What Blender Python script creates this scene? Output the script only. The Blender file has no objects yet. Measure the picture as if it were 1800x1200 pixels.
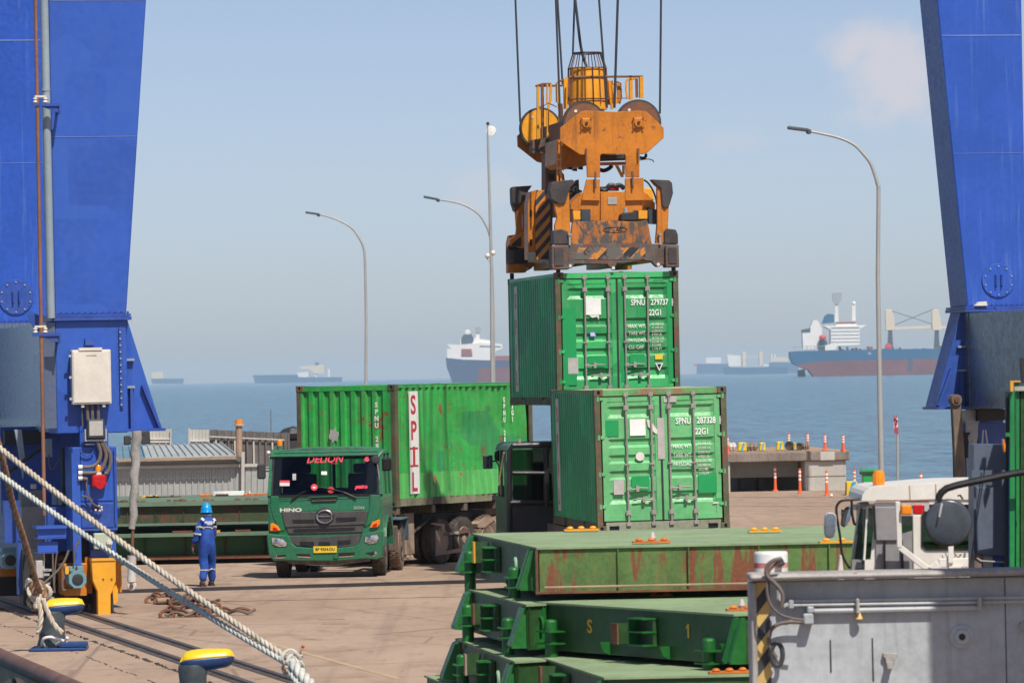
import bpy,math,random
from math import radians as R,sin,cos,pi,tan,atan2,hypot
from mathutils import Vector,Matrix,noise
random.seed(7)
scene=bpy.context.scene
# ------------------------------------------------------------------ camera
F=9000.0  # focal length in pixels of the 1800 px wide photograph (180 mm lens)
CH=4.0  # eye height above the quay
ROLL=R(1.11)
PITCH=math.atan2(60.5*cos(ROLL),F)
cam_d=bpy.data.cameras.new('camera')
cam=bpy.data.objects.new('camera',cam_d)
scene.collection.objects.link(cam)
cam_d.sensor_width=36.0
cam_d.lens=36.0*F/1800.0
cam_d.clip_start=1.0
cam_d.clip_end=80000.0
fwd=Vector((0,cos(PITCH),sin(PITCH)))
up0=Vector((0,-sin(PITCH),cos(PITCH)))
rt0=Vector((1,0,0))
rt=rt0*cos(ROLL)-up0*sin(ROLL)
up=up0*cos(ROLL)+rt0*sin(ROLL)
CAM=Vector((0,0,CH))
cam.matrix_world=Matrix(((rt.x,up.x,-fwd.x,CAM.x),(rt.y,up.y,-fwd.y,CAM.y),(rt.z,up.z,-fwd.z,CAM.z),(0,0,0,1)))
cam_d.dof.use_dof=True
cam_d.dof.focus_distance=98.0
cam_d.dof.aperture_fstop=7.0
scene.camera=cam
# ------------------------------------------------------------------ sky, sun, exposure
SUN_EL,SUN_AZ=R(54.5),R(25)  # azimuth measured from straight behind the camera to the right
to_sun=Vector((sin(SUN_AZ)*cos(SUN_EL),-cos(SUN_AZ)*cos(SUN_EL),sin(SUN_EL)))
world=bpy.data.worlds.new('World')
scene.world=world
world.use_nodes=True
wn,wl=world.node_tree.nodes,world.node_tree.links
wn.clear()
w_out=wn.new('ShaderNodeOutputWorld')
w_bg=wn.new('ShaderNodeBackground')
w_bg.inputs['Strength'].default_value=0.127
sky=wn.new('ShaderNodeTexSky')
sky.sky_type='NISHITA'
sky.sun_disc=False
sky.sun_elevation=SUN_EL
sky.sun_rotation=math.atan2(to_sun.x,to_sun.y)
sky.air_density=0.47
sky.dust_density=0.8
sky.ozone_density=1.0
w_tint=wn.new('ShaderNodeMix');w_tint.data_type='RGBA';w_tint.blend_type='MULTIPLY'
w_tint.inputs[0].default_value=1.0
w_tint.inputs[7].default_value=(1.11,1.0,0.955,1)
wl.new(sky.outputs[0],w_tint.inputs[6])
# soft cumulus far out over the strait: a few puffs low over the horizon, broken up by noise
w_tc=wn.new('ShaderNodeTexCoord')
w_n=wn.new('ShaderNodeTexNoise');w_n.inputs['Scale'].default_value=75.0
w_n.inputs['Detail'].default_value=9;w_n.inputs['Roughness'].default_value=0.55
wl.new(w_tc.outputs['Generated'],w_n.inputs['Vector'])
def w_math(op,a,b_=None):
 m=wn.new('ShaderNodeMath');m.operation=op
 for i,v in enumerate((a,b_)):
  if v is None:continue
  if isinstance(v,(int,float)):m.inputs[i].default_value=v
  else:wl.new(v,m.inputs[i])
 return m.outputs[0]
total=None
for az,el,rad,sq,amt in ((4.22,3.45,.0115,1.0,.8),(4.75,2.95,.008,1.3,.3),(-.25,2.05,.0085,1.8,.34),(.35,1.75,.009,2.2,.22),(2.5,2.55,.009,3.0,.2),(-11,4.5,.03,1.6,.8),(13,5.5,.035,1.7,.8),(24,7,.05,1.6,.8),(-27,8,.06,1.8,.8),(60,9,.07,1.8,.8),(-70,9,.07,1.8,.8),(150,9,.08,1.8,.8),(-150,10,.08,1.8,.8)):
 az,el=R(az),R(el)
 vm=wn.new('ShaderNodeVectorMath');vm.operation='SUBTRACT'
 wl.new(w_tc.outputs['Generated'],vm.inputs[0]);vm.inputs[1].default_value=(sin(az)*cos(el),cos(az)*cos(el),sin(el))
 v2=wn.new('ShaderNodeVectorMath');v2.operation='MULTIPLY'
 wl.new(vm.outputs[0],v2.inputs[0]);v2.inputs[1].default_value=(1,1,sq)
 v3=wn.new('ShaderNodeVectorMath');v3.operation='LENGTH';wl.new(v2.outputs[0],v3.inputs[0])
 d=w_math('DIVIDE',v3.outputs['Value'],rad)
 d=w_math('ADD',d,w_math('MULTIPLY',w_math('SUBTRACT',w_n.outputs[0],.5),2.6))
 mr=wn.new('ShaderNodeMapRange');mr.interpolation_type='SMOOTHSTEP'
 wl.new(d,mr.inputs['Value']);mr.inputs['From Min'].default_value=1.25;mr.inputs['From Max'].default_value=.35
 mr.inputs['To Min'].default_value=0;mr.inputs['To Max'].default_value=amt
 total=mr.outputs[0] if total is None else w_math('MAXIMUM',total,mr.outputs[0])
w_cl=wn.new('ShaderNodeMix');w_cl.data_type='RGBA'
w_cl.inputs[7].default_value=(5.3,5.15,5.5,1)
wl.new(total,w_cl.inputs[0])
wl.new(w_tint.outputs[2],w_cl.inputs[6])
wl.new(w_cl.outputs[2],w_bg.inputs['Color'])
wl.new(w_bg.outputs[0],w_out.inputs[0])
sun_d=bpy.data.lights.new('sun','SUN')
sun_d.energy=5.0
sun_d.angle=R(0.53)
sun_d.color=(1.0,0.94,0.85)
sun=bpy.data.objects.new('sun',sun_d)
sun.rotation_euler=to_sun.to_track_quat('Z','Y').to_euler()
sun.location=(20,-20,60)
scene.collection.objects.link(sun)
scene.view_settings.view_transform='Standard'
scene.view_settings.look='None'
scene.view_settings.gamma=1.0
scene.view_settings.use_curve_mapping=False
scene.view_settings.exposure=0.0
scene.cycles.max_bounces=8
scene.cycles.volume_bounces=1
# ------------------------------------------------------------------ placement helpers
def ray(px,py):
 return (fwd*F+rt*(px-900)-up*(py-600))
def at(px,py,Y):
 d=ray(px,py)
 return CAM+d*(Y/d.y)
def ground(px,py,z=0.0):
 d=ray(px,py)
 return CAM+d*((z-CH)/d.z)
def frame(x,y,z=0.0,yaw=0.0):
 return Matrix.Translation((x,y,z))@Matrix.Rotation(yaw,4,'Z')
def hit(Fm,px,py,y=0.0):
 """where the sight line through a photo pixel meets the plane y=const of a thing's own frame: (x, z)"""
 inv=Fm.inverted()
 o=inv@CAM
 d=inv.to_3x3()@ray(px,py)
 t=(y-o.y)/d.y
 return (o.x+d.x*t,o.z+d.z*t)
def hitx(Fm,px,py,x=0.0):
 inv=Fm.inverted()
 o=inv@CAM
 d=inv.to_3x3()@ray(px,py)
 t=(x-o.x)/d.x
 return (o.y+d.y*t,o.z+d.z*t)
ZOOM=dict(A=(0,0,2),B=(0,540,3.75),C=(0,840,3.3333),D=(200,720,3),E=(860,60,2.7273),Fz=(870,460,2.5),G=(440,660,3.158),H=(1300,820,3.158),I=(760,900,3.103),J=(1260,500,3),K=(260,540,2.8125),L=(1220,500,3.913),M=(1260,720,5),N=(300,860,6),O=(440,760,4.285),P=(0,740,7.5),Q=(0,880,5.4545),Rz=(1440,820,5),S=(780,920,4.2857),T=(920,1030,4.2857),U=(680,760,4.8),V=(300,1080,6),W=(1600,640,5.4545),X=(970,480,6.316),Y=(1040,680,4.615),Z=(890,300,5.806),U1=(900,80,5.4545),px=(0,0,1))
def zp(k,x,y):
 a=ZOOM[k]
 return (a[0]+x/a[2],a[1]+y/a[2])
def zh(Fm,k,x,y,yl=0.0):
 return hit(Fm,*zp(k,x,y),yl)
 # ------------------------------------------------------------------ mesh builder
class MB:
 def __init__(s):
  s.v=[];s.f=[];s.mi=[];s.M=Matrix.Identity(4)
 def add(s,vs,fs,mi=0):
  b=len(s.v)
  s.v+=[tuple(s.M@Vector(v)) for v in vs]
  s.f+=[tuple(b+i for i in f) for f in fs]
  s.mi+=[mi]*len(fs)
  return s
 def box(s,x0,x1,y0,y1,z0,z1,mi=0):
  x0,x1=min(x0,x1),max(x0,x1);y0,y1=min(y0,y1),max(y0,y1);z0,z1=min(z0,z1),max(z0,z1)
  vs=[(x0,y0,z0),(x1,y0,z0),(x1,y1,z0),(x0,y1,z0),(x0,y0,z1),(x1,y0,z1),(x1,y1,z1),(x0,y1,z1)]
  return s.add(vs,[(0,3,2,1),(4,5,6,7),(0,1,5,4),(1,2,6,5),(2,3,7,6),(3,0,4,7)],mi)
 def bar(s,p0,p1,w,h,mi=0,upv=(0,0,1)):
  p0,p1=Vector(p0),Vector(p1)
  d=(p1-p0).normalized()
  u=Vector(upv)
  if abs(d.dot(u))>.98:u=Vector((0,1,0))
  a=d.cross(u).normalized()*(w/2);b=a.cross(d).normalized()*(h/2)
  vs=[p0-a-b,p0+a-b,p0+a+b,p0-a+b,p1-a-b,p1+a-b,p1+a+b,p1-a+b]
  return s.add(vs,[(0,3,2,1),(4,5,6,7),(0,1,5,4),(1,2,6,5),(2,3,7,6),(3,0,4,7)],mi)
 def prism(s,poly,y0,y1,mi=0,taper=None):
  """polygon in (x, z), extruded along y"""
  n=len(poly)
  ar=sum(poly[i][0]*poly[(i+1)%n][1]-poly[(i+1)%n][0]*poly[i][1] for i in range(n))
  if ar<0:poly=poly[::-1]
  if y0>y1:y0,y1=y1,y0
  vs=[(p[0],y0,p[1]) for p in poly]+[(p[0],y1,p[1]) for p in poly]
  fs=[tuple(range(n)),tuple(range(2*n-1,n-1,-1))]
  fs+=[(i,i+n,(i+1)%n+n,(i+1)%n) for i in range(n)]
  return s.add(vs,fs,mi)
 def prismx(s,poly,x0,x1,mi=0):
  """polygon in (y, z), extruded along x"""
  old=s.M
  s.M=old@Matrix(((0,1,0,0),(1,0,0,0),(0,0,1,0),(0,0,0,1)))
  nf=len(s.f)
  s.prism(poly,x0,x1,mi)
  for i in range(nf,len(s.f)):s.f[i]=s.f[i][::-1]
  s.M=old
  return s
 def prismz(s,poly,z0,z1,mi=0):
  n=len(poly)
  ar=sum(poly[i][0]*poly[(i+1)%n][1]-poly[(i+1)%n][0]*poly[i][1] for i in range(n))
  if ar<0:poly=poly[::-1]
  vs=[(p[0],p[1],z0) for p in poly]+[(p[0],p[1],z1) for p in poly]
  fs=[tuple(range(n-1,-1,-1)),tuple(range(n,2*n))]
  fs+=[(i,(i+1)%n,(i+1)%n+n,i+n) for i in range(n)]
  return s.add(vs,fs,mi)
 def tube(s,pts,r,n=8,mi=0,cap=True):
  pts=[Vector(p) for p in pts]
  rs=r if isinstance(r,(list,tuple)) else [r]*len(pts)
  vs=[];fs=[]
  u=None
  for i,p in enumerate(pts):
   a=pts[max(i-1,0)];b=pts[min(i+1,len(pts)-1)]
   t=(b-a)
   t=t.normalized() if t.length>1e-9 else Vector((0,0,1))
   if u is None:
    u=t.orthogonal().normalized()
   else:
    u=u-t*u.dot(t)
    u=u.normalized() if u.length>1e-6 else t.orthogonal().normalized()
   w=t.cross(u)
   for k in range(n):
    an=2*pi*k/n
    vs.append(p+(u*cos(an)+w*sin(an))*rs[i])
  for i in range(len(pts)-1):
   for k in range(n):
    fs.append((i*n+k,i*n+(k+1)%n,(i+1)*n+(k+1)%n,(i+1)*n+k))
  if cap:
   fs.append(tuple(range(n-1,-1,-1)))
   fs.append(tuple((len(pts)-1)*n+k for k in range(n)))
  return s.add(vs,fs,mi)
 def cyl(s,p0,p1,r0,r1=None,n=16,mi=0):
  p0,p1=Vector(p0),Vector(p1)
  t=(p1-p0).normalized()
  u=t.orthogonal().normalized();w=t.cross(u)
  r1=r0 if r1 is None else r1
  vs=[p0+(u*cos(2*pi*k/n)+w*sin(2*pi*k/n))*r0 for k in range(n)]
  vs+=[p1+(u*cos(2*pi*k/n)+w*sin(2*pi*k/n))*r1 for k in range(n)]
  fs=[(k,(k+1)%n,(k+1)%n+n,k+n) for k in range(n)]
  fs+=[tuple(range(n-1,-1,-1)),tuple(range(n,2*n))]
  return s.add(vs,fs,mi)
 def lathe(s,prof,o=(0,0,0),axis=(0,0,1),n=20,mi=0):
  """profile of (radius, height) revolved about an axis"""
  o=Vector(o);t=Vector(axis).normalized()
  u=t.orthogonal().normalized();w=t.cross(u)
  vs=[]
  for r,h in prof:
   for k in range(n):
    a=2*pi*k/n
    vs.append(o+t*h+(u*cos(a)+w*sin(a))*max(r,1e-4))
  fs=[]
  for i in range(len(prof)-1):
   for k in range(n):
    fs.append((i*n+k,i*n+(k+1)%n,(i+1)*n+(k+1)%n,(i+1)*n+k))
  fs.append(tuple(range(n-1,-1,-1)))
  fs.append(tuple((len(prof)-1)*n+k for k in range(n)))
  return s.add(vs,fs,mi)
 def ball(s,c,r,n=12,mi=0,sq=(1,1,1)):
  m=max(n//2,4)
  vs=[];fs=[]
  for i in range(m+1):
   th=pi*i/m
   for k in range(n):
    a=2*pi*k/n
    vs.append((c[0]+r*sq[0]*sin(th)*cos(a),c[1]+r*sq[1]*sin(th)*sin(a),c[2]-r*sq[2]*cos(th)))
  for i in range(m):
   for k in range(n):
    fs.append((i*n+k,i*n+(k+1)%n,(i+1)*n+(k+1)%n,(i+1)*n+k))
  return s.add(vs,fs,mi)
 def build(s,name,mats,parent=None,smooth=False,bevel=0.0,kind=None,angle=40,seg=1):
  me=bpy.data.meshes.new(name)
  me.from_pydata(s.v,[],s.f)
  if not isinstance(mats,(list,tuple)):mats=[mats]
  for m in mats:me.materials.append(m)
  if len(mats)>1:
   me.polygons.foreach_set('material_index',s.mi)
  me.validate(clean_customdata=False)
  if smooth:
   me.polygons.foreach_set('use_smooth',[True]*len(me.polygons))
   me.set_sharp_from_angle(angle=R(angle))
  me.update()
  o=bpy.data.objects.new(name,me)
  scene.collection.objects.link(o)
  if parent is not None:o.parent=parent
  if bevel:
   b=o.modifiers.new('bevel','BEVEL');b.width=bevel;b.segments=seg;b.limit_method='ANGLE'
   b.angle_limit=R(40);b.harden_normals=False
  if kind:o['kind']=kind
  return o
 def box_on(s,*a,**k):return s.box(*a,**k)
def tag(o,label=None,cat=None,group=None,kind=None):
 if label:o['label']=label
 if cat:o['category']=cat
 if group:o['group']=group
 if kind:o['kind']=kind
 return o
def thing(name,Fm,label,cat,group=None):
 o=bpy.data.objects.new(name,None)
 o.empty_display_size=0.3
 scene.collection.objects.link(o)
 o.matrix_world=Fm
 return tag(o,label,cat,group)
def copy_tree(o,parent=None):
 c=o.copy();scene.collection.objects.link(c)
 for k in ('label','category','group'):
  pass
 c.parent=parent
 for ch in list(o.children):copy_tree(ch,c)
 return c
def text(name,s,size,mat,parent,loc,face='-y',sx=1.0,align='CENTER',spacing=1.0,ext=0.0,shear=0.0,lsp=1.0,bold=0.0,kindz=None):
 cu=bpy.data.curves.new(name,'FONT')
 cu.body=s;cu.size=size;cu.align_x=align;cu.align_y='CENTER'
 cu.space_character=spacing;cu.space_line=lsp;cu.extrude=max(ext,0.0015);cu.shear=shear;cu.offset=bold
 cu.resolution_u=3
 tmp=bpy.data.objects.new(name,cu)
 scene.collection.objects.link(tmp)
 dg=bpy.context.evaluated_depsgraph_get()
 me=bpy.data.meshes.new_from_object(tmp.evaluated_get(dg))
 bpy.data.objects.remove(tmp)
 me.name=name
 rot={'-y':Matrix.Rotation(pi/2,4,'X'),'+x':Matrix.Rotation(pi/2,4,'Z')@Matrix.Rotation(pi/2,4,'X'),'-x':Matrix.Rotation(-pi/2,4,'Z')@Matrix.Rotation(pi/2,4,'X'),'z':Matrix.Identity(4)}[face] if isinstance(face,str) else face
 me.transform(Matrix.Translation(loc)@rot@Matrix.Diagonal((sx,1,1,1)))
 me.materials.clear();me.materials.append(mat)
 o=bpy.data.objects.new(name,me)
 scene.collection.objects.link(o)
 if parent is not None:o.parent=parent
 return o
 # ------------------------------------------------------------------ materials
def nt_new(name):
 m=bpy.data.materials.new(name);m.use_nodes=True
 n,l=m.node_tree.nodes,m.node_tree.links
 return m,n,l,n['Principled BSDF']
def nd(n,t,**kw):
 o=n.new(t)
 for k,v in kw.items():
  if k.startswith('i_'):
   o.inputs[k[2:].replace('_',' ')].default_value=v
  else:setattr(o,k,v)
 return o
def mixrgb(n,l,fac,a,b,mode='MIX'):
 m=n.new('ShaderNodeMix');m.data_type='RGBA';m.blend_type=mode
 for i,v in ((0,fac),(6,a),(7,b)):
  if hasattr(v,'is_linked') or hasattr(v,'links'):l.new(v,m.inputs[i])
  elif i==0:m.inputs[0].default_value=v
  else:m.inputs[i].default_value=(*v,1) if len(v)==3 else v
 return m.outputs[2]
def maprange(n,l,v,a,b,c=0.0,d=1.0,smooth=True):
 m=n.new('ShaderNodeMapRange')
 if smooth:m.interpolation_type='SMOOTHSTEP'
 l.new(v,m.inputs['Value'])
 for k,x in zip(('From Min','From Max','To Min','To Max'),(a,b,c,d)):m.inputs[k].default_value=x
 return m.outputs[0]
def noise_n(n,l,vec,scale,detail=6,rough=.6,dist=0.0):
 t=n.new('ShaderNodeTexNoise')
 t.inputs['Scale'].default_value=scale;t.inputs['Detail'].default_value=detail
 t.inputs['Roughness'].default_value=rough;t.inputs['Distortion'].default_value=dist
 l.new(vec,t.inputs['Vector'])
 return t.outputs[0]
def mapping(n,l,vec,scale=(1,1,1),loc=(0,0,0),rot=(0,0,0)):
 m=n.new('ShaderNodeMapping')
 m.inputs['Scale'].default_value=scale;m.inputs['Location'].default_value=loc;m.inputs['Rotation'].default_value=rot
 l.new(vec,m.inputs['Vector'])
 return m.outputs[0]
def mathn(n,l,op,a,b=None):
 m=n.new('ShaderNodeMath');m.operation=op
 for i,v in enumerate((a,b)):
  if v is None:continue
  if isinstance(v,(int,float)):m.inputs[i].default_value=v
  else:l.new(v,m.inputs[i])
 return m.outputs[0]
def paint(name,col,rough=.45,metal=0.0,var=.12,rust=0.0,rustcol=(.15,.055,.022),streak=0.0,streakcol=(.16,.08,.04),dust=0.0,dustcol=(.38,.31,.24),patch=None,patchamt=.5,bump=.004,scale=1.0,spec=.5,vert=0.0,coat=0.0,seed=0.0,emit=None,alpha=None):
 m,n,l,b=nt_new(name)
 tc=n.new('ShaderNodeTexCoord')
 v=mapping(n,l,tc.outputs['Object'],loc=(seed*3.7,seed*1.3,seed*2.1))
 big=noise_n(n,l,v,1.3*scale,5,.6)
 fine=noise_n(n,l,v,14*scale,8,.65)
 c=col
 lo=tuple(x*(1-var) for x in col);hi=tuple(min(1,x*(1+var)) for x in col)
 mid=mathn(n,l,'ADD',mathn(n,l,'MULTIPLY',big,.6),mathn(n,l,'MULTIPLY',fine,.4))
 out=mixrgb(n,l,maprange(n,l,mid,.35,.65),lo,hi)
 if patch:
  vo=n.new('ShaderNodeTexVoronoi');vo.distance='CHEBYCHEV';vo.inputs['Scale'].default_value=0.85*scale
  vo.inputs['Randomness'].default_value=.8
  l.new(mapping(n,l,v,scale=(1,1,1.3)),vo.inputs['Vector'])
  sep=n.new('ShaderNodeSeparateColor');l.new(vo.outputs['Color'],sep.inputs[0])
  out=mixrgb(n,l,maprange(n,l,sep.outputs[0],1-patchamt-.02,1-patchamt+.02),out,patch)
 rg=None
 if dust>0:
  dn=noise_n(n,l,mapping(n,l,v,scale=(3,3,1.2)),1.6*scale,8,.7)
  df=mathn(n,l,'MULTIPLY',maprange(n,l,dn,.35,.75),dust)
  out=mixrgb(n,l,df,out,dustcol)
 if streak>0:
  sn=noise_n(n,l,mapping(n,l,v,scale=(9,9,.45)),1.4*scale,5,.6)
  gate=noise_n(n,l,v,.9*scale,3,.5)
  sf=mathn(n,l,'MULTIPLY',maprange(n,l,sn,.52,.72),maprange(n,l,gate,.38,.62,.15,1))
  sf=mathn(n,l,'MULTIPLY',sf,streak)
  out=mixrgb(n,l,sf,out,streakcol)
 if rust>0:
  rn=noise_n(n,l,mapping(n,l,v,scale=(1,1,1-vert)) if vert else v,4.2*scale,10,.68,.3)
  gate=noise_n(n,l,mapping(n,l,v,loc=(5,3,9)),1.1*scale,3,.5)
  th=.78-.3*rust
  rs=mathn(n,l,'ADD',mathn(n,l,'MULTIPLY',rn,.7),mathn(n,l,'MULTIPLY',gate,.3))
  rf=maprange(n,l,rs,th-.03,th+.03)
  rv=mixrgb(n,l,fine,tuple(x*.55 for x in rustcol),tuple(min(1,x*1.7) for x in rustcol))
  out=mixrgb(n,l,rf,out,rv)
  rg=rf
 l.new(out,b.inputs['Base Color'])
 b.inputs['Metallic'].default_value=metal
 b.inputs['Specular IOR Level'].default_value=spec
 rr=maprange(n,l,fine,.3,.7,max(rough-.08,.03),min(rough+.12,1))
 if rg is not None:
  mm=n.new('ShaderNodeMix');mm.data_type='FLOAT'
  l.new(rg,mm.inputs[0]);l.new(rr,mm.inputs[2]);mm.inputs[3].default_value=.88
  rr=mm.outputs[0]
 l.new(rr,b.inputs['Roughness'])
 if coat:b.inputs['Coat Weight'].default_value=coat;b.inputs['Coat Roughness'].default_value=.12
 if bump:
  bp=n.new('ShaderNodeBump');bp.inputs['Strength'].default_value=.6;bp.inputs['Distance'].default_value=bump
  l.new(mid,bp.inputs['Height']);l.new(bp.outputs[0],b.inputs['Normal'])
 return m
GREEN_A=paint('container_green',(.03,.42,.115),rough=.42,var=.12,rust=.42,patch=(.012,.27,.075),patchamt=.3,dust=.35,dustcol=(.16,.42,.2),seed=1,bump=.006)
GREEN_B=paint('container_green_faded',(.10,.43,.155),rough=.5,var=.18,rust=.42,streak=.35,streakcol=(.2,.3,.15),patch=(.02,.33,.10),patchamt=.22,dust=.5,dustcol=(.25,.42,.24),seed=4)
GREEN_C=paint('container_green_rusty',(.02,.36,.06),rough=.42,var=.22,rust=.6,rustcol=(.2,.07,.03),streak=.35,streakcol=(.22,.11,.05),patch=(.012,.26,.075),patchamt=.35,dust=.3,dustcol=(.2,.42,.16),seed=2,bump=.008)
GREEN_SIDE=paint('container_side_green',(.045,.38,.15),rough=.5,var=.25,rust=.4,streak=.6,streakcol=(.05,.10,.07),patch=(.034,.32,.125),patchamt=.3,seed=6)
POST_RUST=paint('rusty_post',(.09,.10,.05),rough=.7,var=.35,rust=.8,rustcol=(.14,.065,.042),seed=3,scale=1.6)
ROD=paint('galvanised_rod',(.34,.32,.29),rough=.5,metal=.3,var=.15,rust=.45,scale=2,seed=2)
GASKET=paint('black_rubber',(.02,.02,.022),rough=.65,var=.2)
WHITE_PAINT=paint('white_lettering',(.78,.79,.76),rough=.6,var=.08)
WHITE_DIRTY=paint('white_worn',(.68,.67,.62),rough=.6,var=.12,dust=.4)
RED_LET=paint('red_lettering',(.5,.035,.045),rough=.5,var=.2)
BLUE=paint('crane_blue',(.022,.085,.41),rough=.38,var=.12,dust=.16,dustcol=(.08,.14,.36),streak=.14,streakcol=(.012,.04,.2),patch=(.026,.098,.44),patchamt=.4,rust=.12,seed=1,bump=.002,scale=.6)
BLUE_D=paint('crane_blue_dirty',(.022,.07,.33),rough=.42,var=.18,dust=.25,dustcol=(.09,.12,.22),rust=.3,seed=5)
BLUE_SP=paint('crane_blue_splashed',(.02,.085,.43),rough=.36,var=.1,streak=.3,streakcol=(.16,.27,.55),seed=8,bump=.003,scale=.8)
BLUE_GREY=paint('blue_grey_sheen_panel',(.10,.135,.22),rough=.3,var=.06,streak=.5,streakcol=(.16,.19,.25),seed=2,spec=.8,metal=.2,bump=0,scale=.5)  # crane blue greyed to imitate shade and reflected sky
GREY_PIPE=paint('grey_pipe',(.26,.33,.38),rough=.45,var=.1,dust=.2,seed=1)
COPPER=paint('copper_rod',(.26,.12,.07),rough=.6,var=.2,metal=.2)
DARK=paint('dark_steel',(.022,.024,.03),rough=.6,var=.3,dust=.15,dustcol=(.1,.09,.08))
DARK_GREY=paint('dark_grey_plastic',(.045,.047,.05),rough=.55,var=.15)
BLACK=paint('black_paint',(.012,.012,.014),rough=.45,var=.2)
YELLOW=paint('safety_yellow',(.78,.36,.015),rough=.42,var=.08,rust=.25,dust=.15,seed=3)
YELLOW2=paint('bollard_yellow',(.85,.55,.01),rough=.35,var=.06,dust=.15,dustcol=(.5,.3,.1),seed=2)
BOLL_BLUE=paint('bollard_navy',(.014,.05,.16),rough=.35,var=.15,rust=.3)
BOLL_GREY=paint('bollard_iron',(.05,.065,.075),rough=.5,var=.3,rust=.5,streak=.3,streakcol=(.2,.2,.2))
ORANGE=paint('spreader_orange',(.50,.165,.010),rough=.45,var=.22,rust=.56,rustcol=(.10,.045,.03),streak=.6,streakcol=(.16,.06,.02),seed=3)
ORANGE_Y=paint('spreader_yellow',(.78,.34,.02),rough=.42,var=.12,rust=.4,rustcol=(.16,.07,.03),streak=.25,streakcol=(.3,.13,.04),seed=9)
ORANGE_W=paint('spreader_worn',(.40,.13,.02),rough=.65,var=.3,rust=.92,vert=.6,rustcol=(.075,.068,.065),streak=.85,streakcol=(.13,.12,.11),seed=4,scale=1.8,bump=.01)
WORN=paint('scraped_dark_steel',(.10,.085,.075),rough=.62,var=.5,rust=.85,rustcol=(.14,.06,.04),streak=.5,streakcol=(.24,.2,.17),seed=6,scale=2)
WORN_D=paint('scraped_black_steel',(.05,.042,.042),rough=.55,var=.4,rust=.5,rustcol=(.14,.06,.04),seed=8,scale=2)
SHEAVE=paint('sheave_steel',(.20,.085,.04),rough=.6,var=.25,rust=.5,seed=2)
CABLE=paint('wire_rope',(.035,.04,.05),rough=.6,var=.2,bump=0)
TEAL=paint('motor_teal',(.11,.27,.32),rough=.45,var=.12,dust=.3,seed=4)
HATCH_D=paint('hatch_dark_green',(.020,.070,.016),rough=.5,var=.3,rust=.25,streak=.35,streakcol=(.07,.08,.05),dust=.2,dustcol=(.07,.1,.06),seed=3)
HATCH_B=paint('hatch_bracket_green',(.012,.135,.022),rough=.42,var=.2,rust=.2,seed=5)
HATCH_T=paint('hatch_deck_sage',(.20,.30,.15),rough=.8,var=.2,rust=.5,rustcol=(.24,.17,.10),dust=.6,dustcol=(.33,.36,.24),seed=1,bump=.01)
HATCH_R=paint('hatch_rusty_side',(.085,.165,.045),rough=.6,var=.35,rust=.86,vert=.86,scale=1.5,rustcol=(.17,.06,.03),streak=.8,streakcol=(.24,.14,.05),dust=.35,dustcol=(.19,.22,.04),seed=7,bump=.01)
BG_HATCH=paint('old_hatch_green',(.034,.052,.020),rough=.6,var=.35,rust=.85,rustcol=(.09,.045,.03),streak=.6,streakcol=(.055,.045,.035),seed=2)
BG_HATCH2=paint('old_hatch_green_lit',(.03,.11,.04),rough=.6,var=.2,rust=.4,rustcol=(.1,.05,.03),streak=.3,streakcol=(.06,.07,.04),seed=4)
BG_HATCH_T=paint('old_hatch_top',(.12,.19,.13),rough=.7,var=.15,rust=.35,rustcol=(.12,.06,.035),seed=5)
RUST=paint('rust_iron',(.16,.065,.035),rough=.85,var=.4,seed=1)
RUST_L=paint('twistlock_orange',(.62,.17,.02),rough=.6,var=.3,rust=.45,seed=2,scale=3)
TRUCK=paint('truck_green',(.015,.15,.07),rough=.3,var=.08,dust=.25,dustcol=(.12,.16,.11),coat=.4,seed=2)
TRUCK_TOP=paint('truck_roof_green',(.03,.15,.10),rough=.5,var=.15,dust=.5,dustcol=(.2,.22,.17),seed=3)
TRUCK_B=paint('truck_two_green',(.03,.12,.07),rough=.4,var=.12,dust=.4,dustcol=(.2,.2,.14),seed=5)
GRILLE=paint('grille_grey',(.05,.052,.056),rough=.5,var=.12,dust=.25,dustcol=(.2,.17,.14))
CHROME=paint('chrome',(.62,.63,.64),rough=.16,metal=1.0,var=.05,bump=0)
SILVER=paint('dull_silver',(.45,.46,.46),rough=.4,metal=.4,var=.08,dust=.2)
TYRE=paint('tyre',(.035,.032,.03),rough=.85,var=.25,dust=.6,dustcol=(.17,.12,.085),seed=1,bump=.008)
TYRE_MUD=paint('muddy_tyre',(.13,.095,.07),rough=.9,var=.3,dust=.7,dustcol=(.34,.23,.15),seed=3,bump=.01)
CHASSIS=paint('chassis_mud',(.10,.08,.065),rough=.75,var=.3,dust=.7,dustcol=(.30,.21,.15),seed=4)
CHASSIS_L=paint('chassis_tan',(.32,.23,.165),rough=.8,var=.22,rust=.35,seed=6)
UNDER=paint('underside_grime',(.02,.022,.024),rough=.8,var=.3)
PLATE_Y=paint('plate_yellow',(.8,.55,.02),rough=.5,var=.05,dust=.2)
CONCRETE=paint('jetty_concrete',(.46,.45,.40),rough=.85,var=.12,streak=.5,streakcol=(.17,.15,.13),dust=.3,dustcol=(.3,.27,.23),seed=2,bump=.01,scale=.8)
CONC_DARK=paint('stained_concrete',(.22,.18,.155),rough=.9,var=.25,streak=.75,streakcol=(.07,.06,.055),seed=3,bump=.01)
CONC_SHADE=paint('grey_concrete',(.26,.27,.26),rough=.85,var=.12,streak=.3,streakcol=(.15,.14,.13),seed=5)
DELIN=paint('delineator_orange',(.78,.13,.035),rough=.5,var=.08,bump=0)
WHITE_REF=paint('reflective_white',(.8,.78,.76),rough=.4,var=.05,bump=0)
SHEET=paint('corrugated_sheet_grey',(.36,.38,.37),rough=.45,var=.1,streak=.4,streakcol=(.22,.2,.17),seed=1,metal=.1)
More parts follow.
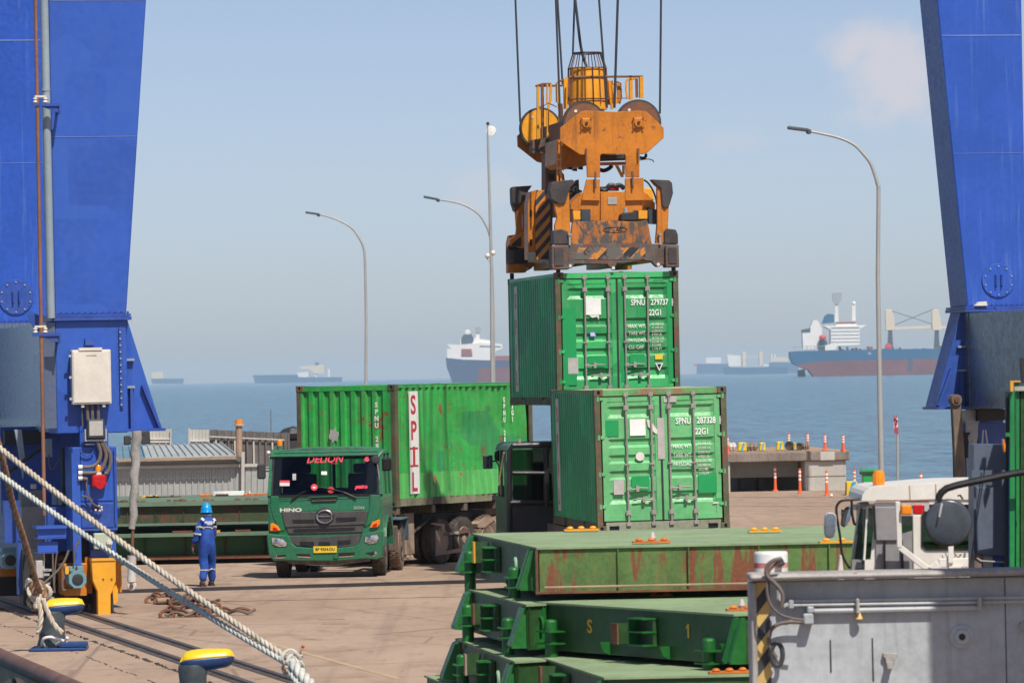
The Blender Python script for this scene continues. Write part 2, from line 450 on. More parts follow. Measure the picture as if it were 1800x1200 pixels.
SHEET_D=paint('weathered_sheet',(.125,.115,.11),rough=.6,var=.25,streak=.5,streakcol=(.08,.07,.065),seed=4)
SHEET_L=paint('light_sheet',(.46,.45,.40),rough=.5,var=.1,streak=.3,streakcol=(.3,.25,.18),seed=6)
ROOF_S=paint('shed_roof_sheet',(.38,.42,.42),rough=.4,var=.12,streak=.3,streakcol=(.25,.24,.2),dust=.2,seed=3)
BIN_G=paint('bin_green',(.015,.3,.07),rough=.4,var=.08,bump=0)
POLE=paint('galvanised_pole',(.36,.37,.36),rough=.5,var=.08,metal=.2)
LAMP=paint('lamp_housing',(.07,.085,.10),rough=.5,var=.1,bump=0)
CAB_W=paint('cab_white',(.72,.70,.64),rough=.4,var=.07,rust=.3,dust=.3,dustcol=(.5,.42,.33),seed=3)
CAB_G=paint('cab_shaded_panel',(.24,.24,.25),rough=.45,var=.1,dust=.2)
GREYW=paint('beam_grey',(.40,.43,.45),rough=.42,var=.2,streak=.5,streakcol=(.20,.18,.17),dust=.3,dustcol=(.30,.31,.32),rust=.15,seed=2,scale=.8)
SILL_L=paint('sky_sheen_sill_panel',(.34,.42,.54),rough=.3,var=.06,streak=.6,streakcol=(.30,.34,.39),seed=2,spec=.8,metal=.15,bump=0,scale=.5)  # paler copy of the sill colour, imitating reflected sky and water
GREYW_T=paint('beam_edge_grey',(.36,.34,.32),rough=.55,var=.25,rust=.5,rustcol=(.22,.12,.07),seed=4,scale=2)
STRIPE_Y=paint('stripe_yellow',(.66,.44,.14),rough=.5,var=.1,dust=.2)
BEACON=paint('beacon_amber',(.75,.25,.01),rough=.15,var=.1,bump=0)
LAMP_R=paint('lamp_red',(.5,.01,.015),rough=.2,var=.1,bump=0)
LAMP_O=paint('lamp_orange',(.8,.24,.01),rough=.2,var=.1,bump=0)
ROPE=paint('mooring_rope',(.54,.54,.49),rough=.9,var=.2,dust=.4,dustcol=(.30,.30,.29),seed=3,scale=4,bump=.01)
ROPE_T=paint('mooring_rope_tan',(.50,.45,.37),rough=.9,var=.25,dust=.5,dustcol=(.40,.26,.14),seed=5,scale=4,bump=.01)
ROPE_B=paint('old_brown_rope',(.26,.15,.09),rough=.95,var=.4,dust=.3,dustcol=(.38,.27,.17),seed=7,scale=4)
ROPE_W=paint('thin_white_rope',(.75,.74,.72),rough=.8,var=.1)
CANVAS=paint('grey_canvas',(.34,.33,.31),rough=.85,var=.25,dust=.5,dustcol=(.16,.14,.13),seed=2,scale=1.6,bump=.03)
CANVAS_L=paint('pale_canvas',(.50,.48,.44),rough=.85,var=.15,dust=.2,seed=3)
GLASS_D=None
SKIN=paint('skin',(.22,.11,.07),rough=.55,var=.08,bump=0)
COVERALL=paint('coverall_blue',(.018,.075,.37),rough=.8,var=.4,seed=2,scale=5,bump=.02)
HELMET=paint('helmet_blue',(.005,.30,.72),rough=.25,var=.04,bump=0)
REFL=paint('reflective_tape',(.55,.56,.52),rough=.4,var=.1,bump=0)
BOOT=paint('boot_brown',(.06,.035,.025),rough=.7,var=.2)
HAIR=paint('black_hair',(.012,.01,.01),rough=.6,var=.2)
HULL_B=paint('ship_hull_blue',(.004,.10,.22),rough=.6,var=.08,scale=.02,bump=0)
HULL_BOOT=paint('ship_hull_red',(.17,.065,.075),rough=.7,var=.2,streak=.95,streakcol=(.09,.07,.10),scale=.035,bump=0)
SHIP_W=paint('ship_white',(.80,.77,.72),rough=.5,var=.04,scale=.05,bump=0)
SHIP_CR=paint('ship_crane_cream',(.70,.58,.42),rough=.5,var=.06,scale=.05,bump=0)
SHIP_RED=paint('lifeboat_red',(.62,.05,.04),rough=.5,var=.05,bump=0)
SHIP_DK=paint('ship_dark',(.05,.075,.10),rough=.6,var=.1,bump=0)
SHIP_DECK=paint('ship_deck_red',(.3,.09,.08),rough=.7,var=.1,bump=0)
DOORPATCH=paint('fresh_green_patch',(.008,.30,.085),rough=.4,var=.06)
STICKER_G=paint('grey_sticker',(.42,.40,.38),rough=.5,var=.15,scale=3)
HATCH_G2=paint('net_green',(.012,.13,.04),rough=.4,var=.25,seed=6)
MIRROR=paint('mirror_glass',(.5,.55,.6),rough=.06,metal=1.0,var=.02,bump=0)
BOXCREAM=paint('junction_box_cream',(.66,.62,.55),rough=.5,var=.1,rust=.28,rustcol=(.35,.33,.33),dust=.35,dustcol=(.6,.48,.38),seed=5,scale=2)
REDPIPE=paint('fender_pipe_brown',(.13,.065,.045),rough=.6,var=.35,dust=.4,dustcol=(.2,.13,.1),seed=5)
def glassm(name,tint=(.5,.6,.6),t=.55,rough=.02):
 m,n,l,b=nt_new(name)
 out=n['Material Output']
 tr=n.new('ShaderNodeBsdfTransparent');tr.inputs[0].default_value=(*tint,1)
 gl=n.new('ShaderNodeBsdfGlossy');gl.inputs['Roughness'].default_value=rough
 gl.inputs[0].default_value=(.9,.93,.95,1)
 fr=n.new('ShaderNodeFresnel');fr.inputs[0].default_value=1.5
 mx=n.new('ShaderNodeMixShader')
 l.new(fr.outputs[0],mx.inputs[0]);l.new(tr.outputs[0],mx.inputs[1]);l.new(gl.outputs[0],mx.inputs[2])
 l.new(mx.outputs[0],out.inputs[0])
 return m
GLASS=glassm('window_glass',(.74,.8,.8))
GLASS_DK=glassm('tinted_glass',(.25,.32,.30))
GLASS_CLR=glassm('lamp_lens',(.8,.82,.82))
def stripes(name,a,b,period=.2,ang=45,worn=None,seed=0,wornamt=.3):
 m,n,l,bs=nt_new(name)
 tc=n.new('ShaderNodeTexCoord')
 v=mapping(n,l,tc.outputs['Object'],rot=(0,R(ang),0))
 sp=n.new('ShaderNodeSeparateXYZ');l.new(v,sp.inputs[0])
 fr=mathn(n,l,'FRACT',mathn(n,l,'MULTIPLY',sp.outputs[0],1/period))
 f=mathn(n,l,'GREATER_THAN',fr,.5)
 out=mixrgb(n,l,f,a,b)
 nz=noise_n(n,l,mapping(n,l,tc.outputs['Object'],loc=(seed,seed,seed)),4,8,.7)
 if worn:
  out=mixrgb(n,l,maprange(n,l,nz,.62-wornamt,.68-wornamt),out,worn)
 else:
  out=mixrgb(n,l,mathn(n,l,'MULTIPLY',maprange(n,l,nz,.4,.7),.25),out,(.2,.17,.13))
 l.new(out,bs.inputs['Base Color'])
 bs.inputs['Roughness'].default_value=.55
 return m
STR_POST=stripes('hazard_stripes_cream',(.62,.42,.13),(.022,.026,.035),period=.17,ang=-38)
STR_BOX=stripes('hazard_stripes_orange',(.60,.22,.025),(.03,.03,.05),period=.165,ang=-42)
STR_WORN=stripes('hazard_stripes_scraped',(.60,.22,.03),(.02,.02,.025),period=.3,ang=-45,worn=(.12,.11,.10),seed=3,wornamt=.16)
# ================================================================== ground, sea, haze
def ground_mat():
 m,n,l,b=nt_new('quay_concrete')
 tc=n.new('ShaderNodeTexCoord')
 v=tc.outputs['Object']
 big=noise_n(n,l,mapping(n,l,v,scale=(.18,.05,1)),1.0,6,.6)
 mid=noise_n(n,l,mapping(n,l,v,scale=(1.0,.35,1)),1.3,8,.65)
 fine=noise_n(n,l,v,22,8,.7)
 out=mixrgb(n,l,maprange(n,l,big,.35,.68),(.35,.25,.18),(.44,.325,.24))
 out=mixrgb(n,l,mathn(n,l,'MULTIPLY',maprange(n,l,mid,.45,.70),.7),out,(.27,.185,.13))
 out=mixrgb(n,l,mathn(n,l,'MULTIPLY',maprange(n,l,fine,.35,.7),.22),out,(.22,.17,.14))
 # oil and tyre stains drawn out along the quay
 st=noise_n(n,l,mapping(n,l,v,scale=(.55,.12,1),rot=(0,0,R(-8)),loc=(3,4,0)),1.6,8,.7,.4)
 out=mixrgb(n,l,mathn(n,l,'MULTIPLY',maprange(n,l,st,.56,.72),.6),out,(.13,.10,.08))
 # patches, drips and hairline cracks
 pt=noise_n(n,l,mapping(n,l,v,scale=(1,.5,1),loc=(7,1,0)),2.6,9,.75,.6)
 out=mixrgb(n,l,mathn(n,l,'MULTIPLY',maprange(n,l,pt,.585,.65),.6),out,(.14,.10,.075))
 wv=n.new('ShaderNodeTexVoronoi');wv.feature='DISTANCE_TO_EDGE';wv.inputs['Scale'].default_value=.28
 l.new(mapping(n,l,v,scale=(1,.7,1)),wv.inputs['Vector'])
 out=mixrgb(n,l,mathn(n,l,'MULTIPLY',maprange(n,l,wv.outputs['Distance'],.012,.003),.5),out,(.13,.10,.08))
 # faint wheel tracks
 tr=noise_n(n,l,mapping(n,l,v,scale=(2.2,.03,1),rot=(0,0,R(62))),1.2,3,.5)
 out=mixrgb(n,l,mathn(n,l,'MULTIPLY',maprange(n,l,tr,.56,.68),.28),out,(.20,.155,.13))
 l.new(out,b.inputs['Base Color'])
 b.inputs['Roughness'].default_value=.9
 b.inputs['Specular IOR Level'].default_value=.25
 bp=n.new('ShaderNodeBump');bp.inputs['Distance'].default_value=.008;bp.inputs['Strength'].default_value=.5
 l.new(fine,bp.inputs['Height']);l.new(bp.outputs[0],b.inputs['Normal'])
 return m
GROUND=ground_mat()
YAWQ=R(12.2)
QD=Vector((-sin(YAWQ),cos(YAWQ),0))  # direction along the quay, away from the camera
QN=Vector((cos(YAWQ),sin(YAWQ),0))  # across the quay, away from the berth
E0=ground(129,1199)  # a point on the quay edge
def edge(t,off=0.0,z=0.0):
 p=E0+QD*t+QN*off
 return (p.x,p.y,z)
SEA_Z=-1.7
poly=[edge(-90)[:2],edge(235)[:2],(8,262),(12.0,176),(20,166),(140,166),(140,-10)]
g=MB();g.prismz(poly,-4.5,0.0)
ob=g.build('quay_ground',[GROUND],kind='structure')
def sea_mat():
 m,n,l,b=nt_new('sea_water')
 tc=n.new('ShaderNodeTexCoord')
 v=tc.outputs['Object']
 w1=noise_n(n,l,mapping(n,l,v,scale=(.95,.20,1),rot=(0,0,R(4))),1.0,7,.66,.3)
 w2=noise_n(n,l,mapping(n,l,v,scale=(.09,.03,1)),1.0,4,.6)
 w3=noise_n(n,l,mapping(n,l,v,scale=(.012,.0035,1)),1.0,3,.5)
 w4=noise_n(n,l,mapping(n,l,v,scale=(.42,.075,1),rot=(0,0,R(3)),loc=(3,9,0)),1.0,5,.6,.5)
 w5=noise_n(n,l,mapping(n,l,v,scale=(.10,.012,1),rot=(0,0,R(-2))),1.0,5,.6,.4)
 h=mathn(n,l,'ADD',mathn(n,l,'ADD',w1,mathn(n,l,'MULTIPLY',w2,1.6)),mathn(n,l,'MULTIPLY',w4,2.2))
 bp=n.new('ShaderNodeBump');bp.inputs['Distance'].default_value=1.5;bp.inputs['Strength'].default_value=1.0
 l.new(h,bp.inputs['Height']);l.new(bp.outputs[0],b.inputs['Normal'])
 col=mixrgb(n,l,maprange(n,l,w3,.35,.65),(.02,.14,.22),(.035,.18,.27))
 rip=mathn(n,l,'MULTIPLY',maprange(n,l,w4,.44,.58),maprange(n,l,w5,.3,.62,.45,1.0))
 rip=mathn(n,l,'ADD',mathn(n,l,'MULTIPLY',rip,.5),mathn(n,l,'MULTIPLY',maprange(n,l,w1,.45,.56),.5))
 col=mixrgb(n,l,rip,(.075,.28,.38),(.002,.035,.10))  # light and dark of the ripples are put into the base colour
 l.new(maprange(n,l,rip,0,1,.16,.55,False),b.inputs['Specular IOR Level'])
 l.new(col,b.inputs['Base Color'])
 b.inputs['Roughness'].default_value=.16
 b.inputs['IOR'].default_value=1.33
 return m
SEA=sea_mat()
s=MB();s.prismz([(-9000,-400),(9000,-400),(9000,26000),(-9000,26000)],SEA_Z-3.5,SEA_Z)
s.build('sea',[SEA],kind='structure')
hz,n,l,b=nt_new('haze')
n.remove(b)
pv=n.new('ShaderNodeVolumePrincipled')
pv.inputs['Color'].default_value=(.74,.88,1.0,1)
pv.inputs['Density'].default_value=0.000062
pv.inputs['Anisotropy'].default_value=0.0
l.new(pv.outputs[0],n['Material Output'].inputs['Volume'])
h=MB();h.box(-9100,9100,-450,26100,SEA_Z-4.6,72)
tag(h.build('haze',[hz]),kind='stuff')
# steel tube fender along the quay edge and the vertical face below it
fd=MB()
fd.tube([edge(t,-.05,-.06) for t in range(-60,120,4)],.125,12)
ed=fd.build('quay_edge_fender',[REDPIPE],smooth=True)
tag(ed,'brown steel tube fender running along the quay edge at lower left','fender')
ft=MB()
for t,oo in ((-2.5,-.42),(3.4,-.4)):
 pc=Vector(edge(t,oo,-.85))
 Mx=Matrix.Translation(pc)@Matrix.Rotation(YAWQ,4,'Z')
 ft.M=Mx
 prof=[]
 for k in range(20):
  a=2*pi*k/20
  prof.append((.55+.2*cos(a),.2*sin(a)))
 ft.lathe(prof,(0,0,0),(1,0,0),24)
tag(ft.build('tyre_fender',[TYRE],smooth=True),'black rubber tyres hung below the brown tube on the quay face','fender')
# crane rails in their grooves
SLOT=paint('rail_slot',(.035,.028,.025),rough=.9,var=.4,dust=.3)
RAILM=paint('rail_steel',(.12,.095,.085),rough=.45,metal=.5,var=.25,rust=.5)
def rail_line(px,py):
 p=ground(px,py)
 return (p-E0).dot(QN)
offs=[rail_line(300,1127),rail_line(300,1155)]
for i,off in enumerate(offs):
 q=MB()
 M0=Matrix.Translation(E0)@Matrix.Rotation(YAWQ,4,'Z')
 q.M=M0
 q.box(off-.13,off+.13,-60,110,-.02,.004,0)
 q.box(off-.035,off+.035,-60,110,.0,.03,1)
 q.box(off-.16,off-.13,-60,110,-.02,.012,1)
 q.build('crane_rail',[SLOT,RAILM],kind='structure')
 # row of cover bolts and dark gaps beside the rails
q=MB();q.M=M0
o2=rail_line(300,1176);o3=rail_line(220,1180)
rr=random.Random(3)
for k in range(300):
 t=-14+k*.17
 w=rr.uniform(.02,.06);dx=rr.uniform(-.02,.02)
 if rr.random()<.8:q.box(o2+dx-w/2,o2+dx+w/2,t,t+rr.uniform(.03,.1),0,rr.uniform(.006,.03))
 if rr.random()<.5:q.box(o3+dx-.012,o3+dx+.012,t,t+rr.uniform(.06,.17),0,.006)
tag(q.build('cable_trench_bolts',[SLOT]),kind='stuff')
# slab joints of the apron: narrow recessed-looking dark strips
JT=paint('slab_joint',(.09,.07,.06),rough=.95,var=.3)
def strip(p0,p1,w,mat,name='slab_joint',z=.004):
 q=MB();a=Vector(p0);b_=Vector(p1);d=(b_-a);d.z=0;nn=Vector((-d.y,d.x,0)).normalized()*(w/2)
 q.prismz([(a-nn)[:2],(a+nn)[:2],(b_+nn)[:2],(b_-nn)[:2]],-.01,z)
 return q.build(name,[mat],kind='structure')
strip(ground(330,1058),ground(830,1048),.10,JT)
strip(ground(1270,874),ground(1500,874),.22,JT)
strip(ground(1275,890),ground(1560,889),.08,JT)
strip(ground(560,1089),ground(606,1088),.05,JT)
strip(ground(566,1096),ground(612,1096),.07,JT)
strip(ground(240,1105),ground(-40,1100),.06,JT)
YL=paint('worn_yellow_line',(.43,.30,.17),rough=.9,var=.2,dust=.95,dustcol=(.40,.29,.21))
strip(ground(430,1118),ground(700,1192),.12,YL,'painted_line')
# ================================================================== crane wire slings lying on the apron
def squiggle(c,n,spread,r,seed,zt=.10):
 rn=random.Random(seed);pts=[]
 a=rn.uniform(0,6.28);x,y=0,0
 for i in range(n):
  a+=rn.uniform(-1.1,1.1)
  x+=cos(a)*.16;y+=sin(a)*.16
  x*=spread[2];y*=spread[2]
  pts.append((c.x+x*spread[0],c.y+y*spread[1],max(r,rn.uniform(r,zt))))
 return pts
def sling_pile(cs,label,seed):
 root=thing('wire_sling',frame(cs[0].x,cs[0].y,0),label,'wire sling','wire slings lying on the concrete')
 for j,(c,sp,n) in enumerate(cs[1]):
  q=MB();q.M=root.matrix_world.inverted()
  q.tube(squiggle(c,n,sp,.022,seed+j),.022,6)
  q.build('wire',[CHASSIS],root,smooth=True)
 return root
def mk_sling(pa,pb,label,seed):
 c=(pa+pb)/2
 root=thing('wire_sling',frame(c.x,c.y,0),label,'wire sling','wire slings lying on the concrete')
 rn=random.Random(seed)
 for j in range(4):
  q=MB();pts=[]
  a,b_=pa-c,pb-c
  if j>=2:b_=(pb-c)*rn.uniform(.2,.5)
  ph=rn.uniform(0,6)
  for i in range(26):
   t=i/25
   p=a.lerp(b_,t)
   pts.append((p.x,p.y+sin(t*9+ph)*.38*sin(pi*t)+j*.1,.03+.03*j+.06*abs(sin(t*14+ph))))
  q.tube(pts,.027,6)
  q.build('wire',[RUST if j%2 else CHASSIS],root,smooth=True)
 for j in range(5):
  q=MB()
  p=(pa-c).lerp(pb-c,rn.uniform(0,.6))
  cx,cy=p.x,p.y+rn.uniform(-.25,.25)
  q.tube([(cx+.12*cos(t),cy+.16*sin(t),.05+.07*sin(t)) for t in [k*.6 for k in range(12)]],.032,6)
  q.build('shackle',[RUST],root,smooth=True)
 q=MB();p=(pa-c).lerp(pb-c,.32)
 q.cyl((p.x-.28,p.y,.07),(p.x+.28,p.y+.1,.08),.055,n=10)
 q.build('ferrule',[CHASSIS_L],root,smooth=True)
mk_sling(ground(266,1060),ground(386,1066),'tangled rusty wire sling on the concrete, the one nearer the worker',3)
mk_sling(ground(290,1085),ground(448,1080),'long wire sling with a thick tan ferrule on the concrete, nearest the camera',9)
# ================================================================== containers
CW,CL,CHT=2.438,6.058,2.591
def corr_strip(length,pitch,depth,flat=.38,slope=.12):
 """corrugation profile: (s, d) pairs along the wall, d inwards"""
 out=[(0,0)]
 s_=.04
 while s_+pitch<length-.02:
  out+=[(s_,0),(s_+pitch*slope,depth),(s_+pitch*(.5-slope*.0),depth),(s_+pitch*(.5+slope),0)]
  s_+=pitch
 out+=[(s_,0),(length,0)]
 return out
def corr_wall(q,kind,u0,u1,z0,z1,pos,sign,pitch,depth,nz=1,dent=None):
 """vertical corrugated wall; kind 'x' wall lies at x=pos and runs along y, 'y' wall at y=pos runs along x. sign=outward direction"""
 pr=corr_strip(u1-u0,pitch,depth)
 vs=[];fs=[]
 m=len(pr)
 for i in range(nz+1):
  z=z0+(z1-z0)*i/nz
  for s_,d in pr:
   u=u0+s_;dd=pos-sign*d
   du=0
   if dent:
    ex,du=dent(u,z)
    dd-=sign*ex
   if kind=='x':vs.append((dd,u+du,z))
   else:vs.append((u+du,dd,z))
 for i in range(nz):
  for k in range(m-1):
   a,b,c,d_=i*m+k,i*m+k+1,(i+1)*m+k+1,(i+1)*m+k
   fs.append((a,b,c,d_) if (kind=='x')==(sign>0) else (a,d_,c,b))
 q.add(vs,fs)
def casting(root,mat,x,y,z,sx,sy,sz):
 """corner casting with hollow openings; sx, sy, sz = which way is outside"""
 w,d,h=.162,.178,.118
 q=MB()
 t=.028
 x0,x1=sorted((x,x-sx*w));y0,y1=sorted((y,y-sy*d));z0,z1=sorted((z,z-sz*h))
 # body slightly inset, then face rims around oval holes
 q.box(x0+t,x1-t,y0+t,y1-t,z0+t,z1-t,1)
 yf=y0 if sy<0 else y1
 def rim_y(yy,sgn):
  cx,cz=(x0+x1)/2,(z0+z1)/2
  outer=[];inner=[]
  N=12
  for k in range(N):
   a=2*pi*k/N+pi/N
   ca,sa=cos(a),sin(a)
   f=1/max(abs(ca),abs(sa))
   outer.append((cx+ca*f*(x1-x0)/2,cz+sa*f*(z1-z0)/2))
   inner.append((cx+ca*.031,cz+sa*.042))
  vs=[]
  for yy_ in (yy,yy-sgn*t):
   vs+=[(p[0],yy_,p[1]) for p in outer]+[(p[0],yy_,p[1]) for p in inner]
  fs=[]
  for k in range(N):
   k2=(k+1)%N
   for base in (0,2*N):
    fs.append((base+k,base+k2,base+N+k2,base+N+k) if (sgn<0)==(base==0) else (base+k,base+N+k,base+N+k2,base+k2))
   fs.append((k,2*N+k,2*N+k2,k2));fs.append((N+k,N+k2,3*N+k2,3*N+k))
  q.add(vs,fs,0)
 rim_y(yf,-1 if sy<0 else 1)
 yo=y1 if sy<0 else y0
 q.box(min(yo,yo+sy*t) and x0,x1,min(yo,yo+sy*t),max(yo,yo+sy*t),z0,z1,0)
 xs=x1 if sx>0 else x0
 q.box(min(xs,xs-sx*t),max(xs,xs-sx*t),y0+t,y1-t,z0,z1,0)
 xo=x0 if sx>0 else x1
 q.box(min(xo,xo+sx*t),max(xo,xo+sx*t),y0+t,y1-t,z0,z1,0)
 q.box(x0+t,x1-t,y0+t,y1-t,z0,z0+t*.9,0)
 q.box(x0+t,x1-t,y0+t,y1-t,z1-t*.9,z1,0)
 return q.build('corner_casting',[mat,BLACK],root)
def door_leaf(root,sx,mat,opts):
 """one door leaf; sx=-1 left, +1 right. y is the outside plane ~ 0.03"""
 xi,xo=sx*.012,sx*1.085
 z0,z1=.20,2.455
 q=MB()
 yf=.04
 x0,x1=min(xi,xo),max(xi,xo)
 q.box(x0,x0+.10,yf,yf+.05,z0,z1);q.box(x1-.10,x1,yf,yf+.05,z0,z1)
 q.box(x0+.1,x1-.1,yf+.001,yf+.05,z1-.09,z1);q.box(x0+.1,x1-.1,yf+.001,yf+.05,z0,z0+.09)
 # five horizontal pressings
 zz=[(z0+.09,0)]
 bands=[(.42,.13),(.83,.10),(1.12,.10),(1.41,.10),(1.98,.13)]
 dep=.038
 for zc,hw in bands:
  zz+=[(z0+zc-hw*1.05+.02,0),(z0+zc-hw*.38,dep),(z0+zc+hw*.60,dep),(z0+zc+hw*.78,0)]
 zz.append((z1-.09,0))
 vs=[];fs=[]
 xs=[x0+.1,x1-.1]
 nseg=14
 rn=random.Random(opts.get('seed',1)*7+sx)
 for i in range(nseg+1):
  x=xs[0]+(xs[1]-xs[0])*i/nseg
  for z,d in zz:
   w=noise.noise(Vector((x*2.5,z*1.6,opts.get('seed',1)*9.1)))*.014
   ends=min(1,min(i,nseg-i)/1.0)
   vs.append((x,yf+.012+d*ends+w*ends,z))
 m=len(zz)
 for i in range(nseg):
  for k in range(m-1):
   a,b,c,d_=i*m+k,(i+1)*m+k,(i+1)*m+k+1,i*m+k+1
   fs.append((a,b,c,d_))
 q.add(vs,fs)
 d=q.build('door',[mat],root)
 # gasket round the leaf
 q=MB()
 q.box(x0-.008,x0,yf+.01,yf+.04,z0-.01,z1+.01);q.box(x1,x1+.008,yf+.01,yf+.04,z0-.01,z1+.01)
 q.box(x0,x1,yf+.01,yf+.04,z1,z1+.025);q.box(x0,x1,yf+.01,yf+.04,z0-.02,z0)
 q.build('gasket',[GASKET],d)
 # hinges
 for hz_ in (.36,.95,1.62,2.32):
  q=MB()
  q.tube([(sx*1.15,yf-.015,hz_+.11-.055),(sx*1.15,yf-.015,hz_+.11+.035)],.022,8)
  q.prism([(sx*1.15,hz_+.07),(sx*1.06,hz_+.075),(sx*1.04,hz_+.10),(sx*1.06,hz_+.13),(sx*1.15,hz_+.14)],yf-.022,yf-.002)
  q.build('hinge',[opts['hinge']],d)
  # lock rods with cams, brackets and handles
 for j,rx in enumerate((.15,.60) if sx>0 else (.64,.18)):
  X=sx*rx if sx>0 else-rx
  q=MB()
  q.tube([(X,yf-.035,.12),(X,yf-.035,2.50)],.019,8)
  for zb in (.14,2.49):
   q.box(X-.04,X+.04,yf-.055,yf-.012,zb-.035,zb+.035)
  rod=q.build('lock_rod',[ROD],d,smooth=True)
  for zb,hh in ((.34,.09),(1.22,.035),(2.25,.09)):
   q=MB()
   q.box(X-.045,X+.045,yf-.058,yf-.002,zb-hh/2,zb+hh/2)
   q.box(X-.03,X+.03,yf-.066,yf-.058,zb-hh/2+.01,zb+hh/2-.01)
   q.build('rod_bracket',[ROD],d)
  zh_=.66+(.0 if (j==(0 if sx<0 else 0)) else-.20)+.12
  dirx=1 if j==0 else-1
  q=MB()
  q.tube([(X,yf-.05,zh_),(X+dirx*.09,yf-.06,zh_-.015),(X+dirx*.22,yf-.055,zh_+.012),(X+dirx*.37,yf-.05,zh_)],.014,6)
  q.box(X+dirx*.17-.028,X+dirx*.17+.028,yf-.075,yf-.002,zh_-.055,zh_+.05)
  q.box(X+dirx*.02-.04,X+dirx*.02+.04,yf-.06,yf-.03,zh_-.035,zh_+.03)
  q.build('handle',[RUST if opts.get('rusty') else ROD],d)
 return d
def container(Fm,label,near='door',green=GREEN_A,side=None,roof=None,rail=None,opts=None,dent=None,group='green shipping containers'):
 opts=opts or {}
 side=side or green;rail=rail or POST_RUST;roof=roof or green
 root=thing('shipping_container',Fm,label,'container',group)
 h=CW/2
 # posts
 for sx in (-1,1):
  for ye in (0,1):
   q=MB()
   y0=.012 if ye==0 else CL-.012
   s_=1 if ye==0 else-1
   x0,x1=sx*(h-.004),sx*(h-.105)
   q.box(x0,x1,y0,y0+s_*.05,.118,CHT-.118)
   q.box(sx*(h-.004),sx*(h-.03),y0+s_*.05,y0+s_*.14,.118,CHT-.118)
   q.build('corner_post',[rail],root)
   for sz in (-1,1):
    casting(root,rail,sx*h,0 if ye==0 else CL,CHT if sz>0 else 0,sx,-1 if ye==0 else 1,sz)
    # rails
 for sx in (-1,1):
  x0,x1=sx*(h-.006),sx*(h-.07)
  q=MB();q.box(x0,x1,.178,CL-.178,CHT-.075,CHT-.015);q.build('top_rail',[opts.get('toprail',green)],root)
  q=MB()
  q.box(x0,x1,.178,1.55,.012,.165);q.box(x0,x1,1.92,CL-1.92,.012,.165);q.box(x0,x1,CL-1.55,CL-.178,.012,.165)
  q.box(sx*(h-.03),x1,1.55,1.92,.125,.165);q.box(sx*(h-.03),x1,CL-1.92,CL-1.55,.125,.165)
  q.build('bottom_rail',[opts.get('botrail',rail)],root)
  q=MB()
  for yy in (1.55,CL-1.92):
   q.box(sx*(h-.012),sx*(h-.10),yy+.012,yy+.358,.02,.124)
  q.build('forklift_pocket',[BLACK],root)
  q=MB()
  corr_wall(q,'x',.15,CL-.15,.165,CHT-.07,sx*(h-.008),sx,.278,.036,nz=16 if dent else 4,dent=dent if sx>0 else None)
  q.build('side_panel',[side],root)
  # roof with shallow transverse corrugations
 q=MB()
 vs=[];fs=[]
 pr=corr_strip(CL-.3,.21,.02)
 nx=10
 for i in range(nx+1):
  x=-h+.06+(2*h-.12)*i/nx
  for s_,d in pr:
   sag=noise.noise(Vector((x*1.1,s_*.9,opts.get('seed',1)*3.3)))*.022
   vs.append((x,.15+s_,CHT-.008-(d if 0<i<nx else 0)+(sag if 0<i<nx else 0)))
 m=len(pr)
 for i in range(nx):
  for k in range(m-1):
   fs.append((i*m+k,(i+1)*m+k,(i+1)*m+k+1,i*m+k+1))
 q.add(vs,fs);q.build('roof',[roof],root)
 q=MB();q.box(-h+.03,h-.03,.05,CL-.05,.14,.168)
 for k in range(18):q.box(-h+.07,h-.07,.3+k*.32,.35+k*.32,.03,.14)
 q.build('floor',[UNDER],root)
 # ends
 if near=='door':
  q=MB()
  q.box(-h+.162,h-.162,.02,.09,CHT-.118,CHT-.015)
  q.box(-h+.11,h-.11,.06,.1,CHT-.135,CHT-.118)
  q.build('door_header',[opts.get('header',green)],root)
  q=MB()
  q.box(-h+.162,h-.162,.02,.09,.11,.175)
  q.box(-h+.162,-h+.22,.02,.09,.02,.11);q.box(-h+.40,h-.40,.02,.09,.02,.11);q.box(h-.22,h-.162,.02,.09,.02,.11)
  q.box(-h+.22,-h+.40,.06,.09,.02,.11,1);q.box(h-.40,h-.22,.06,.09,.02,.11,1)
  q.build('door_sill',[opts.get('sill',rail),BLACK],root)
  opts.setdefault('hinge',green)
  for sx in (-1,1):door_leaf(root,sx,green,opts)
  q=MB();q.box(-.018,.018,.03,.055,.2,2.46);q.build('centre_gasket',[GASKET],root)
 else:
  q=MB()
  q.box(-h+.162,h-.162,.015,.08,CHT-.118,CHT-.015);q.build('end_header',[opts.get('header',green)],root)
  q=MB();q.box(-h+.162,h-.162,.015,.08,.012,.165);q.build('end_sill',[rail],root)
  q=MB();corr_wall(q,'y',-h+.1,h-.1,.165,CHT-.11,.02,-1,.262,.05,nz=4);q.build('end_panel',[green],root)
 q=MB();q.box(-h+.162,h-.162,CL-.08,CL-.015,CHT-.118,CHT-.015);q.box(-h+.162,h-.162,CL-.08,CL-.015,.012,.165)
 corr_wall(q,'y',-h+.1,h-.1,.165,CHT-.11,CL-.02,1,.262,.045)
 q.build('end_panel',[green],root)
 return root,h
def label_quad(root,name,x0,x1,z0,z1,y,mat,th=.003):
 q=MB();q.box(x0,x1,y-th,y,z0,z1);return q.build(name,[mat],root)
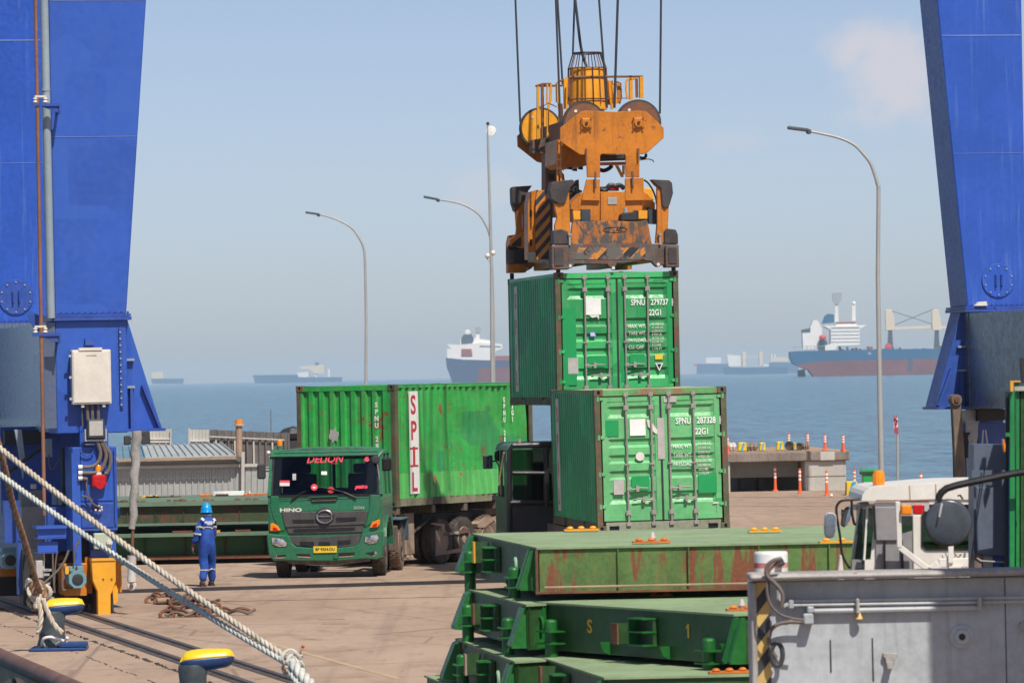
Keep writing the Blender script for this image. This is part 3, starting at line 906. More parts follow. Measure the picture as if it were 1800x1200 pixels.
 # --- near container on the chassis
YC1=frame(0,0)
pl=at(1046,684,93.0)
yaw1=R(7.2)
zb1=pl.z-CHT+.0
F1=frame(pl.x+1.219*cos(yaw1),pl.y+1.219*sin(yaw1),zb1,yaw1)@Matrix.Rotation(R(-.5),4,'Y')
CRUST=paint('faded_header',(.10,.30,.10),rough=.6,var=.25,rust=.75,rustcol=(.24,.13,.08),seed=11)
c1,h=container(F1,'green container closest to the camera on a flatbed chassis, doors marked SPNU 287328',green=GREEN_B,side=GREEN_SIDE,roof=paint('faded_roof',(.26,.33,.18),rough=.8,var=.2,rust=.6,rustcol=(.28,.18,.10),seed=4),opts=dict(seed=2,header=CRUST,sill=paint('faded_sill',(.25,.27,.19),rough=.7,var=.25,rust=.6,rustcol=(.22,.13,.09),seed=8),toprail=CRUST))
# --- container under the spreader
pl=at(975.5,479,99.4)
yaw2=R(8.8)
F2=frame(pl.x+1.219*cos(yaw2),pl.y+1.219*sin(yaw2),pl.z-CHT,yaw2)
c2,h=container(F2,'green container hanging under the orange spreader, doors marked SPNU 279737',green=GREEN_A,side=GREEN_SIDE,roof=GREEN_A,opts=dict(seed=5))
def door_marks(root,num,hang):
 y=.034
 q=[('SPNU',.36,1.98,.16,'RIGHT'),(num,1.0,1.98,.16,'RIGHT'),('22G1',.90,1.78,.16,'RIGHT')]
 for s_,X,Z,sz,al in q:
  xx={'SPNU':.555,num:1.01,'22G1':.885}[s_]
  text('marking',s_,sz,WHITE_PAINT,root,(xx,y,Z),'-y',sx=.72,align='RIGHT',bold=.003)
 text('marking','8',.12,WHITE_PAINT,root,(1.12,y,1.98),'-y',sx=.8)
 q=MB();q.box(1.085,1.175,y-.002,y+.001,1.91,1.92);q.box(1.085,1.175,y-.002,y+.001,2.04,2.05)
 q.box(1.085,1.095,y-.002,y+.001,1.92,2.04);q.box(1.165,1.175,y-.002,y+.001,1.92,2.04)
 q.build('check_digit_box',[WHITE_PAINT],root)
 lines=(['MAX. WT.','TARE WT.','PAYLOAD','CU. CAP.'] if hang else ['MAX. WT','TARE WT.','PAYLOAD'])
 for i,s_ in enumerate(lines):
  text('marking',s_,.10,WHITE_DIRTY if i%2 else WHITE_PAINT,root,(.21,y,1.52-i*(.135 if hang else .16)),'-y',sx=.78,align='LEFT',bold=.001)
 nums=['30.480 KG','67.200 LB','2.230 KG','4.920 LB','28.250 KG','62.280 LB','33.2 M3','1.172 FT']
 for i,s_ in enumerate(nums):
  text('marking',s_,.062,WHITE_DIRTY,root,(.67,y,1.56-i*(.069 if hang else .078)),'-y',sx=.9,align='LEFT',bold=.0005)
door_marks(c1,'287328',False)
door_marks(c2,'279737',True)
# stickers and repainted patches on the doors
label_quad(c1,'sticker',-.575,-.285,1.74,2.04,.034,WHITE_PAINT)
label_quad(c1,'paint_patch',-1.02,-.78,1.74,2.03,.036,DOORPATCH)
label_quad(c1,'paint_patch',-.57,-.24,.72,1.0,.036,DOORPATCH)
label_quad(c1,'paint_patch',.66,1.0,.66,1.02,.036,DOORPATCH)
label_quad(c1,'paint_patch',.06,.3,2.33,2.44,.030,STICKER_G)
label_quad(c1,'sticker',-.90,-.71,.68,.94,.034,STICKER_G)
q=MB();q.cyl((-.40,.030,1.36),(-.40,.036,1.36),.08,n=20);q.build('round_sticker',[WHITE_DIRTY],c1)
q=MB();q.prism([(-.26,2.02),(-.2,2.02),(-.06,1.82),(-.05,1.74),(-.12,1.78),(-.24,1.9)],.028,.034);q.build('torn_sticker',[WHITE_DIRTY],c1)
label_quad(c1,'paint_patch',-.07,.06,1.3,2.05,.0285,STICKER_G)
label_quad(c1,'sticker',.92,1.02,.46,.49,.034,WHITE_DIRTY)
label_quad(c2,'sticker',-.62,-.32,1.76,2.08,.034,WHITE_PAINT)
q=MB();q.prism([(-.56,1.755),(-.36,1.755),(-.37,1.66),(-.40,1.72),(-.5,1.7)],.030,.034);q.build('torn_sticker',[WHITE_DIRTY],c2)
label_quad(c2,'sticker',-.99,-.79,.62,.93,.034,STICKER_G)
label_quad(c2,'paint_patch',-1.08,-.82,.4,1.9,.038,DOORPATCH)
label_quad(c2,'paint_patch',1.0,1.083,.4,2.4,.038,DOORPATCH)
label_quad(c2,'paint_patch',.23,.52,.76,.98,.038,DOORPATCH)
label_quad(c2,'paint_patch',-.6,-.2,.72,.96,.038,DOORPATCH)
label_quad(c2,'paint_patch',.06,.17,.45,1.0,.0375,DOORPATCH)
label_quad(c2,'sticker',.73,.88,.87,.97,.034,PLATE_Y)
q=MB();q.prism([(.73,.80),(.89,.80),(.81,.64)],.030,.033);q.build('warning_triangle',[WHITE_PAINT],c2)
q=MB();q.prism([(.765,.782),(.855,.782),(.81,.685)],.027,.0295);q.build('warning_triangle_print',[BLACK],c2)
GLB=paint('sticker_blue',(.10,.16,.55),rough=.5,bump=0)
label_quad(c2,'sticker',-.545,-.435,1.33,1.43,.034,GLB)
text('marking','GL',.08,WHITE_PAINT,c2,(-.49,.030,1.38),'-y',bold=.004)
# white strip down the shaded side walls with the owner's letters
for c_,ys,ft_ in ((c1,4.9,.22),(c2,4.85,.22)):
 xw=-(CW/2)-.002
 q=MB();q.box(xw,xw+.008,ys,ys+.36,.28,2.42);q.build('lettering_strip',[WHITE_DIRTY],c_)
 for k,ch in enumerate('SPIL'):
  text('marking',ch,.42,RED_LET,c_,(xw-.003,ys+.18,2.1-k*.52),'-x',sx=.7,bold=.01)
  # --- container on the first truck
yaw3=R(-29)
YA3=108.2
pc=at(693,675.5,YA3)  # its nearest top corner (right end of the front wall)
F3=frame(pc.x-1.219*cos(yaw3),pc.y-1.219*sin(yaw3),pc.z-CHT,yaw3)
def dent3(u,z):
 f=(z-.3)/2.2
 w=max(0,min(1,(u-1.4)/1.5))
 ex=w*(.05*sin(f*pi)+.05*noise.noise(Vector((u*1.2,z*1.4,3.1))))
 du=w*.22*(f-.15)**2*(1+.4*noise.noise(Vector((u*.8,2.2,5))))
 return ex,-du
c3,h=container(F3,'rusty bright green container marked SPIL on the trailer of the green truck',near='end',green=GREEN_C,side=GREEN_C,dent=dent3,opts=dict(seed=8,botrail=paint('green_grey_rail',(.19,.2,.12),rough=.7,var=.25,rust=.5,dust=.5,seed=3)))
xs=CW/2
def sideF(k,x,y):
 a,z=hitx(F3,*zp(k,x,y),xs)
 return a,z
ya,za=sideF('G',877,82);yb,zb=sideF('G',940,670)
q=MB();q.box(xs+.001,xs+.007,ya,yb,.26,2.44);q.build('lettering_strip',[WHITE_PAINT],c3)
for k,ch in enumerate('SPIL'):
 text('marking',ch,.56,RED_LET,c3,(xs+.009,(ya+yb)/2-.02,2.13-k*.545),'+x',sx=.88 if ch!='I' else 1.2,bold=.012)
 if ch=='I':
  q=MB();yc=(ya+yb)/2-.02
  for zz in (2.13-k*.545+.185,2.13-k*.545-.185):
   q.box(xs+.007,xs+.011,yc-.17,yc+.17,zz-.02,zz+.02)
  q.build('marking',[RED_LET],c3)
for i,ch in enumerate('SPNU 2882'):
 if ch!=' ':text('marking',ch,.15,WHITE_PAINT,c3,(.76,.014,2.16-i*.145),'-y',sx=.9,bold=.006)
for i,ch in enumerate('SPNU 282'):
 if ch!=' ':text('marking',ch,.15,WHITE_PAINT,c3,(xs+.004,4.75,2.2-i*.145),'+x',sx=.9,bold=.006)
for i,ch in enumerate('22G1'):
 text('marking',ch,.15,WHITE_PAINT,c3,(xs+.004,5.12,2.2-i*.145),'+x',sx=.9,bold=.006)
q=MB();pts=[]
for k in range(14):
 a=2*pi*k/14;r_=.14*(1+.25*sin(k*2.7))
 pts.append((-.30+r_*cos(a)*.85,1.53+r_*sin(a)))
q.prism(pts,.008,.016);q.build('scraped_patch',[STICKER_G],c3)
LG=paint('pale_green_repaint',(.09,.42,.10),rough=.5,var=.15,rust=.62,rustcol=(.28,.09,.05),streak=.4,streakcol=(.02,.3,.09),seed=13,scale=1.5)
q=MB()
corr_wall(q,'x',.15,CL-.15,.17,.70,xs-.004,1,.278,.036,nz=4,dent=dent3)
q.build('repainted_band',[LG],c3)
# ================================================================== the gantry crane
legF=ground(165,1078)
FC=frame(legF.x,legF.y,0,YAWQ)
CRN=thing('gantry_crane',FC,'blue gantry crane straddling the quay, its tapering legs at both sides of the photo','crane')
def fc(k,x,y,yl=0.0):return zh(FC,k,x,y,yl)
SEP=10.3;GAUGE=19.8;LD=1.2
xo_b=hit(FC,96,553)[0];xi_b=hit(FC,222,553)[0];z_fl=hit(FC,160,553)[1]
xi_t,z_t=hit(FC,257,0)
slope_i=(xi_t-xi_b)/(z_t-z_fl)
z_bot=hit(FC,160,762)[1]
TOPZ=16.0
legs=[(0,0,1),(GAUGE,0,-1),(0,SEP,1),(GAUGE,SEP,-1)]
xc=(xo_b+xi_b)/2
def mir(x,s_,lx):# leg-local x (relative to near left leg frame) to crane x, mirrored for the other side
 return lx+(x if s_>0 else 2*xc-x)
def leg(lx,ly,s_,mfront,full):
 P=lambda pts:[(mir(p[0],s_,lx),p[1]) for p in pts]
 # column
 q=MB()
 q.prism(P([(xo_b,z_fl),(xi_b,z_fl),(xi_b+slope_i*(TOPZ-z_fl),TOPZ),(xo_b-.02,TOPZ)]),ly,ly+LD)
 col=q.build('leg_column',[mfront],CRN,bevel=.02)
 # weld seams and stiffener line
 for zz in (z_fl+5.48,z_fl+3.1):
  q=MB()
  q.box(*sorted((mir(xo_b+.015,s_,lx),mir(xi_b+slope_i*(zz-z_fl)-.02,s_,lx))),ly-.008,ly,zz,zz+(.018 if zz>z_fl+4 else .008))
  q.build('weld_seam',[paint_line],CRN)
  # flange
 q=MB()
 a,b_=sorted((mir(xo_b-.06,s_,lx),mir(xi_b+.08,s_,lx)))
 q.box(a,b_,ly-.09,ly+LD+.08,z_fl-.10,z_fl-.04);q.box(a+.01,b_-.01,ly-.08,ly+LD+.07,z_fl-.035,z_fl+.01)
 q.build('flange',[BLUE_D],CRN)
 n_=13
 for k in range(n_):
  q=MB();x=a+.06+(b_-a-.12)*k/(n_-1)
  q.cyl((x,ly-.045,z_fl+.01),(x,ly-.045,z_fl+.05),.02,n=6)
  q.build('bolt',[BLUE_D],CRN)
for_line=None
paint_line=paint('weld_line',(.17,.25,.52),rough=.5,bump=0)
for i,(lx,ly,s_) in enumerate(legs):
 leg(lx,ly,s_,BLUE if i==0 else BLUE_SP,True)
 # leg bases with the flared foot
xh,z_h=fc('B',805,640)  # hinge line of the flare plate
xf,zf=fc('B',1082,795)
x_l,z_l=fc('B',372,834)
def base(lx,ly,s_,mfront,back=True):
 P=lambda pts:[(mir(p[0],s_,lx),p[1]) for p in pts]
 q=MB();q.prism(P([(xo_b-.0,z_fl-.10),(xh+.1,z_fl-.10),(xh+.1,z_l),(xo_b,z_l)]),ly+.0,ly+LD)
 q.build('leg_base',[mfront],CRN,bevel=.015)
 q=MB();q.prism(P([(xh+.1,z_fl-.10),(xi_b+.06,z_fl-.10),(xf,zf),(xh+.1,zf)]),ly+.30,ly+LD-.2)
 q.build('flared_foot',[BLUE if i_==0 else BLUE_D],CRN)
 q=MB()
 a,b_=sorted((mir(xh+.0,s_,lx),mir(xf+.03,s_,lx)))
 q.box(a,b_,ly+.02,ly+LD-.1,zf-.05,zf)
 q.build('foot_plate',[BLUE_D],CRN)
 # ribs on the flare
 q=MB();e0=Vector((mir(xf-.04,s_,lx),ly+.24,zf+.02));e1=Vector((mir(xi_b+.30,s_,lx),ly+.24,zf+(z_fl-zf)*.38))
 q.bar(e0,e1,.05,.10,upv=(0,1,0));q.build('gusset',[BLUE_D],CRN)
 q=MB();xx=mir(fc('B',880,700)[0],s_,lx);q.box(xx-.025,xx+.025,ly+.18,ly+.30,zf,zf+.70);q.build('gusset',[BLUE_D],CRN)
 for by in (345,525):
  zz=fc('B',850,by)[1]
  q=MB();q.box(*sorted((mir(xh+.03,s_,lx),mir(xh+.26,s_,lx))),ly+.20,ly+.30,zz-.02,zz+.02);q.build('step_bracket',[GREY_PIPE],CRN)
i_=0
for i_,(lx,ly,s_) in enumerate(legs):
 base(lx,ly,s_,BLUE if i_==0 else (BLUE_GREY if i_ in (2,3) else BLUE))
 # hinge bars down the edge of the near base
q=MB();q.box(xh-.035,xh+.02,-.05,.0,fc('B',805,660)[1],fc('B',805,130)[1]);q.build('access_door_edge',[BLUE_D],CRN)
for k in range(12):
 zz=fc('B',805,660)[1]+k*.115
 q=MB();q.cyl((xh-.02,-.05,zz+.05),(xh-.02,-.07,zz+.05),.018,n=6);q.build('bolt',[GREY_PIPE],CRN)
 # portal beams (overhead, out of frame) and sill beams along the rails
q=MB();q.box(xi_b+.5,GAUGE+2*xc-xi_b-.5,.15,1.1,11.7,12.9);q.build('portal_beam',[BLUE],CRN)
for lx in (0,GAUGE):
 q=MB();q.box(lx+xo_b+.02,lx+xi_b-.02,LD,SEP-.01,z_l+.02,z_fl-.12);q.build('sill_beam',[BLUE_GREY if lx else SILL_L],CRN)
 # far left base: ribbed grey cladding with a rail of hooks along its lower edge
xr=hit(FC,100,640,SEP)[0];xl=xr-2.3
q=MB();z0_=hit(FC,50,745,SEP-.1)[1];z1_=hit(FC,50,567,SEP-.1)[1]
corr_wall(q,'y',xl,xr,z0_+.12,z1_,SEP-.12,-1,.145,.012)
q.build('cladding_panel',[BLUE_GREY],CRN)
q=MB();q.box(xl,xr+.35,SEP-.2,SEP-.1,z0_-.18,z0_+.06);q.build('cladding_rail',[GREY_PIPE],CRN)
for k in range(14):
 q=MB();x=xl+.08+k*.165
 q.cyl((x,SEP-.22,z0_+.12),(x,SEP-.19,z0_+.12),.035,n=8);q.box(x-.06,x+.06,SEP-.21,SEP-.17,z0_+.10,z0_+.14)
 q.build('hook',[DARK],CRN)
q=MB();a,b_=zh(FC,'B',80,570,SEP-.15);c_,d_=zh(FC,'B',142,238,SEP-.15)
q.box(a,c_,SEP-.155,SEP-.14,b_,d_);q.build('notice_plate',[SILVER],CRN)
for k in range(3):
 x=a+.1+k*.09
 q=MB();q.box(x-.012,x+.012,SEP-.160,SEP-.1565,b_+.1,d_-.15);q.build('notice_print',[GREYW_T],CRN)
 # round inspection covers of the far legs
for lx,s_,px_,py_ in ((0,1,28,522),(GAUGE,-1,1755,493)):
 cx,cz=hit(FC,px_,py_,SEP-.03)
 q=MB();q.cyl((cx,SEP,cz),(cx,SEP-.035,cz),.345,n=36);cv=q.build('inspection_cover',[BLUE_SP if s_<0 else BLUE_D],CRN,bevel=.01)
 q=MB()
 for k in range(10):
  a=2*pi*k/10+.3
  q=MB();q.cyl((cx+.29*cos(a),SEP-.035,cz+.29*sin(a)),(cx+.29*cos(a),SEP-.055,cz+.29*sin(a)),.018,n=6);q.build('bolt',[GREY_PIPE],cv)
 for dx in (-.06,.06):
  q=MB();q.tube([(cx+dx,SEP-.035,cz-.13),(cx+dx,SEP-.10,cz-.10),(cx+dx,SEP-.10,cz+.10),(cx+dx,SEP-.035,cz+.13)],.014,6)
  q.build('grab_handle',[BLUE_D],cv,smooth=True)
  # lug at the foot of the right far leg, triangular
q=MB();P_=[zh(FC,'J',x,y,SEP-.06) for x,y in ((1462,118),(1540,118),(1503,186))]
q.prism(P_,SEP-.10,SEP);q.build('lug_plate',[BLUE_D],CRN)
q=MB();a,b_=zh(FC,'J',1368,112,SEP-.2);c_,d_=zh(FC,'J',1432,88,SEP-.2)
q.prism([(a,b_),(c_,b_),(c_-.02,d_),(a+.08,d_-.01)],SEP-.14,SEP-.02);q.build('grease_can',[BOXCREAM],CRN)
# grey drain pipe in the corner of the near left leg
q=MB();xp,_=hit(FC,87,300,-.1)
q.tube([(xp-.02,-.08,z_fl-.05),(xp-.05,-.08,TOPZ)],.072,14);q.build('drain_pipe',[GREY_PIPE],CRN,smooth=True)
for zz in (z_fl+3.9,z_fl+8):
 q=MB();q.cyl((xp-.035,-.08,zz),(xp-.035,-.08,zz+.04),.082,n=14);q.build('pipe_collar',[GREY_PIPE],CRN,smooth=True)
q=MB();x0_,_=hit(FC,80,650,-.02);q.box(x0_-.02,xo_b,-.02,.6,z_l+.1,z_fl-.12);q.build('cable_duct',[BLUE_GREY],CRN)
# copper conductor rod on its brackets
xr_,_=hit(FC,70,100,-.35)
xr2,zr2=hit(FC,78,905,-.35)
q=MB();q.tube([(xr2,-.35,zr2),(xr_-.05,-.35,TOPZ)],.034,10);q.build('conductor_rod',[COPPER],CRN,smooth=True)
for by,ly_ in ((184,1),(588,2)):
 xb0,zb_=hit(FC,57,by,-.35);xb1,_=hit(FC,103,by,-.1)
 q=MB();q.box(xb0,xb1,-.40,-.30,zb_-.03,zb_+.02);q.build('rod_bracket',[BLUE_D],CRN);q=MB();q.box(xb1-.03,xb1,-.40,.0,zb_-.16,zb_-.031);q.build('bracket_leg',[BLUE_D],CRN);q=MB()
 q.prism([(xb0+.14,zb_-.03),(xb1-.03,zb_-.03),(xb1-.03,zb_-.15)],-.37,-.34);q.build('rod_bracket',[BLUE_D],CRN)
 for dx in (-.085,.085):
  xm=hit(FC,71,by,-.35)[0]
  q=MB();q.lathe([(.03,0),(.045,.02),(.03,.05),(.045,.075),(.03,.10)],(xm+dx,-.35,zb_+.02),n=10);q.build('insulator',[BOXCREAM],CRN,smooth=True)
 q=MB();q.box(xm-.10,xm+.10,-.385,-.315,zb_+.12,zb_+.155);q.build('clamp_plate',[BOXCREAM],CRN)
 # lifting lug left of the flange
q=MB();q.prism([fc('B',x,y,-.12) for x,y in ((178,48),(205,30),(275,62),(275,90),(250,175),(236,165))],-.14,-.09);q.build('lug_plate',[BLUE_D],CRN)
# junction box
x0,z1=fc('B',472,282,-.25);x1,z0=fc('B',735,636,-.25)
q=MB();q.box(x0,x1,-.27,-.02,z0,z1);jb=q.build('junction_box',[BOXCREAM],CRN,bevel=.012)
q=MB();q.box(x0+.02,x1-.02,-.285,-.2705,z0+.03,z1-.03);q.build('box_lid',[BOXCREAM],jb,bevel=.006)
q=MB();a,b_=fc('B',520,282,-.28);c_,d_=fc('B',672,264,-.28)
q.box(a,c_,-.30,-.10,b_-.01,d_);q.build('rain_hood',[BOXCREAM],jb)
text('marking','conductix',.045,DARK_GREY,jb,((x0+x1)/2,-.2865,z1-.10),'-y')
for zz in (z1-.1,(z0+z1)/2,z0+.1):
 q=MB();q.cyl((x0-.03,-.22,zz),(x0-.03,-.26,zz),.026,n=8);q.build('clasp',[SILVER],jb)
for dx in (.18,.55):
 q=MB();q.box(x0+dx-.025,x0+dx+.025,-.24,-.16,z0-.05,z0);q.build('mounting_foot',[BOXCREAM],jb)
q=MB();a,b_=fc('B',560,250,-.05);c_,d_=fc('B',620,205,-.05)
q.box(a,c_,-.12,-.001,b_,d_);q.build('bracket',[BLUE_D],CRN)
# hoses from the box down to the drive cabinet
HOSE=paint('grey_brown_hose',(.13,.105,.09),rough=.6,var=.2)
def cpath(k,pts,yl):return [(zh(FC,k,x,y,yl)[0],yl,zh(FC,k,x,y,yl)[1]) for x,y in pts]
hx=[(535,640),(570,640),(605,640),(645,640)]
q=MB();q.tube(cpath('B',[(535,636),(540,700),(545,790)],-.16),.012,6);q.build('cable',[HOSE],CRN)
for xx,x2 in ((572,580),(606,610),(646,648)):
 q=MB();q.tube(cpath('B',[(xx,632),((xx+x2)/2,690),(x2,745)],-.16),.031,8);q.build('hose',[HOSE],CRN,smooth=True)
def smooth_path(pts,n=4):
 out=[]
 P=[Vector(p) for p in pts]
 for i in range(len(P)-1):
  p0=P[max(i-1,0)];p1=P[i];p2=P[i+1];p3=P[min(i+2,len(P)-1)]
  for k in range(n):
   t=k/n
   out.append(.5*((2*p1)+(-p0+p2)*t+(2*p0-5*p1+4*p2-p3)*t*t+(-p0+3*p1-3*p2+p3)*t**3))
 out.append(P[-1]);return out
for pts in ([(1280,270),(1305,330),(1325,430),(1300,530),(1220,595),(1070,603)],[(1330,270),(1370,350),(1400,450),(1375,560),(1330,650),(1220,680),(1070,680)],[(1345,230),(1390,330),(1450,430),(1455,560),(1420,670),(1380,690)],[(1070,752),(1150,765)]):
 q=MB();q.tube(smooth_path(cpath('P',pts,-.40)),.034,8);q.build('hose',[HOSE],CRN,smooth=True)
 # floodlight
x0,z1=fc('B',572,738,-.45);x1,z0=fc('B',690,862,-.45)
q=MB();q.box(x0,x1,-.50,-.36,z0,z1);fl=q.build('floodlight',[DARK_GREY],CRN,bevel=.02)
q=MB();q.box(x0+.035,x1-.035,-.507,-.5005,z0+.05,z1-.03);q.build('lamp_glass',[STICKER_G],fl)
q=MB();q.box(x0-.03,x1+.03,-.44,-.40,z0-.05,z0-.02);q.box(x0-.04,x0-.015,-.44,-.4,z0-.05,(z0+z1)/2);q.box(x1+.015,x1+.04,-.44,-.4,z0-.05,(z0+z1)/2)
q.build('lamp_bracket',[SILVER],fl)
# hanger posts between base and drive cabinet
for px0,px1 in ((1055,1105),(1380,1425)):
 a=fc('P',px0,300,-.06)[0];b_=fc('P',px1,300,-.06)[0];zt=z_l+.05;zb_=fc('P',1080,350,-.06)[1]
 q=MB();q.box(a,b_,-.10,.05,zb_,zt+.0);q.build('hanger_post',[BLUE],CRN)
 # drive cabinet
x0,z1=fc('P',950,345,-.3);x1,z0=fc('P',1550,1150,-.3)
xm=fc('P',1045,500,-.3)[0]
z0=fc('Q',860,290,-.3)[1]
q=MB();q.box(x0,x1,-.28,.75,z0,z1);cb=q.build('drive_cabinet',[BLUE],CRN,bevel=.015)
q=MB();q.box(x0-.02,xm,-.36,-.282,z0-.9,z1-.1);q.build('cabinet_flange',[BLUE],cb)
q=MB();q.box(xm+.02,x1-.07,-.30,-.283,z0+.52,z1-.07);q.build('cabinet_door',[BLUE_SP],cb,bevel=.01)
q=MB();q.box(xm+.02,x1-.07,-.30,-.283,z0+.06,z0+.48);q.build('cabinet_door',[BLUE_D],cb,bevel=.02)
q=MB();q.box(x1-.05,x1-.02,-.32,-.283,z0+.1,z1-.05);q.build('cabinet_edge',[BLUE_D],cb)
for yy in (603,680,752):
 q=MB();a=zh(FC,'P',1060,yy,-.38);q.cyl((a[0]-.04,-.40,a[1]),(a[0]+.03,-.40,a[1]),.036,n=10);q.build('cable_gland',[WHITE_PAINT],cb)
q=MB();a,b_=fc('P',1120,318,-.1);c_,d_=fc('P',1245,295,-.1);q.box(a,c_,-.2,.0,b_,d_);q.build('terminal_block',[WHITE_DIRTY],cb)
q=MB();q.tube(smooth_path(cpath('P',[(1055,390),(1090,430),(1150,447),(1210,430),(1235,390)],-.36)),.014,6);q.build('cable',[BLUE_D],cb)
# siren with amber lamp
cx,cz=fc('P',1302,780,-.42)
q=MB();q.box(cx-.12,cx+.13,-.46,-.30,cz-.12,cz+.10);sr=q.build('siren_body',[LAMP_R],CRN,bevel=.03)
q=MB();q.lathe([(.03,0),(.05,.02),(.055,.09),(.075,.12)],(cx+.0,-.46,cz-.07),(0,-1,0),14);q.build('siren_horn',[LAMP_R],sr,smooth=True)
q=MB();q.cyl((cx,-.38,cz+.10),(cx,-.38,cz+.145),.06,n=14);q.build('lamp_base',[WHITE_DIRTY],sr)
q=MB();q.lathe([(.055,0),(.055,.09),(.035,.125),(.0,.13)],(cx,-.38,cz+.145),n=14);q.build('lamp_lens',[BEACON],sr,smooth=True)
# dark machinery gap, columns and struts left of the cabinet
def cbox(k,xa,ya_,xb,yb_,y0,y1,name,mat,parent=None,bevel=0.0):
 a,b_=fc(k,xa,ya_,y0);c_,d_=fc(k,xb,yb_,y0)
 q=MB();q.box(a,c_,y0,y1,b_,d_);return q.build(name,[mat],parent or CRN,bevel=bevel)
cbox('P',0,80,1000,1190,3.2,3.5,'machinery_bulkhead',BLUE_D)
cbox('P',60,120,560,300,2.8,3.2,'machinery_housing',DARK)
cbox('P',280,920,600,1200,2.0,2.5,'cable_chest',CONC_SHADE)
cbox('Q',205,60,440,700,1.9,2.4,'cable_chest',STICKER_G)
cbox('Q',40,0,200,400,1.2,1.5,'strut_post',BLUE_D)
cbox('Q',170,380,215,900,1.2,1.5,'strut_post',BLUE_D)
cbox('P',605,235,690,470,1.0,1.2,'cable_post',GREY_PIPE)
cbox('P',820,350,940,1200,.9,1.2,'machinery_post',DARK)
q=MB();q.prism([fc('P',x,y,1.5) for x,y in ((190,110),(285,110),(335,540),(305,760),(235,330))],1.5,1.58);q.build('brace_plate',[GREY_PIPE],CRN)
q=MB();q.tube(cpath('P',[(100,680),(550,350)],1.3),.035,8);q.build('brace_rod',[DARK],CRN)
q=MB();q.tube(smooth_path(cpath('P',[(640,440),(655,590),(690,635),(730,590),(790,480)],.6)),.013,6);q.build('cable',[HOSE],CRN)
cbox('P',410,830,480,890,1.0,1.1,'lamp_small',STICKER_G)
cbox('P',690,880,750,1100,1.0,1.1,'steel_bracket',GREY_PIPE)
cbox('P',760,930,820,1100,1.0,1.1,'steel_bracket',STICKER_G)
cbox('Q',215,470,880,985,1.0,1.5,'shade_backing',DARK)  # backing boxes added to imitate the shade between struts and wheel gear
cbox('Q',455,60,700,480,.75,.95,'shade_backing',BLUE_D)
cbox('Q',-60,710,230,905,3.3,3.6,'shade_backing',DARK)
cbox('Q',775,100,862,560,.2,.6,'truck_arm',BLACK)
for k_ in range(14):
 x_=240+(k_*137)%360;y_=500+(k_*89)%420
 cbox('Q',x_,y_,x_+22+(k_*13)%40,y_+18+(k_*29)%60,.80,.99,'fitting',(RUST,GREY_PIPE,DARK_GREY,ORANGE,STICKER_G)[k_%5])
 # step plates (blue channel shapes)
cbox('Q',350,245,640,262,-.5,.2,'step_plate',BLUE)
cbox('Q',362,262,635,350,-.42,-.38,'step_plate',BLUE)
cbox('Q',362,345,635,360,-.5,.1,'step_plate',BLUE_D)
cbox('Q',362,395,555,495,-.42,-.36,'step_plate',BLUE)
cbox('Q',362,488,560,500,-.5,.1,'step_plate',BLUE_D)
cbox('Q',345,572,430,738,-.5,-.3,'switch_box',STICKER_G,bevel=.01)
# legs of wheel trucks: blue lower arm, yellow rail sweeper, wheels, motor
cbox('Q',690,100,775,480,-.3,.6,'truck_arm',BLUE)
cbox('Q',860,200,1080,540,-.05,.7,'truck_arm',BLUE_D)
cbox('Q',865,200,1040,310,-.10,-.05,'truck_cover',BLUE)
cbox('Q',1060,30,1115,540,-.15,.5,'truck_arm',BLUE)
cbox('Q',870,470,1080,545,-.16,-.06,'truck_cover',BLUE_D)
q=MB();a,b_=fc('Q',1135,110,.3);q.cyl((a-.1,.3,b_),(a+.02,.3,b_),.11,n=16);q.build('bearing_cap',[BLUE],CRN,bevel=.01)
cbox('Q',900,310,1072,460,-.36,-.16,'valve_box',paint('valve_box_pale',(.42,.47,.36),rough=.5,var=.1,rust=.3),bevel=.015)
q=MB();a,b_=fc('Q',1050,398,-.40);q.cyl((a,-.36,b_),(a,-.44,b_),.05,n=14);q.cyl((a,-.44,b_),(a,-.46,b_),.03,n=10);q.build('valve_knob',[WHITE_DIRTY],CRN)
sw=[(872,560),(1110,560),(1112,770),(1085,850),(1062,900),(1062,1095),(940,1105),(935,870),(890,770)]
q=MB();q.prism([fc('Q',x,y,-.34) for x,y in sw],-.34,-.12);q.build('rail_sweeper',[YELLOW],CRN,bevel=.012)
q=MB();q.prism([fc('Q',x,y,-.12) for x,y in ((1080,850),(1112,800),(1132,850),(1132,965),(1090,990))],-.11,.5);q.build('side_guard',[YELLOW],CRN)
cbox('Q',1066,870,1092,1055,-.1,.3,'wheel_edge',DARK)
cbox('Q',880,552,1110,570,-.36,.3,'sweeper_cap',YELLOW)
for k in range(2):
 a,b_=fc('Q',990+80*k,748,-.34);q=MB();q.cyl((a,-.34,b_),(a,-.355,b_),.016,n=8);q.build('bolt',[RUST],CRN)
xw,_=fc('Q',1000,900,0)
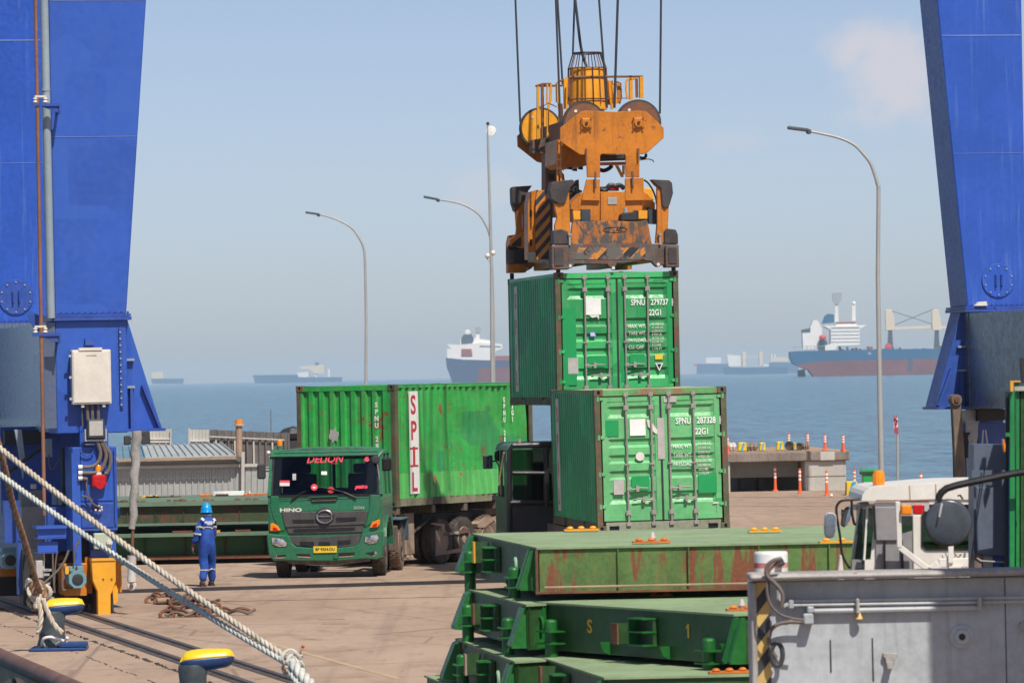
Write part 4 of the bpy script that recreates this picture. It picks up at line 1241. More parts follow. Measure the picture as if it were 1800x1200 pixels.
for lx in (0,GAUGE):
 for ly in (0,SEP):
  for k in range(4):
   yy=ly-.0+.45+k*.75
   q=MB();q.lathe([(.10,-.10),(.34,-.10),(.34,-.07),(.30,-.07),(.30,.07),(.34,.07),(.34,.10),(.10,.10)],(lx+xw,yy,.335),(1,0,0),28)
   q.build('wheel',[WORN],CRN,smooth=True)
  q=MB();q.box(lx+xw-.32,lx+xw-.2,ly+.05,ly+3.0,.35,1.0);q.box(lx+xw+.2,lx+xw+.32,ly+.05,ly+3.0,.35,1.0)
  q.build('wheel_truck',[ORANGE if ly==0 else BLUE_D],CRN,bevel=.01)
  if (lx,ly)!=(0,0):
   q=MB();q.box(lx+xw-.35,lx+xw+.35,ly+.3,ly+2.6,1.0,1.5)
   q.box(lx+xw-.25,lx+xw+.25,ly+1.0,ly+2.0,1.5,z_l+.02);q.build('equaliser_beam',[BLUE_D],CRN,bevel=.01)
q=MB();q.box(xw-.30,xw+.30,.75,2.6,.98,z0+.2);q.box(xw-.25,xw+.25,1.0,2.0,z0+.2,z_l+.02);q.build('equaliser_beam',[BLUE_D],CRN)
# gearbox and teal motor of the near truck, second motor further back
def motor(k,px_,py_,yl,r):
 a,b_=zh(FC,k,px_,py_,yl)
 q=MB()
 ring=[(r*1.0*cos(2*pi*i/8+pi/8),r*sin(2*pi*i/8+pi/8)) for i in range(8)]
 q.prism([(a+x,b_+z) for x,z in ring],yl,yl+.10)
 for i in range(16):
  an=2*pi*i/16
  q.box(0,0,0,0,0,0) if False else None
 q.cyl((a,yl+.10,b_),(a,yl+.62,b_),r*.86,n=20)
 m_=q.build('drive_motor',[TEAL],CRN,bevel=.006)
 for i in range(14):
  an=2*pi*i/14
  q=MB();q.bar((a+r*.86*cos(an),yl+.12,b_+r*.86*sin(an)),(a+r*.86*cos(an),yl+.58,b_+r*.86*sin(an)),.012,.05);q.build('cooling_fin',[TEAL],m_)
 q=MB();q.lathe([(r*.52,0),(r*.6,-.012),(r*.5,-.018),(0,-.01)],(a,yl,b_),(0,1,0),18);q.build('fan_grille',[DARK],m_,smooth=True)
 q=MB();q.box(a-r*.8,a+r*.75,yl+.12,yl+.5,b_+r*.8,b_+r*1.35);q.build('terminal_box',[TEAL],m_,bevel=.01)
 return m_
motor('Q',745,752,-.62,.165)
motor('Q',100,570,2.2,.165)
cbox('Q',590,600,850,900,-.02,.5,'gearbox',ORANGE,bevel=.03)
cbox('Q',620,840,830,905,-.10,-.02,'gearbox_foot',ORANGE)
cbox('Q',0,650,190,720,2.85,3.1,'gearbox',ORANGE)
cbox('Q',625,630,660,700,-.6,-.4,'cable_clamp',YELLOW)
for pts,r_ in (([(760,350),(755,400),(725,440),(712,600)],.016),([(600,610),(625,700),(600,770),(605,850),(630,850)],.02),([(505,500),(510,700),(525,880)],.016),([(420,500),(425,575)],.014),([(660,470),(620,570),(560,660),(430,780)],.022),([(735,600),(740,660)],.012),([(545,500),(530,620),(520,800)],.014)):
 q=MB();q.tube(smooth_path(cpath('Q',pts,-.55)),r_,6);q.build('cable',[HOSE],CRN,smooth=True)
q=MB();q.tube(smooth_path(cpath('P',[(1080,985),(1150,1000),(1200,1060),(1260,1110),(1340,1130)],-.42)),.016,6);q.build('cable',[HOSE],CRN,smooth=True)
q=MB();q.tube(smooth_path(cpath('P',[(1150,770),(1140,850),(1160,960),(1210,1060)],-.40)),.016,6);q.build('cable',[HOSE],CRN,smooth=True)
rn=random.Random(5)
for k in range(10):
 x=rn.uniform(1240,1350);y=rn.uniform(1120,1185)
 a,b_=fc('P',x,y,-.40);q=MB();q.ball((a,-.40+rn.uniform(-.04,.04),b_),.022,8);q.build('connector',[WHITE_DIRTY if k%2 else RUST],CRN)
for k,(x,y) in enumerate(((470,850),(485,870),(490,930),(450,790),(440,660),(465,662),(445,705))):
 a,b_=fc('Q',x,y,-.5);q=MB();q.box(a-.05,a+.05,-.53,-.45,b_-.02,b_+.02);q.build('connector',[SILVER],CRN)
 # tie-down rod wrapped in grey canvas, hanging from the flared foot
FT=FC
a0=at(240,757,88.7)
root=thing('tie_down_rod',frame(a0.x,a0.y,0,0),'tie-down turnbuckle wrapped in grey canvas hanging beside the blue leg','turnbuckle')
Ft=root.matrix_world
def tz(x,y):return zh(Ft,'px',x,y,0)
rn=random.Random(2)
pts=[];rs=[]
for i in range(15):
 t=i/14;x=240-7*t+1.5*sin(i*1.7);y=757+(929-757)*t
 p=tz(x,y);pts.append((p[0],0,p[1]));rs.append(.088-.022*t+.008*sin(i*2.3))
rs[0]*=.9;rs[-1]*=.8
q=MB();q.tube(pts,rs,12);q.build('canvas_sleeve',[CANVAS],root,smooth=True,angle=80)
q=MB();a=tz(233.5,925);b_=tz(232,980);q.tube([(a[0],0,a[1]),(b_[0],0,b_[1])],.028,10);q.build('rod',[RUST],root,smooth=True)
pts=[];rs=[]
for i in range(8):
 t=i/7;p=tz(232-t*.5,976+(1022-976)*t);pts.append((p[0],0,p[1]));rs.append((.085-.01*sin(t*3))*(.93 if i%2 else 1))
q=MB();q.tube(pts,rs,12);q.build('canvas_sleeve',[CANVAS_L],root,smooth=True,angle=80)
p=tz(231.5,1029);q=MB();q.cyl((p[0],-.05,p[1]),(p[0],.05,p[1]),.085,n=18);q.build('clevis_eye',[CANVAS_L],root,bevel=.015)
q=MB();q.cyl((p[0],-.08,p[1]),(p[0],-.051,p[1]),.035,n=10);q.build('clevis_pin',[RUST],root)
# lever arm with pin hanging on the right far leg, and boxes below it
a0=at(1680,705,102.5)
def crp(k,pts,yl):return [zh(FC,k,x,y,yl) for x,y in pts]
YL_=SEP-.35
q=MB();q.prism(crp('W',[(395,300),(405,400),(425,800),(432,1180),(530,1180),(520,800),(490,400),(490,300)],YL_),YL_,YL_+.16);la=q.build('tie_down_arm',[CHASSIS],CRN,bevel=.01)
a,b_=zh(FC,'W',438,340,YL_);q=MB();q.cyl((a,YL_-.06,b_),(a,YL_+.2,b_),.11,n=20);q.build('arm_eye',[CHASSIS],la)
q=MB();q.cyl((a,YL_-.09,b_),(a,YL_-.061,b_),.055,n=16);q.build('arm_pin',[RUST],la)
for nm,mt,pts,y0 in (('hanger_post',GREYW,[(530,440),(655,440),(650,700),(560,1180),(540,1180)],YL_+.5),('hanger_post',BLUE_D,[(495,560),(528,560),(548,1180),(520,1180)],YL_+.4),('cross_beam',BLACK,[(655,430),(920,430),(920,535),(655,545)],YL_+.3),('truck_cover',BLUE_D,[(655,560),(920,560),(920,1180),(655,1180)],YL_+.5)):
 q=MB();q.prism(crp('W',pts,y0),y0,y0+.6);q.build(nm,[mt],CRN)
rn=random.Random(9)
for k in range(5):
 x=560+k*8;q=MB();q.tube(smooth_path([(zh(FC,'W',px_,py_,YL_)[0],YL_+.35,zh(FC,'W',px_,py_,YL_)[1]) for px_,py_ in ((540+k*20,655),(575+k*5,700),(560+k*12,800),(585+k*4,900))]),.022,6);q.build('cable',[BLACK],CRN,smooth=True)
q=MB();q.tube([(zh(FC,'W',px_,py_,YL_-.3)[0],YL_-.3,zh(FC,'W',px_,py_,YL_-.3)[1]) for px_,py_ in ((690,760),(700,630),(722,630),(738,760))],.018,6);q.build('grab_handle',[SILVER],CRN,smooth=True)
# ================================================================== spreader and headblock hanging on its wire ropes
Lr=6.058
SPF=F2@Matrix.Translation((0,0,CHT))
SPR=thing('container_spreader',SPF,'worn orange container spreader and its headblock with rope sheaves, hanging on wire ropes','spreader')
def sz_(k,x,y,yl=0.0):return zh(SPF,k,x,y,yl)
def sp(name,mat,k,pts,y0,y1,parent=None,bevel=0.0,ref=None):
 q=MB();q.prism([sz_(k,x,y,y0 if ref is None else ref) for x,y in pts],y0,y1)
 return q.build(name,[mat],parent or SPR,bevel=bevel)
 # near end beam with its corner castings
nb=[(455,770),(600,765),(720,745),(1480,745),(1760,755),(1765,985),(1640,985),(1600,960),(1540,985),(1510,960),(1480,925),(1400,915),(1190,945),(1130,945),(1110,985),(1080,1000),(1055,985),(1030,955),(700,950),(670,990),(640,1000),(600,1000),(580,1010),(457,1012)]
sp('end_beam',WORN,'Z',nb,-.05,.12,bevel=.01)
for xa,xb in ((458,640),(1620,1762)):
 a,z1=sz_('Z',xa,765,-.10);b,z0=sz_('Z',xb,985 if xa>1000 else 1008,-.10)
 q=MB();q.box(a,b,-.13,.2,z0,z1);ch_=q.build('corner_housing',[WORN],SPR,bevel=.015)
 q=MB();q.box(a+.05,b-.05-(.06 if xa<1000 else 0),-.145,-.131,z0+.07,z1-.04);q.build('wear_plate',[WORN_D],ch_,bevel=.008)
for x,y in ((652,970),(1094,992),(1552,955)):
 a,z=sz_('Z',x,y,-.06);q=MB();q.cyl((a,-.056,z),(a,-.051,z),.032,n=14);q.build('lashing_hole',[WHITE_DIRTY],SPR)
 # raked scraped panel above the near beam
sp('raked_panel',ORANGE_W,'Z',[(680,500),(780,520),(1000,510),(1180,515),(1330,525),(1440,500),(1485,745),(650,752)],-.03,.10,bevel=.01)
sp('hazard_board',STR_WORN,'Z',[(730,785),(1420,785),(1420,905),(700,905)],-.058,-.0505)
a,z=sz_('Z',1110,603,-.034)
q=MB()
for k in range(28):
 an=2*pi*k/28;an2=2*pi*(k+1)/28
 q.bar((a+.235*cos(an),-.034,z+.052*sin(an)),(a+.235*cos(an2),-.034,z+.052*sin(an2)),.006,.012,upv=(0,1,0))
q.build('oval_emblem',[BLACK],SPR)
text('marking','AC',.075,BLACK,SPR,(a+.08,-.033,z),'-y',sx=1.2,bold=.004)
# main telescopic beams and the far end beam
for xa in (-.55,.55):
 q=MB();q.box(xa-.14,xa+.14,.1,Lr-.1,.16,.52);q.build('telescopic_beam',[ORANGE],SPR,bevel=.01)
FY=Lr-.1
fbm=[(12,740),(30,660),(100,650),(225,660),(450,700),(455,950),(300,952),(255,1000),(215,1020),(190,1035),(15,1045)]
sp('end_beam',ORANGE,'Z',fbm,FY,FY+.25,bevel=.01)
a,z1=sz_('Z',15,800,FY-.05);b,z0=sz_('Z',195,1040,FY-.05)
q=MB();q.box(a,1.22,FY-.02,FY+.2,z0+.2,z1+.05);q.build('end_beam',[WORN_D],SPR)
q=MB();q.box(a,b,FY-.10,FY+.25,z0,z1);q.build('corner_housing',[WORN],SPR,bevel=.015)
q=MB();q.box(a+.12,b-.02,FY-.115,FY-.101,z0+.2,z1-.03);q.build('wear_plate',[DARK],SPR)
q=MB();q.box(a+.0,b,FY-.115,FY-.101,z0,z0+.17);q.build('wear_plate',[ORANGE],SPR)
a,z=sz_('Z',215,1000,FY);q=MB();q.cyl((a,FY-.008,z),(a,FY-.003,z),.03,n=12);q.build('lashing_hole',[WHITE_DIRTY],SPR)
sp('beam_shoulder',ORANGE,'Z',[(40,700),(150,640),(230,600),(230,780),(160,790),(40,745)],FY-.4,FY-.1)
sp('beam_recess',DARK,'Z',[(60,745),(150,670),(155,770),(60,780)],FY-.42,FY-.401)
# yellow and black striped rope drum guard on the left
for nm,mt,pts,y0,y1 in (('striped_guard',STR_BOX,[(318,200),(440,198),(448,400),(448,740),(400,905),(345,925),(305,905),(300,300)],2.2,2.9),('guard_side',ORANGE,[(245,215),(318,195),(300,300),(303,905),(225,905),(222,340)],2.3,2.8),('guard_frame',WORN_D,[(448,190),(475,230),(470,940),(400,945),(400,900),(448,740)],2.2,2.9),('guard_foot',WORN_D,[(222,830),(300,830),(300,905),(440,905),(440,950),(222,935)],2.15,2.2)):
 sp(nm,mt,'Z',pts,y0,y1)
for yy in (430,730):
 sp('guard_slot',BLACK,'Z',[(240,yy-30),(262,yy-30),(262,yy+40),(240,yy+40)],2.285,2.299)
 # gather guides (flippers) at the corners
def flipper(head,stem,y0,mh,ms,name='gather_guide'):
 q=MB();q.prism([sz_('Z',x,y,y0) for x,y in stem],y0,y0+.13);f=q.build(name,[ms],SPR,bevel=.008)
 q=MB();q.prism([sz_('Z',x,y,y0-.02) for x,y in head],y0-.05,y0+.22);q.build('guide_tip',[mh],f,bevel=.012)
 return f
flipper([(455,120),(540,105),(670,92),(708,118),(660,165),(640,200),(600,330),(540,345),(455,290),(435,200)],[(490,330),(600,330),(640,190),(655,640),(640,760),(500,760),(495,560),(520,480),(500,400)],-.02,WORN_D,ORANGE)
flipper([(1478,90),(1660,98),(1690,125),(1700,230),(1665,350),(1620,390),(1590,360),(1575,180),(1530,150)],[(1540,160),(1600,200),(1610,380),(1660,350),(1650,600),(1610,740),(1525,740),(1540,560)],-.02,WORN_D,ORANGE)
flipper([(50,185),(65,165),(262,152),(225,205),(205,250),(190,290),(85,420),(55,330)],[(60,200),(190,200),(205,300),(215,470),(205,640),(90,740),(105,590),(95,440),(60,330)],FY-.1,WORN_D,ORANGE)
for pts in ([(155,440),(172,460),(170,600),(158,570)],):
 sp('guide_slot',STICKER_G,'Z',pts,FY-.115,FY-.105)
sp('guide_base',WORN_D,'Z',[(475,610),(560,595),(630,620),(635,750),(475,755)],-.06,.2,bevel=.015)
sp('guide_base',WORN_D,'Z',[(1610,620),(1640,590),(1730,600),(1752,650),(1755,750),(1610,745)],-.06,.2,bevel=.015)
for xx in (645,1568):
 a,z=sz_('Z',xx,650,-.08);q=MB();q.cyl((a,-.08,z),(a,-.08,z-.2),.022,n=8);q.cyl((a,-.08,z-.02),(a,-.08,z+.02),.04,n=8);q.build('adjusting_bolt',[SILVER],SPR)
 # central frame
sp('centre_frame',ORANGE,'Z',[(655,340),(770,225),(820,215),(1400,215),(1440,240),(1518,330),(1518,400),(1445,400),(1445,515),(690,515),(680,400),(655,400)],.45,1.1,bevel=.01,ref=.45)
sp('centre_frame',ORANGE,'Z',[(655,340),(770,225),(820,215),(1400,215),(1440,240),(1518,330),(1518,400),(690,400)],4.6,5.1,ref=.45)
for pts in ([(770,300),(820,90),(955,90),(955,305)],[(1215,80),(1400,75),(1405,300),(1215,305)]):
 sp('upright',ORANGE,'Z',pts,.38,.45)
 sp('upright',ORANGE,'Z',pts,4.7,4.9,ref=.45)
sp('front_plate',ORANGE,'Z',[(960,215),(1210,220),(1210,510),(960,510)],.40,.448,ref=.45)
for pts in ([(765,395),(860,395),(860,520),(770,520)],[(1450,395),(1540,395),(1540,545),(1455,540)]):
 sp('rubber_buffer',paint('buffer_blue_black',(.035,.05,.07),rough=.6,var=.2),'Z',pts,.2,.40)
for pts in ([(680,410),(765,410),(765,500),(690,500)],[(1350,405),(1440,405),(1440,490),(1350,490)]):
 sp('light_block',ORANGE_Y,'Z',pts,.25,.40)
sp('nameplate',SILVER,'Z',[(1035,272),(1130,272),(1130,345),(1035,345)],.385,.399,bevel=.004)
text('marking','40',.10,GREYW_T,SPR,(sz_('Z',1082,308,.38)[0],.384,sz_('Z',1082,308,.38)[1]),'-y')
sp('hydraulic_motor',DARK,'Z',[(1165,445),(1200,430),(1300,420),(1335,395),(1350,510),(1170,515)],.2,.45,bevel=.02)
a,z=sz_('Z',1222,405,.25);q=MB();q.cyl((a,.3,z-.1),(a,.3,z+.06),.04,n=10);q.build('solenoid',[SILVER],SPR)
for pts in ([(640,190),(740,90),(745,240),(660,300)],):
 sp('hydraulic_block',DARK,'Z',pts,1.2,1.6)
rn=random.Random(4)
for k in range(9):
 x0=650+rn.random()*60;y0=190+rn.random()*90
 q=MB();pts=[(*sz_('Z',x0,y0,1.1),),(*sz_('Z',x0+30+rn.random()*40,y0-40+rn.random()*60,1.1),),(*sz_('Z',x0+60+rn.random()*50,y0+rn.random()*90,1.1),)]
 q.tube(smooth_path([(p[0],1.1+.05*k,p[1]) for p in pts]),.02,6);q.build('hose',[BLACK],SPR,smooth=True)
q=MB();q.tube(smooth_path([(sz_('Z',x,y,.9)[0],.9,sz_('Z',x,y,.9)[1]) for x,y in ((960,185),(1010,200),(1060,150),(1110,160),(1160,150),(1205,185))]),.05,8);q.build('hose',[BLACK],SPR,smooth=True)
sp('hydraulic_cylinder',LAMP_R,'Z',[(1060,165),(1150,160),(1150,205),(1065,205)],1.0,1.2)
q=MB();q.tube(smooth_path([(sz_('Z',x,y,1.6)[0],1.6,sz_('Z',x,y,1.6)[1]) for x,y in ((1405,95),(1450,130),(1500,210),(1530,300),(1530,340))]),.018,6);q.build('wire',[BLACK],SPR,smooth=True)
sp('amber_housing',ORANGE_Y,'Z',[(1385,200),(1440,175),(1490,190),(1500,240),(1510,310),(1470,290),(1390,230)],1.9,2.3,bevel=.02)
sp('drum_below',ORANGE,'Z',[(1110,940),(1280,925),(1280,1005),(1130,1010)],2.6,3.2)
# headblock plates with the sheaves
plate=[(462,790),(660,635),(700,625),(880,632),(1000,636),(1230,625),(1290,635),(1455,790),(1457,885),(1290,1035),(1225,1045),(1222,1200),(1222,1265),(1090,1265),(1090,1060),(1075,1040),(860,1040),(845,1060),(845,1265),(720,1265),(712,1050),(650,1048),(462,920)]
HP=.75
hp=sp('headblock_plate',ORANGE,'U1',plate,HP,HP+.05,bevel=.008)
def disc(name,cx,cz,r,y0,y1,mat,parent,n=32,bevel=0):
 q=MB();q.cyl((cx,y0,cz),(cx,y1,cz),r,n=n);return q.build(name,[mat],parent,bevel=bevel)
for px_,py_ in ((712,748),(1212,742)):
 a,z=sz_('U1',px_,py_,HP-.05)
 q=MB();q.box(a-.11,a+.11,HP-.05,HP,z-.11,z+.11);bh=q.build('bearing_housing',[ORANGE],hp,bevel=.03)
 disc('bearing_cap',a,z,.085,HP-.08,HP-.05,ORANGE,bh,20,.008);disc('axle_end',a,z,.032,HP-.10,HP-.081,DARK,bh,12)
 for dx in (-.095,.095):
  for dz in (-.095,.095):
   disc('bolt',a+dx,z+dz,.02,HP-.065,HP-.05,SHEAVE,bh,8)
def sheave(cx,cz,r,y0,face):
 q=MB()
 q.lathe([(r,0),(r,.03),(r-.04,.055),(r,.08),(r,.11)],(cx,y0,cz),(0,1,0),48)
 s_=q.build('rope_sheave',[WORN_D],SPR,smooth=True,angle=30)
 q=MB();q.lathe([(.04,-.008),(r-.045,-.008),(r-.045,.0),(.04,0)],(cx,y0,cz),(0,1,0),48);q.build('sheave_disc',[face],s_)
 an0=2.2
 q=MB();q.cyl((cx+(r*.68)*cos(an0),y0-.02,cz+(r*.68)*sin(an0)),(cx+(r*.68)*cos(an0),y0-.009,cz+(r*.68)*sin(an0)),.03,n=12);q.build('sheave_hole',[WHITE_DIRTY],s_)
 return s_
SH=[]
for px_,py_,fc_ in ((695,745,SHEAVE),(1213,740,SHEAVE)):
 a,z=sz_('U1',px_,py_,HP+.1);rr_=.455 if px_>1000 else .43
 SH.append((a,z,rr_));sheave(a,z,rr_,HP+.10,fc_)
HB2=5.0
# second plate and sheaves at the far end
pn=[(x-412,y+82) for x,y in plate]
fp=[(55,870),(185,800),(560,640),(1000,640),(1000,1150),(305,1130),(240,1115),(55,970)]
sp('headblock_plate',ORANGE,'U1',[(50,870),(120,800),(250,700),(440,700),(460,790),(1000,790),(1000,1100),(700,1100),(700,1140),(430,1140),(430,1200),(430,1500),(310,1500),(300,1130),(240,1115),(55,970)],HB2+.45,HB2+.5,bevel=.008)
a,z=sz_('U1',290,790,HB2);sheave(a,z,.43,HB2+.22,ORANGE_Y);SH.append((a,z,.43))
a2=a+SH[1][0]-SH[0][0];sheave(a2,z,.43,HB2+.22,ORANGE_Y);SH.append((a2,z,.43))
# boxes, walkway beam and dark inner frame between the plates
sp('walkway_beam',WORN,'U1',[(195,905),(560,850),(560,960),(700,1050),(195,1030)],3.9,4.3,ref=3.9)
sp('headblock_body',ORANGE,'U1',[(440,900),(560,930),(720,1050),(720,1150),(500,1165),(440,1130)],1.6,3.2,ref=1.6)
sp('headblock_body',SHEAVE,'U1',[(560,700),(1300,700),(1300,920),(560,920)],HP+.4,4.9,ref=HP+.4)
sp('inner_column',SHEAVE,'U1',[(320,1020),(470,1020),(470,1480),(320,1480)],4.3,4.8,ref=4.3)
sp('column_window',BLACK,'E',[(285,670),(312,670),(312,700),(285,700)],4.28,4.299)
sp('cross_tube',ORANGE,'U1',[(845,1120),(1090,1115),(1090,1145),(845,1150)],1.4,1.5)
sp('cross_plate',WORN,'U1',[(845,1045),(1090,1045),(1090,1100),(845,1110)],2.0,2.1)
for pts in ([(990,1150),(1020,1150),(1075,1260),(1050,1265)],[(1060,1150),(1085,1150),(1080,1240),(1060,1240)]):
 sp('ladder_rail',ORANGE_Y,'U1',pts,1.9,1.95)
for px_,py_ in ((660,1270),(670,1300)):
 pass
q=MB();q.tube(smooth_path([(sz_('U1',x,y,1.8)[0],1.8,sz_('U1',x,y,1.8)[1]) for x,y in ((840,1190),(880,1200),(930,1180),(960,1150))]),.04,8);q.build('hose',[BLACK],SPR,smooth=True)
a,z=sz_('U1',1040,1065,1.5)
for k in range(4):
 disc_q=MB();disc_q.cyl((a,1.5,z+.02*k-.03),(a,1.5,z+.02*k-.02),.075,n=14);disc_q.build('spring_coil',[SILVER],SPR)
q=MB();q.tube(smooth_path([(sz_('U1',x,y,.9)[0],.9,sz_('U1',x,y,.9)[1]) for x,y in ((1225,1075),(1265,1080),(1285,1060),(1280,1040))]),.028,8);q.build('hose',[BLACK],SPR,smooth=True)
q=MB();q.tube(smooth_path([(sz_('U1',x,y,.9)[0],.9,sz_('U1',x,y,.9)[1]) for x,y in ((1220,1100),(1300,1090),(1345,1100),(1360,1118))]),.010,6);q.build('wire',[BLACK],SPR,smooth=True)
# ladder frame left of the plate
for xa in (428,462):
 sp('ladder_rail',ORANGE,'U1',[(xa,920),(xa+14,920),(xa+18,1300),(xa+2,1300)],1.15,1.19)
for yy in (935,1085,1170):
 sp('ladder_rung',ORANGE_Y,'U1',[(430,yy),(475,yy),(475,yy+14),(430,yy+14)],1.14,1.15)
q=MB();a=sz_('U1',560,1010,1.6);b=sz_('U1',480,1200,1.6);q.bar((a[0],1.5,a[1]),(b[0],1.5,b[1]),.03,.03);q.build('brace',[ORANGE],SPR)
for xa,ya in ((540,1170),(585,1185),(640,1170)):
 sp('bracket_small',DARK,'U1',[(xa,ya),(xa+40,ya-10),(xa+40,ya+20),(xa,ya+15)],2.0,2.1)
for pts in ([(455,1180),(500,1240),(510,1330),(470,1280)],):
 sp('upright',ORANGE,'U1',pts,3.0,3.1)
for xx in (870,1295):
 sp('locking_pin',WORN,'Z',[(xx+35 if xx<1000 else xx-15,10),(xx+50 if xx<1000 else xx+5,10),(xx+48 if xx<1000 else xx+5,180),(xx+30 if xx<1000 else xx-8,160)],.30,.36)
sp('pin_rod',SHEAVE,'U1',[(705,990),(722,985),(722,1100),(708,1130)],.70,.745)
sp('pin_rod',SHEAVE,'U1',[(1203,985),(1222,985),(1220,1100),(1205,1120)],.70,.745)
# cable basket: yellow barrel with a dark cage above and around it
BY=2.9
bx,bz0=sz_('U1',728,570,BY);_,bz1=sz_('U1',735,220,BY)
w0=(sz_('U1',905,560,BY)[0]-sz_('U1',545,560,BY)[0])/2;w1=(sz_('U1',905,225,BY)[0]-sz_('U1',570,225,BY)[0])/2
q=MB();q.lathe([(w0*1.02,bz0-.1),(w0*1.02,bz0),(w0*1.0,bz0+.15),(w0*.98,(bz0+bz1)/2),(w1*1.0,bz1-.05),(w1,bz1),(w1-.04,bz1),(w0-.06,bz0+.1)],(bx,BY,0),n=36)
bk=q.build('cable_basket',[ORANGE_Y],SPR,smooth=True,angle=50)
_,bz2=sz_('U1',728,75,BY);w2=(sz_('U1',862,75,BY)[0]-sz_('U1',592,75,BY)[0])/2
for k in range(16):
 an=2*pi*k/16+.12
 q=MB();q.tube([(bx+(w0+.035)*cos(an),BY+(w0+.035)*sin(an),bz0),(bx+(w1+.03)*cos(an),BY+(w1+.03)*sin(an),bz1),(bx+w2*cos(an),BY+w2*sin(an),bz2)],.010,5)
 q.build('cage_bar',[SHEAVE if k%2 else DARK],bk)
for zz,ww in ((bz2,w2),(bz1+.0,w1+.03),((bz0*.28+bz1*.72),w1*.28+w0*.72-.0),(bz0+.1,w0+.035)):
 q=MB();q.tube([(bx+ww*cos(2*pi*k/30),BY+ww*sin(2*pi*k/30),zz) for k in range(31)],.018 if zz==bz2 else .012,6)
 q.build('cage_ring',[DARK if zz==bz2 else SHEAVE],bk,smooth=True)
 # railings
def rail(pts,yl,r=.022,mat=ORANGE_Y,nm='handrail'):
 q=MB();q.tube([(sz_('U1',x,y,yl)[0],yl,sz_('U1',x,y,yl)[1]) for x,y in pts],r,6);return q.build(nm,[mat],SPR,smooth=True)
rail([(225,390),(500,385)],4.2,.022,SHEAVE);rail([(225,390),(290,370),(375,368)],3.6,.022,SHEAVE)
for x in (250,):rail([(x,385),(x-2,900)],4.2,.032)
rail([(290,370),(292,890)],3.6,.032,SHEAVE)
rail(smooth_path([Vector((x,y,0)) for x,y in ((340,890),(345,600),(372,520),(375,400),(368,385))],1) and [(342,890),(344,610),(368,520),(374,400),(370,370)],3.4,.026)
rail([(340,370),(335,560)],3.4,.02)
rail([(430,545),(428,370),(450,345),(520,325)],3.0,.022,SHEAVE)
rail([(440,360),(440,540),(470,575)],3.0,.03)
rail([(455,830),(468,640),(460,560)],2.8,.05)
rail([(510,320),(515,610)],2.6,.045);rail([(530,310),(528,560)],2.6,.03);rail([(545,300),(540,560)],2.4,.02,SHEAVE)
rail([(545,305),(900,300),(1255,298)],2.1,.024,SHEAVE)
rail([(1238,300),(1240,505)],2.1,.045);rail([(1195,318),(1198,500)],2.1,.03,SHEAVE)
rail([(1110,515),(1095,430),(1092,350),(1110,325),(1195,318)],2.1,.022);rail([(1138,330),(1140,520)],2.6,.042)
rail([(570,508),(1100,506)],2.0,.01,SHEAVE)
rail([(975,380),(1010,350),(1040,365),(1045,500),(1030,560)],2.3,.022,SHEAVE)
sp('rail_panel',ORANGE,'U1',[(1005,370),(1030,360),(1040,380),(1040,520),(1015,560)],2.25,2.3)
rail([(960,380),(985,480),(1000,560)],2.6,.035);rail([(940,340),(960,570)],2.9,.06)
sp('rail_panel',ORANGE_Y,'U1',[(905,330),(945,340),(985,520),(980,570),(910,570)],3.2,3.3)
rail([(255,590),(300,580),(350,555),(430,590)],3.3,.01,SHEAVE)
rail([(960,560),(958,612)],1.2,.03)
# short pendant pieces under the near beam corners: twistlocks into the container
for xa in (-1.14,1.14):
 for ya in (.09,Lr-.09):
  q=MB();q.cyl((xa,ya,-.02),(xa,ya,.12),.045,n=10);q.build('twistlock',[BLACK],SPR)
  # wire ropes: each one runs down to the rim of a sheave or the basket
ROP=[]
def rope(pt_top,pt_bot,yl,r,label,dy=0.0,mid=None):
 a=at(*pt_top,(SPF@Vector((0,yl,0))).y+dy)
 bx_,bz_=hit(SPF,*pt_bot,yl)
 b=SPF@Vector((bx_,yl,bz_))
 d=a-b
 top=b+d*(24.0/max(d.z,.1)) if not mid else a
 base=frame(b.x,b.y,b.z)
 q=MB();q.M=base.inverted()
 pts=[b,top]
 if mid:
  m_=SPF@Vector((hit(SPF,*mid,yl)[0],yl,hit(SPF,*mid,yl)[1]))
  up_=a+(a-m_)*4
  pts=smooth_path([b,m_,a,up_],5)
 q.tube(pts,r,8)
 o=q.build('hoist_rope',[CABLE],None,smooth=True)
 o.matrix_world=base
 tag(o,label,'wire rope','wire ropes of the spreader')
yn=HP+.155;yf_=HB2+.275
rope((906,0),(914.5,215),yf_,.021,'wire rope at the far left, running down outside the rear yellow sheave')
rope((977,0),(985,215),yn,.021,'left of the close pair of ropes, ending at the left rim of the front sheave')
rope((980,0),(989,150),yf_,.021,'right of the close pair of ropes, passing behind the front sheave')
rope((1010,0),(1007,95),BY,.020,'straight rope meeting the upper left rim of the cable cage')
rope((1053,0),(1067,190),yn,.021,'rope crossing the right half of the yellow cable barrel')
rope((1086,0),(1080,190),yn,.025,'thick rope dropping just right of the yellow barrel to the gap between the front sheaves')
rope((1162,0),(1160,200),yn,.021,'wire rope at the far right, ending outside the right front sheave')
rope((1010,-8),(1031,118),BY-.15,.028,'black power cable hanging in a curve into the cage on the yellow barrel',mid=(1021,82))
